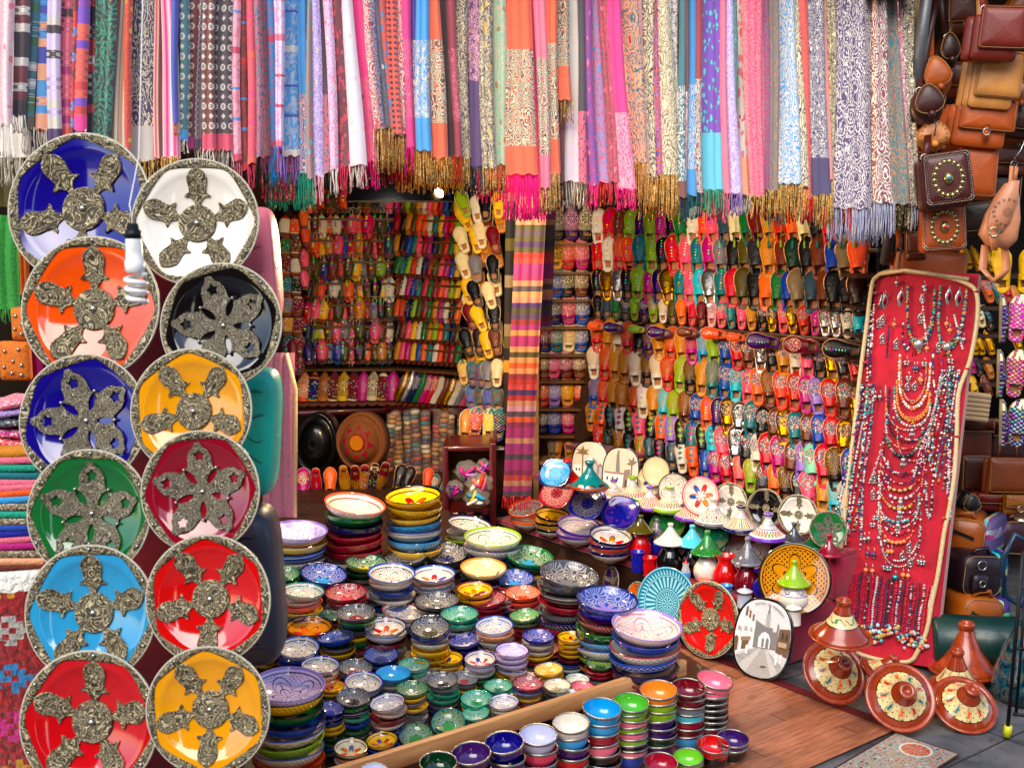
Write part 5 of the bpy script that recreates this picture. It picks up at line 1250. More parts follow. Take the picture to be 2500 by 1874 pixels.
btag(1766,1950,96,(0,0,1),'leafband','terracotta tagine at the bottom edge, beside the red cup stack',Y=3.35,h=1.05)
# ---------------------------------------------------------------- slippers (local z from heel to toe, -y the upper side)
HWR=[(0,0),(.015,.05),(.06,.095),(.2,.115),(.42,.13),(.68,.172),(.82,.165),(.92,.125),(.975,.07),(1,0)]
HWP=[(0,0),(.015,.05),(.06,.09),(.25,.11),(.5,.135),(.66,.138),(.8,.105),(.9,.062),(.97,.022),(1,0)]
def soleout(P,k=1.0,n=13):
    ts=[0,.015,.06,.13,.25,.42,.6,.72,.82,.9,.955,.985,1]
    r=[(interp(t,P)*k,t) for t in ts]; return r+[(-x,t) for x,t in reversed(r[1:-1])]
def uppermesh(P,t0=.36,na=9,heel=True,scal=False):
    mb=MB(); ts=[t0+(1-t0)*q for q in (0,.04,.12,.25,.4,.55,.7,.82,.91,.97,1.0)]; v=[];f=[]
    for i,t in enumerate(ts):
        hw=interp(t,P)*1.04; h=(.17-.12*((t-t0)/(1-t0))**1.6)*(1 if t<.97 else .5)
        for k in range(na):
            a=-1+2*k/(na-1); tt=t+(.05*(1-a*a)*(1 if not scal else -1)*(1-i/3) if i<3 else 0)
            v.append((hw*sin(a*PI/2),-h*cos(a*PI/2)**.8,tt))
    for i in range(len(ts)-1):
        for k in range(na-1): q=i*na+k; f.append((q,q+1,q+na+1,q+na))
    # folded edge of the opening
    mb.add(v,f)
    if heel:
        for s in(-1,1):
            v=[];f=[];T=(.06,.15,.25,.35,.42)
            for t in T:
                hw=interp(t,P)
                q_=.45+1.3*abs(t-.2); x0_=min(.8,q_)
                for x,y in ((hw*1.05,0),(hw*1.04,-.05-.1*(t-.06)),(hw*(x0_+.12),-.065-.16*(t-.06)),(hw*x0_,-.01)): v.append((s*x,y,t))
            for i in range(len(T)-1):
                for k in range(3): f.append((i*4+k,i*4+k+1,i*4+k+5,i*4+k+4))
            mb.add(v,f)
        out=[(x*1.04,t) for x,t in soleout(P) if t<=.14]; v,f=slab(out,[(1,-.05),(.9,-.07),(.5,-.07)],back=0); mb.add(v,f)
    return mb
def solemesh(P): v,f=slab([(x*1.1,t-.005 if t<.1 else t+.012*(t>.9)) for x,t in soleout(P)],[(1,-.0),(.98,-.004),(.5,-.004)],back=.045); return v,f
_u=uppermesh(HWR,.25); ME_up={k:_u.mesh('upper',(LE[k],)) for k in LE}
v,f=solemesh(HWR); ME_sol=mesh('sole',v,f,(M_soleA,))
v,f=slab([(x*.9,t) for x,t in soleout(HWR) if t<.75],[(1,-.006),(.8,-.008)],back=0); ME_ins=mesh('insole',v,f,(M_in,))
_p=uppermesh(HWP,.26,9,True,True); ME_upp={k:_p.mesh('upper',(LE[k],)) for k in LE}
v,f=solemesh(HWP); ME_solp=mesh('sole',v,f,(M_soleA,))
v,f=slab([(x*.9,t) for x,t in soleout(HWP) if t<.6],[(1,-.006),(.8,-.008)],back=0); ME_insp=mesh('insole',v,f,(M_in,))
DK={'d':'studs','s':'sequins','g':'gilt','h':'diamonds','b':'brocade','k':'knit','t':'tribal'}
DN={'plain':'','studs':'studded ','sequins':'sequinned ','gilt':'gilt embossed ','diamonds':'diamond stitched ','brocade':'brocade ','knit':'knitted ','tribal':'embroidered '}
def slipper(M,c,dk,label,group,c2=None,pointed=False,sole='J',full=True,name='leather_slipper',cat='slipper',tas=None):
    r=empty(name,M=M); tag(r,label,cat,group)
    u=mk('upper',(ME_upp if pointed else ME_up)[dk],r); setp(u,c,c2 or ('A' if dk in('gilt','brocade') else 't'),sole,mt=1 if c in('A','S') else 0,all=1)
    s=mk('sole',ME_solp if pointed else ME_sol,r); setp(s,c,c,sole)
    if full: mk('insole',ME_insp if pointed else ME_ins,r)
    if tas:
        v,f=tube([(.0,-.17,.62),(.015,-.19,.35),(.0,-.2,.1)],.006,5); v2,f2=lathe([(.012,.1),(.022,.06),(.026,-.08),(.0001,-.09)],8)
        mb=MB().add(v,f).add(v2,f2,0,Matrix.Translation((0,-.2,0))); o=mk('tassel',mb.mesh('tassel',(M_fr,)),r); setp(o,tas,tas)
    return r
def parse(s):
    res=[]
    for k in s.split():
        c=k[0]; d=DK.get(k[1],'plain') if len(k)>1 else 'plain'; res.append((c,d,k[2] if len(k)>2 else None))
    return res
# ---- the raked rack on the right
RN=Vector((D2.x,D2.y,-.22)).normalized(); RP=tab(0,.98,.4)
ROWS=[ # left base, right base, height left/right (px), list
((1441,600),(2098,604),70,84,'wd rd Bd ld Pd ld Md kd gd wd od pd z c g R m r o c k r B r','top visible'),
((1437,664),(2110,692),68,94,'rd wd rg od td ld kd rd pd td Md Gd k O h m B Z k B b u o','second'),
((1440,734),(2110,776),66,92,'kd Ad Sd kd ld Md nd Ad td pd ad Sd td r O k o g b u z B k k D','third'),
((1441,775),(2108,829),44,62,'k z g Ks l Ps ls wg O o r R Es ps td pd mg ks As ps Ad rs Md Ss Ss ws ad','fourth'),
((1438,860),(2106,946),68,80,'rg m wg rg k Pg m rg m Mg sg l bs rs Bs Ss ks ms ws ps ks As ks rs','fifth'),
((1431,924),(2104,1032),68,80,'wg rg mg Ng wg Dg wg rg lg kg m tg bs as ps os Bg js rs Ms vs rs Bs As','sixth'),
((1429,995),(2070,1120),64,78,'bg rg Ng Nw rg wd m ag lg Bg bs od Pd As Ss ts ks Bs As ts Bs bs rs As','seventh'),
((1424,1050),(2084,1211),60,90,'Nh jh kh whM khl pht khl jh vhl khl thM khl aht ps Ss ks ws rs Ms Bs vs qs rs Dg bs','eighth'),
((1440,1092),(2080,1272),52,78,'jh Oh Nd kh Nhl zht khM z wht oht bd Ms rs pg lg Ks og Dg ks ps mg ag wg','lowest')]
rack=empty('slipper_rack',tab(0,1.2,0)); tag(rack,'raked dark wooden rack that holds the rows of round toed slippers','rack')
cnt=0; rack_pts=[]
SP0=RP.copy()
for ri,(l,r,hl,hr,lst,rn) in enumerate(ROWS):
    it=parse(lst); n=len(it); A=onpl(l[0]+8,l[1],RP,RN); B=onpl(r[0],r[1],RP,RN); 
    ax=(B-A); L=ax.length
    # items are packed evenly in the picture, so nearer ones are spaced as on a straight shelf
    for i,(c,dk,c2) in enumerate(it):
        u=(i+.5)/n; q_=1/((1-u)/dep(A)+u/dep(B)); u3=u*q_/dep(B)  # perspective correct
        u3=.55*u3+.45*u
        p=A+ax*u3; hpx=hl+(hr-hl)*u; s=msz(hpx,p)*1.30*random.uniform(.95,1.05)
        yaw=R(-24+random.uniform(-5,5)); 
        M=place(p+Vector((0,-.03,0)),(s*1.22,s*1.15,s),yaw,R(16+random.uniform(-3,3)),R(-5+random.uniform(-5,5)))
        lf=cn(it[i-1][0]) if i else 'pointed'; rg=cn(it[i+1][0]) if i<n-1 else None
        nb=f"between {lf} and {rg}" if rg else "at the right end"
        slipper(M,c,dk,f"{cn(c)} {DN[dk]}round toed slipper {nb}, {rn} row of the raked rack",'round toed slippers on the raked rack',c2=c2 or ({'g':'A'}.get(lst) if 0 else None),tas=('l' if i%2 else 't') if (ri==0 and i>=12) else None)
    # shelf board under the row
    Aw=A-ax*.02; Bw=B+ax*.06; mid=(Aw+Bw)/2; d=(Bw-Aw); dl=d.length; d.normalize(); nn=Vector((0,0,1)).cross(d).normalized(); up=d.cross(nn)
    if nn.dot(D2)<0: nn=-nn
    M=Matrix((d,nn,d.cross(nn))).transposed().to_4x4(); M.translation=mid+nn*.05-Vector((0,0,.014))
    v,f=box(dl,.13,.022,bv=.002); o=mk('shelf',mesh('shelf',v,f,(M_woodd,)),rack); o.matrix_parent_inverse=rack.matrix_world.inverted() if False else Matrix.Translation(-tab(0,1.2,0)); o.matrix_basis=M
    rack_pts.append((Aw,Bw))
# back board of the rack
a0,b0_=onpl(1405,560,RP+RN*.1,RN),onpl(2150,560,RP+RN*.1,RN); a1,b1_=onpl(1405,1330,RP+RN*.1,RN),onpl(2150,1330,RP+RN*.1,RN)
a0,b0_=onpl(1395,430,RP+RN*.13,RN),onpl(2135,430,RP+RN*.13,RN)
v=[a0,b0_,b1_,a1]; v+=[q+RN*.03 for q in v]; o=mk('back_board',mesh('back_board',[q-tab(0,1.2,0) for q in v],[(0,1,2,3),(4,5,6,7),(0,1,5,4),(2,3,7,6),(0,3,7,4),(1,2,6,5)],(M_woodd,),smooth=False),rack)
# slippers lying across the front of the fourth shelf
for px,py,w_,c,dk,lab in ((1459,792,44,'o','plain','orange slipper lying sideways with a lime tassel'),(1502,796,54,'P','studs','purple studded slipper lying sideways near the orange one'),(1559,800,44,'l','studs','lime slipper lying sideways on the fifth row'),(1613,808,62,'P','studs','purple studded slipper lying sideways right of the lime one'),(1682,808,54,'B','plain','brown slipper lying sideways with orange lacing'),
  (1748,812,66,'o','studs','orange studded pair lying sideways'),(1802,820,48,'j','gilt','coral slipper with gold rosette lying sideways'),(1868,832,86,'P','studs','purple pair lying sideways with coloured studs'),(1962,842,92,'R','sequins','maroon sequinned pair lying sideways'),(2064,852,100,'k','studs','black studded pair lying sideways at the right')):
    p=onpl(px+w_/2-6,py+6,RP-RN*.08,RN); s=msz(w_,p)*.98; M=place(p,(s*1.35,s,s),R(-20),R(8),R(-86)); slipper(M,c,dk,lab,'slippers lying across the rack',c2='o')
# ---- pointed brocade slippers in their own pigeon shelves
EROW=[(588,'kb Pb kb',(1362,1396,1430),72,'top'),(659,'yb rb Mb',(1358,1387,1422),70,'second'),(727,'bb kb Bb',(1360,1386,1419),68,'third'),(793,'nb Mb bb',(1356,1389,1422),70,'fourth'),(860,'nb tb cb bb',(1331,1358,1388,1420),68,'fifth'),(924,'Bb pb Rb Bb',(1330,1352,1384,1416),68,'sixth'),(992,'rb vb mb rb',(1326,1354,1387,1419),66,'seventh'),(1058,'nb bb Mb Ob',(1324,1355,1388,1418),66,'eighth')]
cab=empty('pigeonhole_shelf',(0.5,8.0,0)); tag(cab,'pine shelf unit behind the pointed brocade slippers','shelf unit')
YE=7.5
for by,lst,xs,h,rn in EROW:
    it=parse(lst)
    for i,((c,dk,c2),x_) in enumerate(zip(it,xs)):
        p=at(x_,by,YE-.06); s=msz(h,p)*1.22; g_={'k':'c','P':'E','y':'k','r':'J','M':'J','b':'c','B':'c','n':'c','t':'c','c':'m','p':'E','R':'E','v':'w','m':'y','O':'E'}[c]
        slipper(place(p,(s*1.6,s,s),R(random.uniform(-6,6)),R(8),R(random.uniform(-3,3))),c,dk,f"{cn(c)} brocade pointed slipper, {ORD[i]} from left in the {rn} row beside the striped scarf",'brocade pointed slippers',c2=g_,pointed=True,sole=c)
    a=at(1318,by+3,YE-.1); b=at(1446,by+3,YE-.1); v,f=box(b.x-a.x,.2,.014); o=mk('shelf',mesh('shelf',v,f,(M_woodm,),smooth=False),cab); o.location=((a.x+b.x)/2-.5,YE-.02-8.0,a.z-.012)
for c,x_,dk in (('u',1348,'plain'),('m',1360,'plain'),('N',1388,'plain'),('B',1419,'gilt')):
    p=at(x_,1122,YE-.06); s=msz(60,p); slipper(place(p,(s*1.2,s,s),0,R(8),R(3)),c,dk,f"{cn(c)} wide round slipper on the pine shelf above the blue square plate",'round slippers on the pine shelf')
a=at(1318,1124,YE-.1); b=at(1446,1124,YE-.1); v,f=box(b.x-a.x,.2,.024); o=mk('shelf',mesh('shelf',v,f,(M_woodl,),smooth=False),cab); o.location=((a.x+b.x)/2-.5,YE-.02-8.0,a.z-.012)
for x_ in (1308,):
    a=at(x_,1260,YE-.1); b=at(x_,540,YE-.1); v,f=box(.035,.22,b.z); o=mk('upright',mesh('upright',v,f,(M_woodl,),smooth=False),cab); o.location=(a.x-.5,YE-.02-8.0,b.z/2)
a=at(1316,0,YE+.12); b=at(1470,0,YE+.12); v,f=box(b.x-a.x,.02,2.2); o=mk('back_panel',mesh('back_panel',v,f,(M_woodm,),smooth=False),cab); o.location=((a.x+b.x)/2-.5,YE+.14-8,1.1)
# ---- back wall of small pointed slippers
_s=uppermesh(HWP,.2,7,False,True); _v,_f=solemesh(HWP)
ME_small={}
def smallmesh(dk):
    if dk not in ME_small:
        mb=MB(); mb.add(_s.v,_s.f,0); mb.add(_v,_f,1); ME_small[dk]=mb.mesh('pointed_slipper',(LE[dk],M_soleA))
    return ME_small[dk]
YB=8.35
def kno(p,s,c):
    mb=MB()
    for sx in(-1,1): v,f=tube([(0,-.18,.2),(.05*sx,-.2,.05),(.03*sx,-.2,-.12)],.010,4); mb.add(v,f)
    v,f=tube([(-.16,-.05,.17),(-.06,-.17,.2),(.06,-.17,.2),(.16,-.05,.17)],.009,4); mb.add(v,f); return mb
ME_kn=kno(0,1,0).mesh('drawstring',(M_fr,))
def small(p,s,c,dk,lab,grp,yaw=0,roll=0,sx=1.25,c2='m',knot=None):
    M=place(p,(s*sx,s,s),yaw,R(10),roll)
    if knot:
        o=empty('pointed_slipper',M=M); u=mk('shoe',smallmesh(dk),o); setp(u,c,c2,c if random.random()<.6 else 'B',mt=1 if c in 'AS' else 0,ds=.013); k=mk('drawstring',ME_kn,o); setp(k,knot,knot); k.color=(*cc(knot),1)
    else:
        o=mk('pointed_slipper',smallmesh(dk),None,None,M); setp(o,c,c2,'B',mt=1 if c in 'AS' else 0)
    return tag(o,lab,'slipper',grp)
BW=[(526,'o B o O B o k O O D G p','o O B o','row under the scarf fringes'),(588,'w B w o w B p o x h O n','',  'second row'),(637,'B o y m p b r m B p B z','','third row'),(690,'O O b B r O y G B l D','','fourth row'),
 (742,'k B o k w O o B y O k y w','','fifth row'),(793,'r p y r O p B m r G k O','','sixth row'),(842,'n l y O p G p O n p B w','','seventh row'),(894,'n b p G b O x h o O m k','','eighth row')]
for ri,(by,l1,_,rn) in enumerate(BW):
    it=l1.split(); n=len(it)
    for i,c in enumerate(it):
        x_=742+(i+.5)*216/n+random.uniform(-1.5,1.5); p=at(x_,by-5+random.uniform(-2,2),YB+random.uniform(-.04,.04)); s=msz(random.uniform(58,66),p)
        nb=f"between {cn(it[i-1])} and {cn(it[i+1])}" if 0<i<n-1 else ('first on the left' if i==0 else 'last before the corner')
        small(p,s,c,'studs',f"{cn(c)} studded pointed slipper {nb}, {rn} of the back wall",'studded pointed slippers on the back wall',R(random.uniform(-12,6)),R(random.uniform(-4,4)),sx=1.6,knot=random.choice('trtockk'))
pool='r p y g w o O k l M B b n j m C t'.split()
for ri in range(8):
    by=522+ri*52.5
    hh=random.sample(pool,12); n=12
    for i,c in enumerate(hh):
        x_=962+(i+.5)*160/n; p=at(x_,by-2+i*.8,YB-.05-.02*i); s=msz(random.uniform(57,65),p); dk='diamonds' if 3<=ri<=5 else 'plain'
        nb=f"between {cn(hh[i-1])} and {cn(hh[i+1])}" if 0<i<n-1 else ('next to the corner' if i==0 else 'at the right end')
        small(p,s,c,dk,f"{cn(c)} narrow pointed slipper {nb}, {ORD[ri]} row right of the corner",'pointed slippers right of the corner',R(-38),R(random.uniform(-7,3)),sx=1.1,knot=random.choice('trk') if ri in (0,1,2,5) else None,c2=random.choice('tlm'))
bsh=empty('wall_shelves',(-.8,8.6,0)); tag(bsh,'wooden wall shelves behind the studded pointed slippers','shelves')
for ri in range(8):
    by=530+ri*52.5; a=at(728,by+2,YB); b=at(962,by+2,YB); c_=at(1135,by+10,YB-.3)
    for q,r in((a,b),(b,c_)):
        d=r-q; L=d.length; M=Matrix.Translation((q+r)/2-Vector((-.8,8.6,0))+Vector((0,.07,-.01)))@Matrix.Rotation(math.atan2(d.y,d.x),4,'Z'); v,f=box(L,.16,.016); o=mk('shelf',mesh('shelf',v,f,(M_woodm,),smooth=False),bsh); o.matrix_basis=M
# red bottom shelf with the two rows of mules
a=at(722,1004,YB-.15); b=at(955,992,YB-.05); c_=at(1150,1008,YB-.45)
for q,r in((a,b),(b,c_)):
    d=r-q; L=d.length; M=Matrix.Translation((q+r)/2-Vector((-.8,8.6,0))+Vector((0,.06,-.012)))@Matrix.Rotation(math.atan2(d.y,d.x),4,'Z'); v,f=box(L,.24,.035,bv=.004); o=mk('red_shelf',mesh('red_shelf',v,f,(M_redw,)),bsh); o.matrix_basis=M
mul=[('o','brocade','c'),('n','knit','m'),('N','brocade','B'),('R','knit','m'),('y','brocade','D'),('R','knit','m'),('M','plain','m'),('c','brocade','D'),('R','knit','m'),('M','plain','m'),('A','gilt','w'),('S','gilt','w'),('n','gilt','w'),('g','plain','m'),('M','gilt','c'),('r','gilt','c'),('w','gilt','A'),('B','plain','m'),('A','gilt','w'),('w','gilt','m'),('G','plain','m'),('p','plain','m'),('y','gilt','m')]
for i,(c,dk,c2) in enumerate(mul):
    if i<10: x_=727+i*24+12; by=993-i*.3; rt=R(4); sx=1.5; yaw=0
    else: x_=962+(i-10)*14.5+6; by=990+(i-10)*1.2; rt=R(16); sx=1.1; yaw=R(-35)
    p=at(x_,by,YB-.12); s=msz(86 if i<10 else 92,p)
    small(p,s,c,dk,f"{cn(c)} {DN[dk]}mule, {'%s from left'%ORD[i] if i<10 else ORD[min(i-10,15)]+' right of the corner'}, on the red shelf",'mules on the red shelf',yaw,rt,sx=sx,c2=c2)
    if i<10: pass
# knitted slippers in pairs at the far left
kk=['w o','g B','R w','t k','G R','m R','n R','O R']
for ri,row in enumerate(kk):
    for j,c in enumerate(row.split()):
        p=at(693+j*25+ri*1.5,580+ri*48,YB-.3); s=msz(56,p)
        small(p,s,c,'knit',f"{cn(c)} knitted patterned slipper, {['left','right'][j]} of its pair, {ORD[ri]} pair down by the pink cushion",'knitted slippers by the pink cushion',0,R(4),sx=1.9)
for x_,y_,c in ((744,560,'o'),(748,600,'o'),(746,660,'p'),(746,708,'p'),(755,890,'n'),(718,880,'R')):
    p=at(x_,y_,YB-.35); s=msz(54,p); small(p,s,c,'studs' if c in'op' else 'plain',f"{cn(c)} slipper hanging between the knitted pairs and the studded rows, {'upper' if y_ in (560,660,880) else 'lower'} one",'loose hanging slippers',0,R(-6),sx=1.5)
# ---- column of larger plain slippers
KC=[(1142,530,'l',-22),(1168,545,'w',-10),(1187,540,'k',-8),(1218,535,'y',-4),(1179,608,'c',-12),(1213,620,'R',-16),(1140,618,'c',-24),(1168,620,'y',-12),(1142,682,'c',-20),(1168,690,'G',-14),(1208,690,'k',-10),(1150,745,'y',-14),(1172,750,'k',-24),(1205,755,'c',-20),(1160,806,'R',-22),(1184,810,'y',-28),(1211,810,'k',-10),(1150,868,'k',-22),(1172,868,'D',-8),(1197,876,'y',-16),(1216,868,'B',-14),
 (1134,940,'yt',-8),(1155,944,'nt',-8),(1176,946,'Pt',-6),(1192,950,'G',-6),(1214,946,'c',-4),(1152,1000,'bt',-6),(1174,1004,'Dt',-6),(1194,1004,'bt',-6),(1216,1006,'Dt',-6)]
KC=[(x,y,c,r,0) for x,y,c,r in KC]+[(x+9,y+34,random.choice('ckyNGRBm')+c[1:],r+random.randint(-8,8),1) for x,y,c,r in KC if y<900]
for i_,(x_,y_,c,rl,bk) in enumerate(KC):
    Y=6.9+(1240-x_)*.004+bk*.09; p=at(x_,y_,Y); s=msz(72 if len(c)==1 else 64,p); row=1+int((y_-520)/40)
    slipper(place(p,(s*1.3,s,s),R(-14),R(14),R(rl)),c[0],'tribal' if len(c)>1 else 'plain',f"{cn(c[0])} {'embroidered ' if len(c)>1 else ''}slipper left of the striped scarf, {ORD[row-1]} tier down",'larger slippers left of the striped scarf',pointed=False,sole=('N' if i_%2 else 'c'))
for x_,y_,c,sc_,rl in ((1155,1075,'r',84,12),(1190,1078,'y',84,10),(1214,1078,'k',84,8),(1130,1082,'N',86,14)):
    p=at(x_,y_,6.55); s=msz(sc_,p)*1.0; slipper(place(p,(s*1.3,s,s),R(10),R(16),R(rl)),c,'tribal' if c!='N' else 'plain',f"{cn(c)} embroidered mule standing behind the cabinet top",'mules on the red cabinet',sole='w')
for x_,y_,c in ((1118,1082,'N'),(1140,1090,'r'),(1172,1092,'y'),(1202,1094,'D')):
    p=at(x_,y_,6.3); s=msz(60,p); M=Matrix.Translation(p)@Matrix.Rotation(R(100),4,'Z')@Matrix.Rotation(R(-88),4,'X')@Matrix.Translation((0,0,-.5*s))@Matrix.Diagonal((s*1.2,s*.9,s,1))
    slipper(M,c,'tribal' if c!='N' else 'plain',f"{cn(c)} mule lying flat on the red cabinet, toe to the left",'mules on the red cabinet',sole='w')
# ---- hats, wrapped stacks, floor shoes, red cabinet
def hat(px,py,w_,h_,Y,mat,lab,flower=False):
    p=at(px,py,Y); W=msz(w_,p)/2; Hh=msz(h_,p)/2; r=empty('leather_pouf_cover',M=place(p,1,R(-12),R(4),R(6))); tag(r,lab,'pouf cover')
    out=[(W*cos(2*PI*i/36)*(1+.04*sin(6*i)),Hh*sin(2*PI*i/36)) for i in range(36)]
    v,f=slab(out,[(1,-.02),(.97,-.05),(.9,-.05),(.8,-.025),(.74,-.04),(.66,-.09),(.4,-.11)],back=.06); mk('body',mesh('body',v,f),r,mat)
    if flower:
        mb=MB(); mb2=MB()
        for k in range(8):
            a=2*PI*k/8; pts=[(.22,-.18),(.42,-.2),(.78,0),(.42,.2),(.22,.18)]; q=[((x*cos(a)-y*sin(a))*W*.86,-.118+.02*x,(x*sin(a)+y*cos(a))*Hh*.8) for x,y in pts]; mb.add(q,[(0,1,2,3,4)])
        o=mk('star_applique',mb.mesh('star_applique',(LE['plain'],)),r); setp(o,'C','C','C')
        v,f=lathe([(.0001,.0),(.25,.0),(.27,.01)],24); o=mk('centre_patch',mesh('centre_patch',[(x*W,-.124-0*z,y*Hh*.92) for x,y,z in v],f,(LE['gilt'],)),r); setp(o,'m','B','m')
    else:
        mb=MB()
        for k in range(16):
            a=2*PI*k/16; v,f=tube([(W*.06*cos(a),-.114,Hh*.06*sin(a)),(W*.3*cos(a),-.112,Hh*.26*sin(a))],.003,4); mb.add(v,f)
        v,f=tube([(W*.38*cos(2*PI*i/30),-.108,Hh*.33*sin(2*PI*i/30)) for i in range(31)],.003,4); mb.add(v,f); mk('stitched_rosette',mb.mesh('stitched_rosette'),r,M_dsteel)
hat(777,1082,108,158,7.3,M_blk,'black leather pouf cover with stitched rosette under the red shelf')
hat(886,1076,126,146,7.25,simple('suede_tan','8a5420',.8),'tan suede pouf cover with a red leather star',True)
xs=[(948,1150,1010),(975,1155,1004),(997,1150,1004),(1020,1158,1000),(1042,1152,1004),(1062,1156,1002),(1084,1150,1008),(1104,1140,1012),(1124,1110,1010),(935,1180,1060),(1010,1195,1120)]
for i,(x_,y1,y0) in enumerate(xs):
    a=at(x_,y1,7.5+.03*(i%3)); b=at(x_,y0,a.y); hh=b.z-a.z; rr=msz(11,a)
    r=empty('wrapped_slipper_stack',M=Matrix.Translation(a)@Matrix.Rotation(R(random.uniform(-5,5)),4,'Y')); tag(r,f"tall stack of slippers in clear plastic, {ORD[i]} from the left below the red shelf" if i<9 else ('short wrapped slipper stack beside the tan pouf cover' if i==9 else 'short wrapped slipper stack on the dark floor'),'slipper stack','wrapped stacks under the red shelf')
    pr=[]; nl=int(hh/.03)
    for k in range(nl): z0=k*hh/nl; pr+=[(rr*.8,z0),(rr*(.95+random.uniform(0,.15)),z0+hh/nl*.3),(rr*(.95+random.uniform(0,.1)),z0+hh/nl*.8)]
    v,f=lathe(pr,12); v=[(x+.006*sin(z*40+i),y,z) for x,y,z in v]; o=mk('slippers',mesh('slippers',v,f,(M_lay,)),r); o['ln']=nl/hh
    v,f=lathe([(rr*1.15*(1+.06*random.random()),hh*k/14) for k in range(15)]+[(rr*.4,hh*1.03)],14); mk('plastic_sleeve',mesh('plastic_sleeve',v,f,(M_wrap,)),r)
FS=[(740,1228,28,82,'M','sequins',0),(772,1218,26,74,'r','studs',180),(806,1216,36,72,'o','plain',0),(838,1214,30,76,'N','gilt',175),(866,1218,30,80,'R','gilt',172),(893,1212,30,76,'N','knit',186),(918,1208,30,76,'D','knit',190),(945,1206,28,76,'R','gilt',196),(965,1204,26,70,'k','plain',16),(984,1203,26,66,'k','plain',20),(1052,1214,32,56,'t','sequins',14),(1040,1204,28,60,'j','plain',8),(1072,1208,32,40,'t','plain',30)]
for x_,y_,w_,h_,c,dk,rl in FS:
    p=at(x_,y_,7.0); s=msz(h_,p)*1.06
    if rl>90: p=p+Vector((0,0,s*.98))
    slipper(place(p,(s*1.15,s,s),R(5),R(18 if rl<90 else -14),R(rl)),c,dk,f"{cn(c)} {DN[dk]}{'slipper' if dk=='sequins' or c in 'kot' else 'sandal'} leaning on the dark platform, toe {'down' if rl>90 else 'up'}",'shoes on the dark platform',pointed=c in 'rRND',c2='y')
a=atz(700,1262,.22); b=atz(1130,1262,.22); v,f=box(2.0,2.2,.36); o=mk('dark_platform',mesh('dark_platform',v,f,(M_woodd,),smooth=False),None,None,T(-.9,7.75,.02)); tag(o,'dark wooden platform at the back of the shop under the leaning shoes','platform')
# red cabinet
YC=6.1; L_=at(1092,1090,YC); R_=at(1196,1090,YC); zt=L_.z
cb=empty('red_cabinet',((L_.x+R_.x)/2,YC,0)); tag(cb,'small red wooden cabinet holding plastic bags of slippers','cabinet'); W=(R_.x-L_.x)
def cp(n,sx,sy,sz,x,y,z,mat=M_redw): v,f=box(sx,sy,sz,bv=.004 if sy>.05 else 0); o=mk(n,mesh(n,v,f),cb,mat); o.location=(x,y,z); return o
cp('side_panel',.03,.36,zt,-W/2-.012,.18,zt/2); cp('side_panel',.035,.40,zt+.03,W/2+.016,.16,zt/2+.01); cp('top_board',W+.01,.36,.024,0,.18,zt-.012); cp('back_panel',W,.02,zt-.03,0,.35,zt/2,M_woodl); cp('shelf',W-.01,.34,.02,0,.17,.27)
o=cp('side_panel',.025,.36,zt+.0,W/2+.12,.35,zt/2)
def bag(px,py,w_,h_,Y,c,lab):
    p=at(px,py,Y); rr=msz(w_,p)/2; hh=msz(h_,p)/2; v,f=ball((0,0,0),1,1,1,16,10); v=[(x*rr*(1+.12*sin(7*z+5*x)),y*rr*.6,z*hh*(1+.08*sin(9*x))) for x,y,z in v]
    r=empty('plastic_bag',M=Matrix.Translation(p)); tag(r,lab,'plastic bag','plastic bags of slippers in the red cabinet'); o=mk('bag_film',mesh('bag_film',v,f,(M_wrap,)),r)
    for k in range(5):
        v,f=slab([(x*rr*.8,(t-.5)*hh*1.3) for x,t in soleout(HWR)],[(1,-.02),(.8,-.05)],back=0); q=mk('slipper',mesh('slipper',v,f,(LE['gilt' if k%2 else 'plain'],)),r); cq=c[k%len(c)]; setp(q,cq,'w',cq)
        q.matrix_basis=Matrix.Translation((random.uniform(-.4,.4)*rr,random.uniform(-.1,.2)*rr,random.uniform(-.35,.35)*hh))@Matrix.Rotation(random.uniform(0,6),4,'Y')
bag(1140,1150,62,56,6.05,'MPv','plastic bag of purple slippers at the top of the red cabinet'); bag(1180,1140,36,44,6.1,'vpM','plastic bag of lavender slippers at the top right of the cabinet')
bag(1170,1180,70,54,5.98,'pjw','plastic bag of pink slippers in the middle of the cabinet'); bag(1110,1195,44,50,5.97,'PM','purple plastic bag sticking out of the cabinet'); bag(1164,1216,66,50,5.95,'wyst','plastic bag of white, yellow and blue slippers low in the cabinet')
for x_,lab in ((1132,'black studded shoe left at the foot of the cabinet'),(1170,'black studded shoe right at the foot of the cabinet')):
    p=at(x_,1258,5.95); s=msz(46,p); M=Matrix.Translation(p)@Matrix.Rotation(R(20),4,'Z')@Matrix.Rotation(R(-80),4,'X')@Matrix.Translation((0,0,-.5*s))@Matrix.Diagonal((s*1.3,s*1.2,s,1)); slipper(M,'k','plain',lab,'black shoes at the cabinet foot',sole='k')
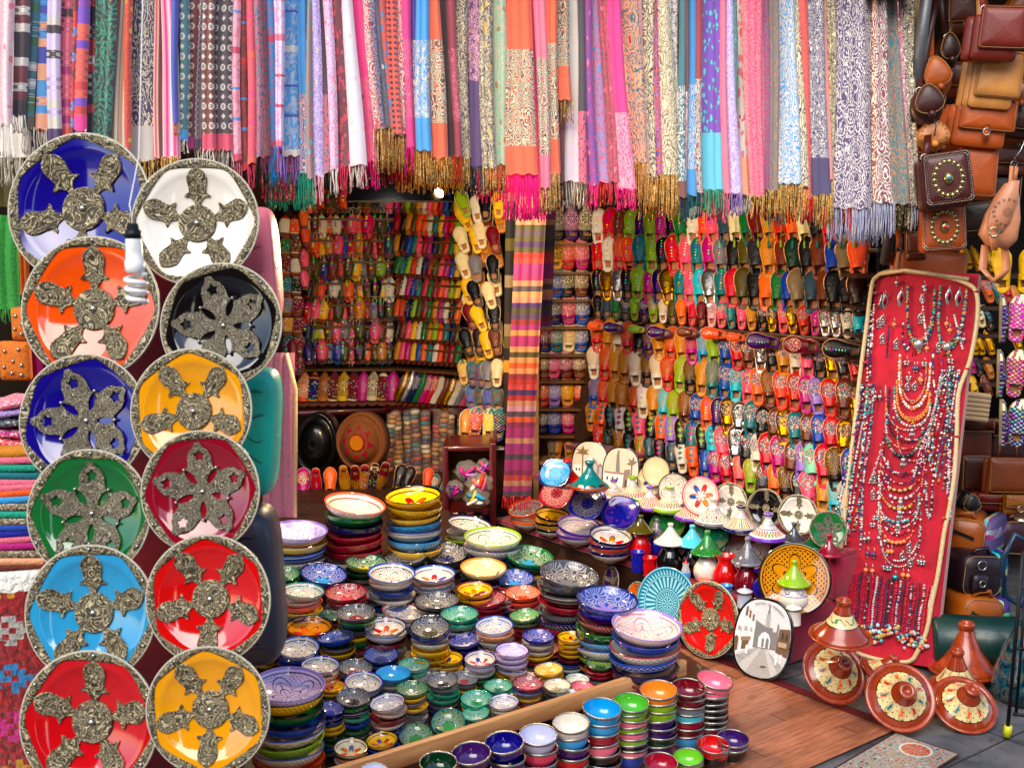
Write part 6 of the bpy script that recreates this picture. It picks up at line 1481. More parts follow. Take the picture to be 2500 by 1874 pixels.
# ---- striped scarves hanging from the beam
m=Mat('striped_cotton'); u,vv,_=m.sep(m.co('UV')); rw=m.voro(m.vec(.5,.5,(vv*36.0).fl()),1.0,what='Color'); r3=m.sep(rw)
cst=m.ramp(r3[0],[(0,'C'),(.14,'J'),(.27,'P'),(.38,'e8b07c'),(.5,'M'),(.6,'r'),(.7,'O'),(.8,'5c4a60'),(.88,'o'),(.95,'E')],True)
nn=m.noise(m.vec(u*4.0,vv*160.0,0.0),3,3); M_strip=m.fin(m.hue(m.mix((r3[1]>.6)*(u*90.0).sin().abs()*.3,cst,'V'),sat=1.1,v=nn*.3+.26),.75,bump=nn,bs=.3,bd=.003,sheen=.2)
m=Mat('dark_banded_cloth'); u,vv,_=m.sep(m.co('UV')); rw=m.sep(m.voro(m.vec(.5,.5,(vv*15.0).fl()),1.0,what='Color')); M_dband=m.fin(m.ramp(rw[0],[(0,'D'),(.3,'O'),(.5,'k'),(.7,'m'),(.8,'u'),(.9,'k')],True),.8)
def hang(name,tl,tr,bl,br,y0,y1,Y,mat,lab,cat,fr=None,nf=3):
    a=at(tl,y0,Y);b=at(tr,y0,Y);c=at(bl,y1,Y);d=at(br,y1,Y); org=(a+b)/2; v=[];uv=[];f=[];nx=25;nz=24
    for j in range(nz+1):
        t=j/nz
        for k in range(nx):
            q=k/(nx-1); pl=a+(c-a)*t; pr_=b+(d-b)*t; p=pl+(pr_-pl)*q; v.append(p-org+Vector((0,-.012*abs(sin(PI*q*nf+.4*sin(3*t)))-.006*sin(5*t),0))); uv.append((q*(b-a).length,p.z))
    for j in range(nz):
        for k in range(nx-1): q=j*nx+k; f.append((q,q+1,q+nx+1,q+nx))
    o=mk(name,mesh(name,v,f,uv=uv),None,mat,Matrix.Translation(org)); tag(o,lab,cat)
    if fr: fringe((c-org).x,(d-org).x,(c-org).z,(c-org).z-msz(34,c),0,cl=fr,c2=fr,par=o)
    return o
hang('striped_scarf',1322,1362,1318,1346,400,806,6.12,M_strip,'narrow striped scarf hanging behind the wide striped one','scarf','r',2)
hang('striped_scarf',1266,1340,1228,1297,400,1212,5.9,M_strip,'wide pink, purple and orange striped scarf hanging full length','scarf','r',3)
hang('banded_cloth',1236,1260,1228,1254,400,1010,6.4,M_dband,'dark brown banded cloth strip left of the striped scarf','cloth',None,1)
# ---- kaftan beside the pouf covers
kf=hang('hanging_kaftan',650,720,640,724,860,1262,5.2,None,'magenta brocade kaftan with pale braid hanging beside the turquoise cushion','kaftan',None,3); kf.data.materials.append(SC['scroll']); setp(kf,'6c0838','9a1860','R',b0=-9,b1=99,e0=-99); kf['c4']=cc('P')
a=at(700,862,5.15); b=at(722,950,5.15); c=at(721,1262,5.15); v,f=tube([a-kf.location,b-kf.location,c-kf.location],.009,6); mk('braid_trim',mesh('braid_trim',v,f),kf,M_cane)
# ---------------------------------------------------------------- jewellery board
TLp=at(2143,663,5.28); TRp=at(2390,668,5.02); BRp=atz(2280,1629,.0); BLp=BRp+(TLp-TRp)*1.08; BLp=atz(2000,1580,0.0)
PN=(TRp-TLp).cross(BLp-TLp).normalized()
if PN.y>0: PN=-PN
def pp(px,py,o=.008): return onpl(px,py,TLp+PN*o,PN)
BRp=onpl(2280,1629,TLp,PN); BLp=onpl(2014,1590,TLp,PN)
jb=empty('jewellery_board',BLp); tag(jb,'tall red velvet board edged with bound cane, hung with necklaces and earrings','display board')
fr4=[TLp,TRp,BRp,BLp]; v=[q-BLp for q in fr4]+[q-PN*.045-BLp for q in fr4]
mk('velvet_panel',mesh('velvet_panel',v,[(0,1,2,3),(7,6,5,4),(0,4,5,1),(1,5,6,2),(2,6,7,3),(3,7,4,0)],smooth=False),jb,M_vel)
cp_=[(2040,1450),(2052,1350),(2070,1180),(2085,1050),(2098,930),(2115,800),(2128,700),(2140,676),(2170,663),(2240,665),(2310,676),(2360,692),(2384,716),(2386,780),(2368,880),(2340,960),(2336,1060),(2330,1160),(2316,1250),(2305,1300),(2290,1400),(2275,1470),(2262,1540),(2240,1590),(2215,1615),(2140,1608),(2080,1588)]
pts=[]
P3=[pp(x,y,.014)-BLp for x,y in cp_]
for i in range(len(P3)-1):
    for k in range(4):
        t=k/4; p0_,p1_,p2_,p3_=P3[max(i-1,0)],P3[i],P3[i+1],P3[min(i+2,len(P3)-1)]
        pts.append(.5*((2*p1_)+(p2_-p0_)*t+(2*p0_-5*p1_+4*p2_-p3_)*t*t+(3*p1_-p0_-3*p2_+p3_)*t**3))
mk('cane_edging',mesh('cane_edging',*tube(pts,.0095,8)),jb,M_cane)
v,f=tube([pp(2150,668,.03)-BLp,pp(2210,660,.03)-BLp,pp(2365,682,.022)-BLp],.009,8); mk('cane_offcut',mesh('cane_offcut',v,f),jb,M_cane)
for x_,y_ in ((2139,715),(2112,885),(2085,1060),(2268,665),(2385,712),(2362,900),(2336,1065),(2308,1265)):
    q=pp(x_,y_,.014)-BLp; v,f=ball(q,.014,1,.5,8,5); mk('tie',mesh('tie',v,f),jb,M_vel)
BC={'k':(.02,.02,.03),'r':(.5,.02,.04),'w':(.7,.68,.62),'n':(.03,.04,.16),'t':(.03,.35,.38),'o':(.75,.22,.06),'m':(.5,.3,.05),'g':(.05,.25,.1),'s':(.45,.45,.46),'p':(.7,.3,.35),'a':(.25,.6,.7),'B':(.2,.08,.03),'C':(.35,.01,.05),'y':(.6,.5,.1),'l':(.35,.5,.08)}
BNm={'k':'black','r':'red','w':'white','n':'navy','t':'turquoise','o':'coral','m':'amber','g':'green','s':'silver','p':'pink','a':'pale blue','B':'brown','C':'garnet','y':'yellow','l':'lime'}
def beads(mb,pth,seq,r,gap=1.9,jit=.25):
    pth=[Vector(q) for q in pth]; L=[0]
    for a,b in zip(pth,pth[1:]): L.append(L[-1]+(b-a).length)
    s=0;i=0;k=0
    while s<L[-1]:
        while i<len(L)-2 and L[i+1]<s: i+=1
        t=(s-L[i])/max(L[i+1]-L[i],1e-6); q=pth[i].lerp(pth[i+1],min(t,1)); rr=r*random.uniform(1-jit,1+jit)
        v,f=octa(q,rr); mb.add(v,f,0,None,BC[random.choice(seq)]); s+=rr*gap; k+=1
def strand(name,pth,seq,r,lab,group,big=None,pend=None,n=1,spread=.006):
    org=Vector(pth[0]); mb=MB()
    for k in range(n):
        o=Vector((0,-.003*k,-spread*k)); q_=[Vector(q)-org+o*(1 if 0<i<len(pth)-1 else .2)+(Vector((0,0,-spread*k)) if n>1 and i==len(pth)//2 else Vector()) for i,q in enumerate(pth)]; beads(mb,q_,seq,r)
    o=mk(name,mb.mesh(name,(M_bead,),smooth=False,colr=True),None,None,Matrix.Translation(org)); tag(o,lab,'necklace',group)
    mb2=MB()
    if big:
        for t in (.35,.42,.5,.58,.65):
            i=t*(len(pth)-1); a=Vector(pth[int(i)]).lerp(Vector(pth[min(int(i)+1,len(pth)-1)]),i-int(i)); v,f=ball(a-org+Vector((0,-.004,-.003)),big[1],1,1,8,5); mb2.add(v,f,0,None,BC[big[0]])
        mk('large_beads',mb2.mesh('large_beads',(M_bead,),colr=True),o)
    if pend:
        a=Vector(pth[len(pth)//2])-org; mb3=MB(); v,f=ball(a+Vector((0,-.006,-.018)),pend[1],1,1.1,10,6); mb3.add(v,f,0,None,BC[pend[0]])
        for k in range(5): v,f=tube([a+Vector(((k-2)*pend[1]*.45,-.008,-.02-pend[1]*.8)),a+Vector(((k-2)*pend[1]*.5,-.008,-.035-pend[1]*1.4))],.0022,4); mb3.add(v,f,0,None,BC[pend[2] if len(pend)>2 else pend[0]])
        mk('pendant',mb3.mesh('pendant',(M_beadm,),colr=True),o)
    return o
def U(x0,y0,x1,y1,xb,yb,n=17):
    r=[]
    for i in range(n):
        t=i/(n-1); a=PI*t; y=(y0+(y1-y0)*t); k=sin(a)**.62
        x=(x0+x1)/2-(x1-x0)/2*cos(a); x=x+(xb-(x0+x1)/2)*k; r.append(pp(x,y+(yb-y)*k,.010))
    return r
NK=[(2216,700,2282,706,2242,830,'kgotn',.0062,6,'multicoloured seed bead necklace with a domed silver pendant, left',None,('s',.024,'k')),
 (2296,700,2360,706,2312,836,'kgotn',.0062,6,'multicoloured seed bead necklace with a round pendant, right',None,('s',.02,'r')),
 (2197,868,2272,888,2228,994,'wwo',.007,2,'white and peach double bead necklace',None,None),
 (2190,930,2270,955,2226,1020,'omo',.006,3,'amber chip bead necklace in three rows',None,None),
 (2200,870,2262,890,2228,978,'Bmp',.004,2,'thin brown seed bead necklace inside the white one',None,None),
 (2184,945,2272,980,2226,1040,'wtw',.0062,1,'turquoise and white necklace with a small silver hand',None,('s',.010)),
 (2172,950,2278,982,2214,1078,'kkn',.006,1,'dark grey pearl necklace',None,None),
 (2164,975,2278,992,2210,1095,'orp',.0048,1,'coral and red bead necklace with gold links',None,None),
 (2165,1010,2255,1025,2205,1112,'ksgt',.0075,1,'chunky dark stone necklace with silver cones',('k',.011),('s',.012)),
 (2160,1045,2265,1060,2200,1155,'rwnk',.005,2,'navy, white and red tube bead necklace in two rows',None,None),
 (2158,1075,2272,1010,2200,1180,'srk',.0045,1,'silver and red seed bead necklace in the middle',None,None),
 (2154,1100,2262,1120,2196,1195,'CmC',.0048,1,'garnet necklace with amber accents',('m',.008),None),
 (2150,1120,2258,1130,2198,1215,'srC',.0048,1,'garnet and silver necklace with a hand pendant, upper',('s',.008),('s',.012)),
 (2148,1140,2254,1150,2196,1240,'Cms',.0048,1,'garnet and silver necklace with a hand pendant, lower',('m',.008),('s',.012)),
 (2144,1190,2244,1210,2192,1272,'trw',.006,1,'turquoise, red and white necklace with a hand pendant',('t',.008),('s',.012)),
 (2146,1150,2240,1260,2190,1300,'rkw',.005,2,'black, white and red tube bead necklace, lowest double one',None,None),
 (2150,1250,2230,1290,2188,1322,'roo',.006,1,'coral teardrop necklace at the foot of the upper group',('o',.009),None),
 (2278,860,2300,870,2288,955,'nwr',.0055,3,'navy, white and red tube bead loops on the right',None,None),
 (2205,790,2225,796,2212,845,'nwrk',.0055,3,'navy and white tube bead loops beside the domed pendant',None,None),
 (2292,870,2316,906,2304,1030,'rC',.005,1,'long garnet loop on the right side',None,None),
 (2268,1040,2278,1044,2272,1130,'sskw',.0065,2,'pale grey chip bead loop on the right side',None,None),
 (2262,1180,2276,1182,2268,1260,'ks',.006,2,'black chip bead loop low on the right',None,None)]
for a in NK: strand('necklace',U(*a[:6]),a[6],a[7],a[9],'necklaces draped across the board',a[10],a[11],a[8])
for i in range(9):
    x0=2186+random.randint(-26,18); x1=2262+random.randint(-16,26); y0=900+i*46+random.randint(-10,10); yb=y0+random.randint(70,150); sq=random.choice(['nwr','trw','kss','rC','kmw','ptw','sor'])
    strand('necklace',U(x0-i*4,y0,x1-i*3,y0+18,(x0+x1)/2-i*4,yb),sq,.005,f"looped {BNm[sq[0]]} and {BNm[sq[1]]} bead necklace among the draped ones, {ORD[i]} from the top",'necklaces draped across the board')
# long side strands, left and right edges
seqs=['nkwt','ntwp','kwtr','ntmk','wnpt','trkw','gtwn','kpaw','ntok','kwrn']
for i in range(13):
    x0=2126-i*2.4+8; x1=2083-i*6+6*(i%2)+14; y1=1330+random.randint(-40,20)
    pth=[pp(x0+(x1-x0)*t+3*sin(t*7+i),940+(y1-940)*t,.012+.004*(i%3)) for t in [k/12 for k in range(13)]]
    strand('necklace',pth,seqs[i%10],.0055,f"long straight strand of {BNm[seqs[i%10][0]]} and {BNm[seqs[i%10][1]]} beads, {ORD[i]} from the right, left edge of the board",'long strands on the left edge')
for i in range(12):
    x0=2342-i*3.4; x1=2322-i*7; y1=1250-i*14+random.randint(-20,20)
    pth=[pp(x0+(x1-x0)*t+4*sin(t*6+i),905+(y1-905)*t,.014+.004*(i%3)) for t in [k/12 for k in range(13)]]
    s_=seqs[(i*3+1)%10]; strand('necklace',pth,s_,.0058,f"long straight strand of {BNm[s_[0]]} and {BNm[s_[1]]} beads, {ORD[i]} from the right, right edge of the board",'long strands on the right edge')
for i,(x0,y0,x1,y1,s_) in enumerate(((2122,770,2117,930,'nwr'),(2127,760,2124,925,'knw'),(2170,795,2165,870,'kn'),(2330,770,2350,850,'swn'),(2134,745,2128,850,'swr'),(2250,720,2262,830,'rws'),(2240,1130,2225,1180,'sn'),(2156,1080,2122,1180,'rs'))):
    strand('necklace',[pp(x0+(x1-x0)*t,y0+(y1-y0)*t,.012) for t in [k/8 for k in range(9)]],s_,.0055,f"short hanging strand of {BNm[s_[0]]} and {BNm[s_[1]]} beads, {['far upper left','upper left','left of the domed pendant','upper right','by the white hand charm','between the seed bead necklaces','right of centre','left of centre'][i]}",'short strands on the board',n=2)
# bottom rows of red, black and silver strands
bs=['CCr','CCr','rCC','kkn','CCr','ksk','rrC','sss','kkn','CCr','knk','skk','rCr','ssn','kkk','CrC','snk','rkr','kkn','sks','rrr','ssw']
for i in range(22):
    x0=2074+i*9.6; y0=1396+i*1.6+random.randint(-6,6); x1=x0-14+random.randint(-2,2)-i*.2; y1=1530+i*1.6+random.randint(-10,14)
    pth=[pp(x0+(x1-x0)*t+1.5*sin(9*t+i),y0+(y1-y0)*t,.012) for t in [k/8 for k in range(9)]]
    o=strand('necklace',pth,bs[i],.0052,f"{BNm[bs[i][0]]} and {BNm[bs[i][2]]} bead strand, {ORD[i] if i<16 else ORD[21-i]} from the {'left' if i<16 else 'right'} of the bottom row",'strands of the bottom row',n=2)
    mb=MB(); org=Vector(pth[0])
    for k in range(7): v,f=ball(Vector(pth[-1])-org+Vector((random.uniform(-.018,.018),-.006,random.uniform(-.02,.03))),random.uniform(.006,.0105),1,1,7,4); mb.add(v,f,0,None,BC[random.choice('sstomknar')])
    mk('end_beads',mb.mesh('end_beads',(M_bead,),colr=True),o)
# earrings
ER=[(2160,724,'L'),(2200,716,'L'),(2317,712,'L'),(2341,716,'L'),(2188,690,'d'),(2255,700,'d'),(2258,708,'d'),(2252,732,'w'),(2155,780,'c'),(2147,786,'c'),(2155,825,'c'),(2188,838,'c'),(2292,845,'c'),(2248,775,'c'),(2182,792,'o'),(2310,790,'o'),(2318,806,'o'),(2262,850,'o'),(2213,885,'b'),(2256,888,'b'),(2231,898,'n'),(2238,898,'n'),(2218,922,'b'),(2245,925,'o'),(2216,944,'w'),(2233,944,'w'),(2248,928,'o'),(2299,925,'c'),(2308,925,'c'),(2136,968,'s'),(2148,968,'s'),(2134,1165,'c'),(2132,1205,'c'),(2320,880,'h'),(2322,898,'h'),(2338,826,'s'),(2348,794,'s'),(2352,828,'s'),(2138,1262,'b'),(2130,1280,'b'),
 (2118,1350,'n'),(2133,1352,'n'),(2167,1345,'o'),(2176,1345,'o'),(2203,1358,'w'),(2222,1375,'w'),(2220,1335,'c'),(2113,1390,'o'),(2129,1392,'o'),(2160,1384,'b'),(2170,1386,'b'),(2204,1402,'o'),(2216,1404,'o'),(2185,1408,'t'),(2110,1315,'s'),(2120,1313,'s'),(2145,1312,'s'),(2160,1320,'s'),(2245,1370,'h'),(2252,1372,'h')]
EN={'L':'long pale leaf shaped earring','d':'silver drop earring','w':'openwork silver leaf earring','c':'silver filigree earring with coins','o':'small coral bead earring','b':'silver butterfly earring','n':'small navy bead earring','s':'round silver bead earring','h':'silver heart earring','t':'turquoise disc earring'}
for i,(x_,y_,k) in enumerate(ER):
    p=pp(x_,y_,.012); mb=MB(); v,f=tube([(0,0,.028),(.003,-.003,.022),(0,-.004,.012)],.0016,4); mb.add(v,f,0,None,BC['s'])
    if k=='L':
        v,f=slab([(0,.02),(.012,.0),(.017,-.025),(.012,-.05),(0,-.07),(-.012,-.05),(-.017,-.025),(-.012,0)],[(1,-.003),(.8,-.006)],back=0); mb.add(v,f,0,None,(.45,.5,.5)); v,f=slab([(0,.005),(.007,-.01),(.009,-.025),(0,-.045),(-.009,-.025),(-.007,-.01)],[(1,-.008),(.7,-.01)],back=0); mb.add(v,f,0,None,BC['C'])
    elif k in'cw':
        v,f=torus(.010,.003,14,5); mb.add(v,f,0,Matrix.Rotation(PI/2,4,'X')@Matrix.Diagonal((1,1.5,1,1)),BC['s']); v,f=ball((0,-.004,0),.006,1,1,6,4); mb.add(v,f,0,None,BC['s'])
        if k=='c':
            for j in range(4): v,f=octa(((j-1.5)*.006,-.004,-.022-.003*(j%2)),.004,.007); mb.add(v,f,0,None,BC['s'])
    elif k in 'bh':
        for sx in(-1,1): v,f=ball((sx*.007,-.003,.003),.0075,1,1,7,5); mb.add(v,f,0,None,BC['s']); v,f=ball((sx*.005,-.003,-.007),.006,1,1,7,5); mb.add(v,f,0,None,BC['s'])
    else:
        c_={'o':'o','n':'n','t':'t'}.get(k,'s'); v,f=ball((0,-.004,0),.010 if k!='t' else .014,1,1,10,6); mb.add(v,f,0,None,BC[c_]); v,f=octa((0,-.004,-.014),.003,.006); mb.add(v,f,0,None,BC['s'])
    o=mk('earring',mb.mesh('earring',(M_beadm if k not in 'on' else M_bead,),colr=True),None,None,Matrix.Translation(p)); zone='top' if y_<760 else 'upper middle' if y_<930 else 'middle' if y_<1250 else 'lower part'; side='left' if x_<2200 else 'right'
    tag(o,f"{EN[k]} on the {zone}, {side} side of the red board",'earring','earrings on the board')
p=pp(2157,730,.013); mb=MB(); v,f=slab([(-.014,0),(-.02,-.02),(-.026,-.03),(-.02,-.036),(-.014,-.034),(-.01,-.045),(.01,-.045),(.014,-.034),(.02,-.036),(.026,-.03),(.02,-.02),(.014,0),(.012,.022),(.007,.022),(.006,.008),(.003,.03),(-.003,.03),(-.006,.008),(-.007,.022),(-.012,.022)],[(1,-.003),(.8,-.004)],back=0); o=mk('hand_charm',mesh('hand_charm',v,f,(M_sil,)),None,None,Matrix.Translation(p)); tag(o,'silver openwork hand charm at the top left of the board','charm')
# ---------------------------------------------------------------- leather bags
def rrect(w_,h_,r=.15,n=5,taper=0,bow=0):
    out=[]; 
    for sx,sz,a0 in((1,1,0),(-1,1,90),(-1,-1,180),(1,-1,270)):
        for k in range(n):
            a=R(a0+90*k/(n-1)); x=sx*(w_/2-r)+r*cos(a); z=sz*(h_/2-r)+r*sin(a); out.append((x*(1+taper*(-z/h_)),z-bow*(1-(2*x/w_)**2)*(z<0)))
    return out
def satchel(px,py,w_,h_,Y,c,lab,yaw=0,roll=0,fl=.9,depth=.07,c2='D',layers=2,tool=False,studs=False,buckle=False,sround=.02,strp=None,body_off=(0,0)):
    p=at(px,py,Y); W=msz(w_,p); Hh=msz(h_,p); r=empty('leather_satchel',M=place(p,1,R(yaw),R(2),R(roll))); tag(r,lab,'leather bag','leather bags hanging at the right')
    for k in range(layers):
        v,f=slab(rrect(W*.94,Hh*.95,min(W,Hh)*.10,5,.04,.006),[(1,-depth/layers*.7),(.97,-depth/layers*.95),(.6,-depth/layers*1.05)],back=0); o=mk('pocket',mesh('pocket',v,f,(M_bag,)),r); setp(o,c,c2); o.location=(body_off[0]*W*(layers-k)/layers,-depth*k/layers,-.03*Hh+body_off[1]*Hh)
    fo=[(x,z if z>0 else z*fl*2-.0) for x,z in rrect(W,Hh,min(W,Hh)*.08,6,.03,.012)]
    hz_=Hh/2; fo=[(x,(z/hz_ if z>0 else z/(hz_*fl*2)*(fl*2-1) )*hz_) for x,z in fo]
    v,f=slab(fo,[(1,-.008),(.985,-.012),(.6,-.02)],back=0); o=mk('flap',mesh('flap',v,f,((M_tool if tool else M_bag),)),r); setp(o,c,c2); o.location=(0,-depth-.006,0)
    st_=[(x*.93,z*.93) for x,z in fo]; v,f=tube([(x,-.018,z) for x,z in st_]+[(st_[0][0],-.018,st_[0][1])],.0014,4); s=mk('stitching',mesh('stitching',v,f,(M_stitch,)),o); s.location=(0,.002,0); flap_=o
    if studs:
        mb=MB()
        n=len(st_)
        for rr_ in (.93,.86):
            pl=[Vector((x*rr_,-.022,z*rr_)) for x,z in fo]; pl.append(pl[0])
            for a,b in zip(pl,pl[1:]):
                m_=max(1,int((b-a).length/.011))
                for k in range(m_): v,f=octa(a.lerp(b,k/m_),.0035); mb.add(v,f)
        for q in range(3):
            R_=(.34,.25,.10)[q]*W
            nn_=int(2*PI*R_*1.2/.011); 
            for k in range(nn_): a=2*PI*k/nn_; v,f=octa((R_*cos(a),-.026,R_*1.25*sin(a)),.0032); mb.add(v,f)
        s=mk('stud_pattern',mb.mesh('stud_pattern',(M_sil,)),flap_); s.location=(0,.003,0)
        mb=MB()
        for k in range(18): a=2*PI*k/18; v,f=ball((.29*W*cos(a),-.02,.29*W*1.25*sin(a)),.011,1,1,8,5); mb.add(v,f)
        v,f=ball((0,-.02,0),.022,1,1.2,12,6); mb.add(v,f); s=mk('disc_rosette',mb.mesh('disc_rosette',(M_brass,)),flap_); s.location=(0,.003,0)
        v,f=ball((0,-.04,0),.009,1,1.1,10,6); s=mk('stone',mesh('stone',v,f,(M_gl,)),r); setp(s,'t' if studs==1 else 'r'); s.location=(0,-depth-.003,0)
    if buckle:
        v,f=strap([(0,-.024,-Hh*(fl-.62)),(0,-.03,-Hh*(fl-.45)),(.002,-.024,-Hh*.46)],.022,.004); s=mk('closing_strap',mesh('closing_strap',v,f,(M_bag,)),r); setp(s,c,c2); s.location=(0,-depth,0)
        v,f=torus(.014,.0025,14,5); s=mk('buckle',mesh('buckle',v,f,(M_sil,)),r); s.matrix_basis=Matrix.Translation((0,-depth-.032,-Hh*(fl-.45)))@Matrix.Rotation(PI/2,4,'X')
    if strp:
        for (x0,x1,yt) in strp:
            a=Vector((x0*W,-depth*.5,Hh*.46)); q=at(px+x1,yt,Y+.02); b=r.matrix_world.inverted()@q; v,f=strap([a,a.lerp(b,.5)+Vector((.004,-.01,0)),b],.028,.004); s=mk('shoulder_strap',mesh('shoulder_strap',v,f,(M_bag,)),r); setp(s,c,c2)
            v,f=torus(.014,.003,16,5); s=mk('strap_ring',mesh('strap_ring',v,f,(M_sil,)),r); s.matrix_basis=Matrix.Translation(a+Vector((0,-.008,0)))@Matrix.Rotation(PI/2,4,'X')
    return r
def pouch(px,py,w_,h_,Y,c,lab,yaw=0,roll=0,strp=None,tool=False,c2='D',layers=2):
    p=at(px,py,Y); W=msz(w_,p); Hh=msz(h_,p); r=empty('leather_pouch',M=place(p,1,R(yaw),R(2),R(roll))); tag(r,lab,'leather pouch','leather pouches hanging at the right')
    out=[]
    for i in range(30):
        a=2*PI*i/30; z=sin(a); x=cos(a); out.append((x*W/2*(1 if z<0 else 1-.28*z),z*Hh/2))
    for k in range(layers):
        v,f=slab(out,[(1,-.02),(.95,-.034),(.8,-.045),(.4,-.05)],back=.0); o=mk('body',mesh('body',v,f,(M_bag,)),r); setp(o,c,c2); o.location=(-.10*W*(layers-1-k),-.035*k+.02,0)
    fo=[(x*.98,z if z>0 else z*.55) for x,z in out]; v,f=slab(fo,[(1,-.006),(.96,-.012),(.6,-.022)],back=0); o=mk('flap',mesh('flap',v,f,((M_tool if tool else M_bag),)),r); setp(o,c,c2); o.location=(0,-.035*layers-.02,.0)
    v,f=tube([(x*.97,-.012,z*.97) for x,z in fo]+[(fo[0][0]*.97,-.012,fo[0][1]*.97)],.002,4); s=mk('piping',mesh('piping',v,f,(M_stitch,)),o)
    v,f=ball((0,0,0),.016,1,1,8,5); o=mk('toggle',mesh('toggle',v,f,(M_bag,)),r); setp(o,c,c2); o.location=(0,-.035*layers-.05,-Hh*.30)
    v,f=tube([(0,0,0),(.008,-.01,-.05),(-.004,-.008,-.09)],.003,5); o=mk('lace',mesh('lace',v,f,(M_bag,)),r); setp(o,'D','D'); o.location=(0,-.035*layers-.05,-Hh*.30)
    if strp:
        for (x0,x1,yt) in strp:
            a=Vector((x0*W,-.03,Hh*.42)); q=at(px+x1,yt,Y+.02); b=r.matrix_world.inverted()@q; v,f=strap([a,a.lerp(b,.5),b],.028,.004); s=mk('shoulder_strap',mesh('shoulder_strap',v,f,(M_bag,)),r); setp(s,c,c2)
            v,f=torus(.014,.003,16,5); s=mk('strap_ring',mesh('strap_ring',v,f,(M_sil,)),r); s.matrix_basis=Matrix.Translation(a+Vector((0,-.01,0)))@Matrix.Rotation(PI/2,4,'X')
    return r
caramel='a65a24'; orng='b05a1e'; redb='7c2410'; beige='cf9a68'; dkb='3c1a10'
pouch(2487,30,70,90,5.25,'8a5020','brown gathered pouch cut by the top right corner',-10,8)
satchel(2470,176,84,60,5.25,'9a5c22','small round flapped brown bag at the right edge under the red brown satchel',-10,6,tool=True,c2='3c1a10')
pouch(2482,240,80,70,5.2,'94501f','brown tooled round pouch at the right edge, middle',-10,10,tool=True)
satchel(2486,296,84,84,5.2,'4a2412','dark brown flap bag with brass clasp at the right edge',-8,8,fl=.8,c2='1c0c08')
satchel(2452,396,92,66,5.3,'5c2a14','dark reddish bag with hanging tongue clasp behind the backpack',0,2,fl=.6,buckle=True)
satchel(2443,82,112,112,4.85,redb,'glossy red brown satchel, topmost of the big ones',-14,4,layers=2,body_off=(-.3,-.12),strp=((-.42,-56,-60),))
satchel(2432,194,104,120,4.95,beige,'beige natural leather satchel with three pockets',-14,6,layers=3,body_off=(-.34,-.12),strp=((-.5,-42,-60),))
satchel(2402,300,128,104,5.0,orng,'orange brown briefcase with buckled strap below the beige satchel',-12,6,layers=3,fl=.72,buckle=True,body_off=(-.34,-.1))
pouch(2310,132,48,84,5.1,dkb,'very dark brown pouch between the pole and the beige satchel',-10,-6,strp=((0,-18,-60),),c2='1c0c08')
pouch(2286,194,66,96,5.0,caramel,'tan brown round pouch with metal ring hanging from an orange strap',-16,-14,strp=((-.1,-14,-60),))
pouch(2262,262,70,92,4.95,'4c1e12','dark brown double pouch left of the orange briefcase',-14,-10,strp=((-.2,34,-60),),c2='1c0c08',layers=3)
pouch(2268,336,78,74,4.98,'dc9a62','light tooled leather pouch above the studded bag',-8,0,tool=True,c2='8a4a20')
satchel(2374,424,92,122,5.05,orng,'plain orange brown flap bag behind the studded ones',-8,3,layers=1,fl=.97,strp=((-.3,-44,310),))
satchel(2305,440,112,128,4.85,'5a2218','maroon bag studded with silver rows and a turquoise stone',-10,-8,fl=.97,studs=1,layers=2,body_off=(-.14,-.04),strp=((-.4,-40,330),))
satchel(2290,556,104,116,4.95,'a8541c','orange brown bag studded with silver discs and a red stone',-4,-4,fl=.97,studs=2,layers=1)
satchel(2262,664,168,100,5.5,caramel,'wide caramel satchel whose lower part hides behind the red board',-8,3,fl=.9,layers=2,body_off=(-.06,0),strp=((-.44,-70,560),))
for px,py,w_,h_,c,lab in ((2345,40,70,90,'5a2c16','dark brown bag high behind the tan pouch straps'),(2376,60,60,90,'3a1a0e','very dark bag left of the red brown satchel'),(2360,250,60,70,'6a2c14','reddish bag between the dark double pouch and the briefcase'),(2330,330,56,80,'7c3e1c','brown bag behind the light tooled pouch'),(2436,470,90,90,'3a1c10','dark brown bag behind the backpack'),(2380,540,80,90,'2c140c','nearly black bag behind the disc studded one'),(2232,600,50,70,'6c3418','brown pouch low behind the steel pole'),(2440,340,90,60,'8a4a20','brown bag low behind the orange briefcase'),(2330,200,60,80,'5c2a14','brown bag between the tan and dark pouches')):
    satchel(px,py,w_,h_,5.35,c,lab,-12,random.uniform(-8,8),layers=1,fl=random.uniform(.6,.95),strp=((random.uniform(-.3,.3),random.uniform(-10,10),-60),) if py<300 else None)
# backpack
bp=empty('small_backpack',M=place(at(2447,520,4.7),1,R(-12),0,R(10))); tag(bp,'pale pinkish leather backpack with burnt sunflower flap, hanging from a wire hook','backpack')
s_=msz(1,at(2447,520,4.7)); v,f=slab([(x*s_,z*s_) for x,z in [(-12,70),(12,78),(26,40),(40,-10),(44,-60),(28,-84),(-20,-84),(-44,-60),(-40,-10),(-26,40)]],[(1,-.03),(.94,-.06),(.7,-.075),(.4,-.08)],back=0); o=mk('body',mesh('body',v,f,(M_bag,)),bp); setp(o,'c89478')
v,f=slab([(x*s_,z*s_) for x,z in [(-10,76),(12,80),(18,30),(14,-20),(2,-46),(-18,-56),(-36,-40),(-38,0),(-26,40)]],[(1,-.008),(.95,-.014),(.5,-.03)],back=0); o=mk('flap',mesh('flap',v,f,(M_tool,)),bp); setp(o,'c48c6c','3c1a10'); o.location=(0,-.075,0)
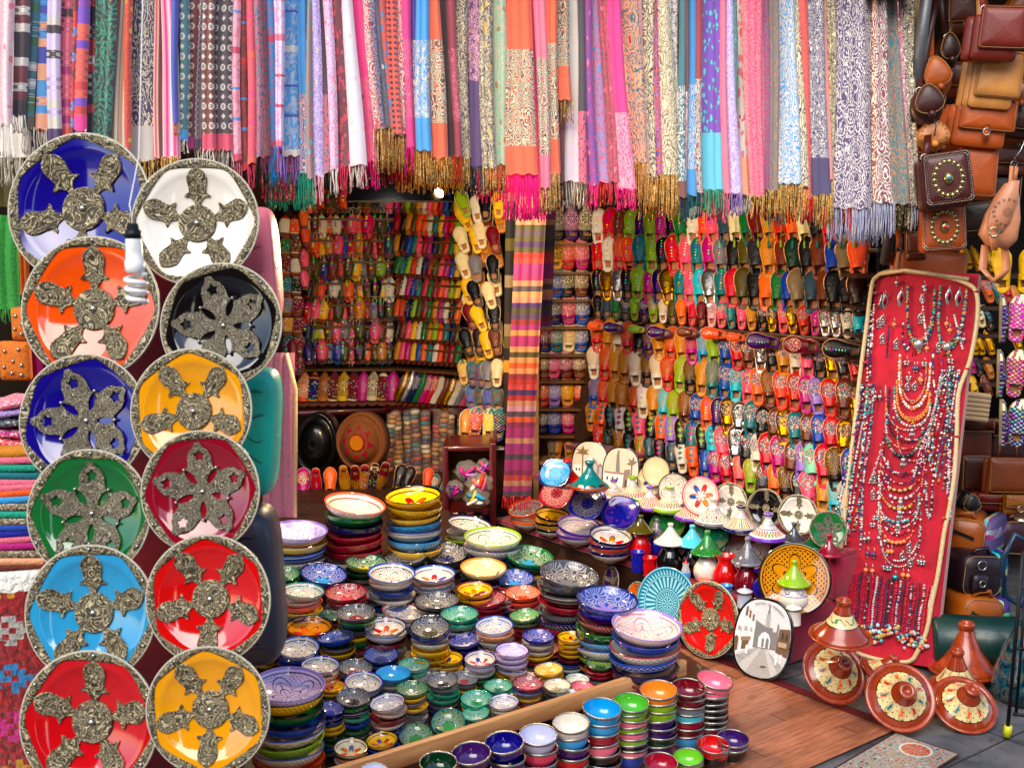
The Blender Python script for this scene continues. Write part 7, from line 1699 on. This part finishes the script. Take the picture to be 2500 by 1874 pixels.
v,f=strap([(-20*s_,-.10,-30*s_),(-22*s_,-.115,-60*s_),(-10*s_,-.11,-92*s_)],.026,.005); o=mk('closing_strap',mesh('closing_strap',v,f,(M_bag,)),bp); setp(o,'c48c6c')
v,f=torus(.018,.003,16,5); o=mk('buckle',mesh('buckle',v,f,(M_sil,)),bp); o.matrix_basis=Matrix.Translation((-22*s_,-.122,-50*s_))@Matrix.Rotation(PI/2,4,'X')
v,f=strap([(20*s_,-.03,-80*s_),(34*s_,-.06,-130*s_),(14*s_,-.06,-168*s_),(-20*s_,-.05,-140*s_),(-24*s_,-.03,-84*s_)],.03,.005); o=mk('shoulder_strap',mesh('shoulder_strap',v,f,(M_bag,)),bp); setp(o,'c48c6c')
v,f=strap([(0,-.03,74*s_),(-6*s_,-.03,112*s_),(2*s_,-.03,112*s_),(6*s_,-.03,74*s_)],.02,.005); o=mk('loop',mesh('loop',v,f,(M_bag,)),bp); setp(o,'c48c6c')
v,f=tube([(0,-.03,110*s_),(-6*s_,-.03,132*s_),(4*s_,-.03,150*s_),(8*s_,-.03,176*s_),(8*s_,-.02,210*s_)],.003,6); mk('wire_hook',mesh('wire_hook',v,f),bp,M_sil)
# plain handbags on the shelf
satchel(2372,1066,80,104,5.4,'5c2814','upright brown handbag beside the jewellery board, upper shelf',-4,0,fl=.3)
satchel(2447,1066,86,104,5.45,'3e120e','dark maroon handbag behind the hanging mules',0,0,fl=.4)
satchel(2366,1154,70,104,5.35,'4a2010','dark brown briefcase half hidden by the red board',0,0)
satchel(2448,1156,106,94,5.2,'7c4220','large plain brown briefcase with a handle, right edge',0,1,layers=2)
v,f=tube([(-.04,0,0),(-.035,0,.05),(0,0,.07),(.035,0,.05),(.04,0,0)],.006,6); o=mk('handle',mesh('handle',v,f,(M_bag,)),None); setp(o,'7c4220'); o.parent=[q for q in col.objects if q.get('label','').startswith('large plain brown briefcase')][0]; o.location=(0,-.04,.08)
satchel(2402,1218,66,42,5.2,'6a1810','low red brown purse on the shelf above the duffel bags',0,3,fl=.5); satchel(2468,1224,66,50,5.15,'8c5a28','tan purse with buckle on the shelf at the right edge',0,2,fl=.6,buckle=True)
pouch(2352,1222,44,56,5.1,'k','black bag half hidden behind the red board, above the tan duffel',0,0)
def duffel(px,py,w_,h_,Y,c,endc,lab,yaw=18,roll=4,pocket=None,zipp=False):
    p=at(px,py,Y); W=msz(w_,p); Hh=msz(h_,p); r=empty('duffel_bag',M=place(p,1,R(yaw),0,R(roll))); tag(r,lab,'duffel bag','duffel bags piled at the right')
    out=rrect(W*.78,Hh,Hh*.26,7,.02); v,f=slab(out,[(1,-.02),(.985,-.05),(.93,-.075),(.8,-.09),(.4,-.098)],back=.12); o=mk('body',mesh('body',v,f,(M_bag,)),r); setp(o,c,c)
    v,f=slab([(x*.30/.78,z*.97) for x,z in out],[(1,-.02),(.96,-.05),(.8,-.075),(.4,-.085)],back=.12); o=mk('woven_panel',mesh('woven_panel',v,f,(LE['tribal'],)),r); setp(o,endc,'w',endc); o.location=(W*.46,.01,0); o.rotation_euler.z=R(-14)
    v,f=tube([(-W*.2,-.06,Hh*.45),(-W*.14,-.07,Hh*.58),(W*.06,-.07,Hh*.62),(W*.14,-.06,Hh*.46)],.009,7); o=mk('handle',mesh('handle',v,f,(M_bag,)),r); setp(o,c,c)
    v,f=tube([(x*.9,-.088,z*.9) for x,z in out]+[(out[0][0]*.9,-.088,out[0][1]*.9)],.0018,4); mk('stitching',mesh('stitching',v,f,(M_stitch,)),r)
    if pocket:
        v,f=slab(rrect(W*.3,Hh*.42,.02,5),[(1,-.02),(.9,-.03),(.4,-.034)],back=0); o=mk('side_pocket',mesh('side_pocket',v,f,(M_bag,)),r); setp(o,c,c); o.location=(-W*.12,-.095,-Hh*.12)
        v,f=torus(.014,.003,14,5); o=mk('buckle',mesh('buckle',v,f,(M_sil,)),r); o.matrix_basis=Matrix.Translation((-W*.12,-.135,-Hh*.1))@Matrix.Rotation(PI/2,4,'X')
        v,f=torus(.02,.0035,14,5); o=mk('ring',mesh('ring',v,f,(M_sil,)),r); o.matrix_basis=Matrix.Translation((-W*.1,-.11,Hh*.28))@Matrix.Rotation(PI/2,4,'X')
    if zipp:
        v,f=box(W*.46,.004,.012,bv=0); o=mk('zip',mesh('zip',v,f,(M_dsteel,),smooth=False),r); o.matrix_basis=Matrix.Translation((-W*.06,-.105,Hh*.1))@Matrix.Rotation(R(16),4,'Y')
        v,f=box(.01,.005,.03); o=mk('zip_pull',mesh('zip_pull',v,f,(M_brass,),smooth=False),r); o.location=(-W*.27,-.112,Hh*.16)
    return r
duffel(2360,1300,118,96,4.95,'9c5a28','6a5a80','light brown duffel with lilac woven end, top of the pile',-24,3,zipp=True)
duffel(2452,1300,104,86,5.1,'3c1620','3c1620','dark plum duffel with white stitching at the right edge',10,6)
duffel(2372,1392,140,108,4.85,'2a1420','1f4a70','dark plum duffel with blue woven end and a buckled pocket, second in the pile',10,4,pocket=1)
duffel(2372,1500,146,118,4.8,'a8622a','503c78','orange brown duffel with purple woven end, lowest in the pile',10,8,zipp=True)
v,f=lathe([(.0001,0),(.09,0),(.105,.01),(.105,.6),(.09,.61),(.0001,.61)],24); v=[(x*(1+.04*sin(z*30)),y,z) for x,y,z in v]; o=mk('rolled_mat',mesh('rolled_mat',v,f),None,simple('teal_vinyl','04403c',.4,coat=.2,ns=8),Matrix.Translation(atz(2352,1640,.11)+Vector((0,.36,0)))@Matrix.Rotation(PI/2,4,'Y')@Matrix.Rotation(R(6),4,'X')); tag(o,'dark green vinyl mat rolled up under the lowest duffel bag','rolled mat')
# shelf slippers behind the board
for x_,y_,c,dk in ((2368,658,'A','brocade'),(2392,662,'A','gilt'),(2424,664,'A','brocade'),(2440,664,'A','gilt'),(2385,738,'p','sequins'),(2420,740,'o','sequins'),(2444,742,'t','sequins'),(2466,740,'r','sequins'),(2400,800,'c','diamonds'),(2422,806,'k','diamonds'),(2384,868,'A','brocade'),(2400,868,'A','gilt'),(2424,868,'A','gilt'),(2378,912,'M','plain'),(2396,918,'k','plain'),(2422,925,'N','plain'),(2384,968,'y','plain'),(2418,970,'B','plain'),(2492,860,'A','plain'),(2490,760,'m','plain')):
    p=at(x_,y_,5.6); s=msz(66 if y_<880 else 56,p); slipper(place(p,(s*1.15,s,s),R(5),R(14),R(-14)),c,dk,f"{cn(c)} {DN[dk]}slipper on the shelves right of the jewellery board, {'top' if y_<700 else 'second' if y_<760 else 'third' if y_<820 else 'fourth' if y_<880 else 'lowest'} row",'slippers on the shelves right of the board',pointed=dk=='brocade' or c=='A')
sh=empty('side_shelves',(2.3,5.75,0)); tag(sh,'dark shelves behind the hanging mules and handbags','shelves')
for y_ in (668,745,812,874,930,1120,1206,1250): a=at(2300,y_,5.65); v,f=box(1.3,.3,.018); o=mk('shelf',mesh('shelf',v,f,(M_woodd,),smooth=False),sh); o.location=(0,.0,a.z-.012)
for k in range(6):
    p=at(2374+k*1.5,1020-k*11,5.25); s=msz(76,p); v,f=slab([(x*s*1.0,(t-.5)*s) for x,t in soleout(HWR)],[(1,-.006),(.9,-.014)],back=.01); o=mk('flat_sole',mesh('flat_sole',v,f,(M_soleA,)),None,None,Matrix.Translation(p)@Matrix.Rotation(R(84),4,'Z')@Matrix.Rotation(R(-84),4,'X')); setp(o,'c','c','ceb08a'); tag(o,f"pale leather sole in the pile under the yellow slipper, {ORD[k]} from the bottom",'sole','pile of pale soles')
# hanging pairs of embroidered mules
for px,py,c,lab in ((2468,778,'M','magenta'),(2462,912,'C','red'),(2468,1032,'n','navy')):
    for j,(dx,rl,yw) in enumerate(((-24,-4,70),(10,6,20))):
        p=at(px+dx,py+58,4.75-.04*j); s=msz(118,p); slipper(place(p,(s*1.25,s,s),R(yw if j==0 else -18),R(2),R(rl)),c if j else 'P','tribal',f"{lab} embroidered mule hanging at the right edge, {'edge on' if j==0 else 'facing the street'}",'embroidered mules hanging at the right edge',sole='u',c2='c')
for dx,rl,w_ in((-12,-6,'left'),(36,6,'right')):
    p=at(2462+dx,716,4.9); s=msz(112,p); slipper(place(p,(s*1.1,s,s),R(-30),0,R(rl)),'y','plain',f"yellow slipper hanging under the backpack, {w_} one",'yellow slippers under the backpack',sole='e8c020')
# ---- steel stand with a glass water pipe
sd_=empty('steel_stand',atz(2458,1800,0)); tag(sd_,'thin dark steel stand with yellow tape on its foot, at the right edge','stand')
B0=atz(2458,1800,0)
def leg(pts,r_=.009,n='leg'): v,f=tube([Vector(q)-B0 for q in pts],r_,7); mk(n,mesh(n,v,f),sd_,M_dsteel)
leg([atz(2458,1800,0),at(2498,1345,B0.y-.02)],.007); leg([atz(2480,1745,0),at(2512,1345,B0.y+.3)],.006); leg([at(2478,1580,B0.y),at(2530,1590,B0.y+.02)],.007,'cross_bar'); leg([at(2474,1742,B0.y+.1),at(2530,1750,B0.y+.1)],.006,'cross_bar')
v,f=tube([atz(2458,1799,0)-B0+Vector((0,0,.005)),at(2462,1770,B0.y)-B0],.014,8); mk('yellow_tape',mesh('yellow_tape',v,f),sd_,simple('yellow_tape_film','c8c81a',.4))
wp=empty('glass_water_pipe',atz(2500,1700,0)); tag(wp,'blue green glass water pipe behind the steel stand','water pipe')
m=Mat('marbled_glass'); n=m.noise(m.co(),16,3,.5,2); M_mg=m.fin(m.ramp(n,[(.35,'08262e'),(.5,'1c5a6c'),(.6,'6c6450'),(.7,'12404c')]),.06,0,.6)
v,f=lathe([(.0001,0),(.11,0),(.125,.02),(.12,.08),(.09,.18),(.05,.27),(.032,.34),(.03,.4),(.04,.42),(.0001,.42)],28); mk('base',mesh('base',v,f),wp,M_mg)
v,f=lathe([(.0001,.42),(.015,.42),(.03,.46),(.014,.5),(.02,.54),(.012,.6),(.025,.64),(.01,.68),(.07,.695),(.075,.705),(.012,.71),(.012,.74),(.0001,.74)],20); mk('stem',mesh('stem',v,f),wp,M_sil)
v,f=tube([(-.03,-.05,.62),(-.10,-.06,.66),(-.14,-.06,.56),(-.12,-.05,.42),(-.06,-.05,.38),(-.02,-.05,.48)],.012,8); o=mk('hose',mesh('hose',v,f),wp,simple('blue_hose','14405c',.4))
v,f=lathe([(.0001,.74),(.03,.74),(.04,.8),(.035,.86),(.0001,.86)],18); mk('clay_bowl',mesh('clay_bowl',v,f),wp,M_ter)
# ---------------------------------------------------------------- left edge: folded cloths, rug, hanging scarves
rg=at(10,1650,2.75); cols_=['t','p','j','s','u','T','N','b','b','M','H','u','J','B','N','u']
for i,c in enumerate(['m','p','T','t','p','p','o','s','u','T','u','b','i','p','M','u','J','B','N','u']):
    y_=1085+i*15.5; p=at(-2+min(i*4,26),y_,3.55); W=msz(230,p); hh=msz(15.5,p); v,f=box(W,.34,hh*1.04,bv=hh*.46); v=[(x,y,z+.006*sin(x*9+i)-.02*max(0,x)*1.2*(1 if i<5 else 0)) for x,y,z in v]
    o=mk('folded_scarf',mesh('folded_scarf',v,f),None,SC['damask'] if 0 else M_fr,place(p,1,R(8))); setp(o,c,c if c not in'uN' else 'w'); tag(o,f"folded {cn(c)} woven scarf, {ORD[i] if i<10 else ORD[19-i]} from the {'top' if i<10 else 'bottom'} of the pile at the left edge",'folded scarf','folded scarves piled at the left edge')
for x_,y_,w_,h_,c,lab in ((18,640,60,230,'L','bright green fringed scarf hanging at the left edge'),(60,620,24,200,'c46a1a','orange strip of cloth hanging beside the green scarf'),(88,870,34,100,'M','magenta cloth hanging left of the orange plate'),(12,420,70,170,'O','olive embroidered cloth at the left edge under the fringes')):
    p=at(x_,y_-h_/2,3.9); o=hang('hanging_cloth',x_-w_/2,x_+w_/2,x_-w_/2,x_+w_/2,y_-h_/2,y_+h_/2,3.9,M_fr,lab,'cloth',c if len(c)==1 and c!='O' else None,2); setp(o,c,c)
for x_,y_,w_,h_,lab in ((60,790,60,80,'upper orange mirrored pouch at the left edge'),(38,880,74,96,'lower orange mirrored pouch at the left edge')):
    p=at(x_,y_,3.85); W=msz(w_,p);Hh=msz(h_,p); r=empty('mirrored_pouch',p); tag(r,lab,'pouch'); v,f=slab(rrect(W,Hh,.01,4),[(1,-.006),(.9,-.016),(.4,-.02)],back=.01); o=mk('body',mesh('body',v,f),r,M_fr); setp(o,'d8801c','b86414'); mb=MB()
    for a,b in ((-.25,.25),(.2,.3),(0,0),(-.3,-.15),(.28,-.1),(-.05,-.3),(.25,-.35)): v,f=ball((a*W,-.02,b*Hh),.007,1,1,8,4); mb.add(v,f)
    mk('mirrors',mb.mesh('mirrors',(M_sil,)),r)
for i,(c,y_) in enumerate((('p',985),('v',1000),('z',1020),('M',1045),('x',1065),('N',1082))):
    p=at(10+i*9,y_,3.6); v,f=ball((0,0,0),1,1,1,18,8); s1=msz(95,p);s2=msz(16,p); v=[(x*s1*(1+.1*sin(9*z)),y*.12,z*s2*(1+.3*sin(x*9+i))) for x,y,z in v]; o=mk('bundled_scarf',mesh('bundled_scarf',v,f),None,M_fr,place(p,1,0,0,R(-8+5*i))); setp(o,c,'w'); tag(o,f"loosely bundled {cn(c)} scarf on top of the folded pile",'bundled scarf','bundled scarves on the pile')
m=Mat('knotted_rug'); u,vv,_=m.sep(m.co()); o3=m.co(); x,y,z=m.sep(o3); n=m.noise(o3,60,3); n2=m.noise(o3,18,2)
bd_=(z*8.0); f_=bd_.fr(); gx=((x*52.0).fl()/52.0-.055).abs(); gz=((f_*8.0).fl()/8.0-.5).abs()*.125; k=((gx*.8+gz+(n2-.5)*.02)<.045)*(((gx-gz).abs()>.005)); c=m.mix(k,m.ramp(n,[(.35,'6a0408'),(.65,'b00c14')]),m.ramp((bd_.fl()*.29+.07).fr(),[(0,'2a7ca8'),(.22,'a8a49c'),(.45,'b88a20'),(.7,'b81878'),(.9,'2a4a98')],True)); e=(x+(n2-.5)*.05>.15)+(z+(n2-.5)*.04>.30); c=m.mix(e.mn(1.0),c,'e4dfd4'); M_rug=m.fin(c,.95,bump=n,bs=1.0,bd=.02,sheen=.3)
p=at(12,1660,2.78); v,f=box(.44,.03,.70,bv=.01); 
o=mk('knotted_rug',mesh('knotted_rug',v,f),None,M_rug,place(at(-16,1722,2.95),1,R(0),R(10),R(-4))); tag(o,'red knotted rug with coloured motifs and white edge at the bottom left','rug')
v,f=box(.5,.6,.5,bv=.01); o=mk('low_crate',mesh('low_crate',v,f),None,M_woodm,T(-1.75,3.75,.35)); tag(o,'plain wooden crate under the folded cloths at the left edge','crate')
# ---------------------------------------------------------------- every label points to one thing
def finish():
    tops=[o for o in col.objects if o.parent is None and o.get('label')]
    def px(o):
        q=o.matrix_world.translation-EY; return q.x/q.dot(FW)
    def cut(t,n): return ' '.join(t.split()[:n]).rstrip(',')
    for o in tops: o['label']=cut(o['label'],16)
    for rnd in range(4):
        seen={}
        for o in tops: seen.setdefault(o['label'],[]).append(o)
        dup=[L for L in seen.values() if len(L)>1]
        if not dup: break
        if rnd:   # shortened texts have met: gather all that share their first words
            ks={cut(L[0]['label'],8) for L in dup}; g={}
            for o in tops:
                k=cut(o['label'],8)
                if k in ks: g.setdefault(k,[]).append(o)
            dup=list(g.values())
        for L in dup:
            L.sort(key=px); n=len(L)
            for i,o in enumerate(L):
                if n<=2: t=('left','right')[i]+' of two'
                elif i==n-1: t='rightmost of its kind'
                else: t=('leftmost' if i==0 else (ORD[i]+' from left' if i<16 else ORD[n-1-i]+' from right'))+' of its kind'
                o['label']=cut(o['label'],(8 if rnd else 16-len(t.split())))+', '+t
bpy.context.view_layer.update(); finish()
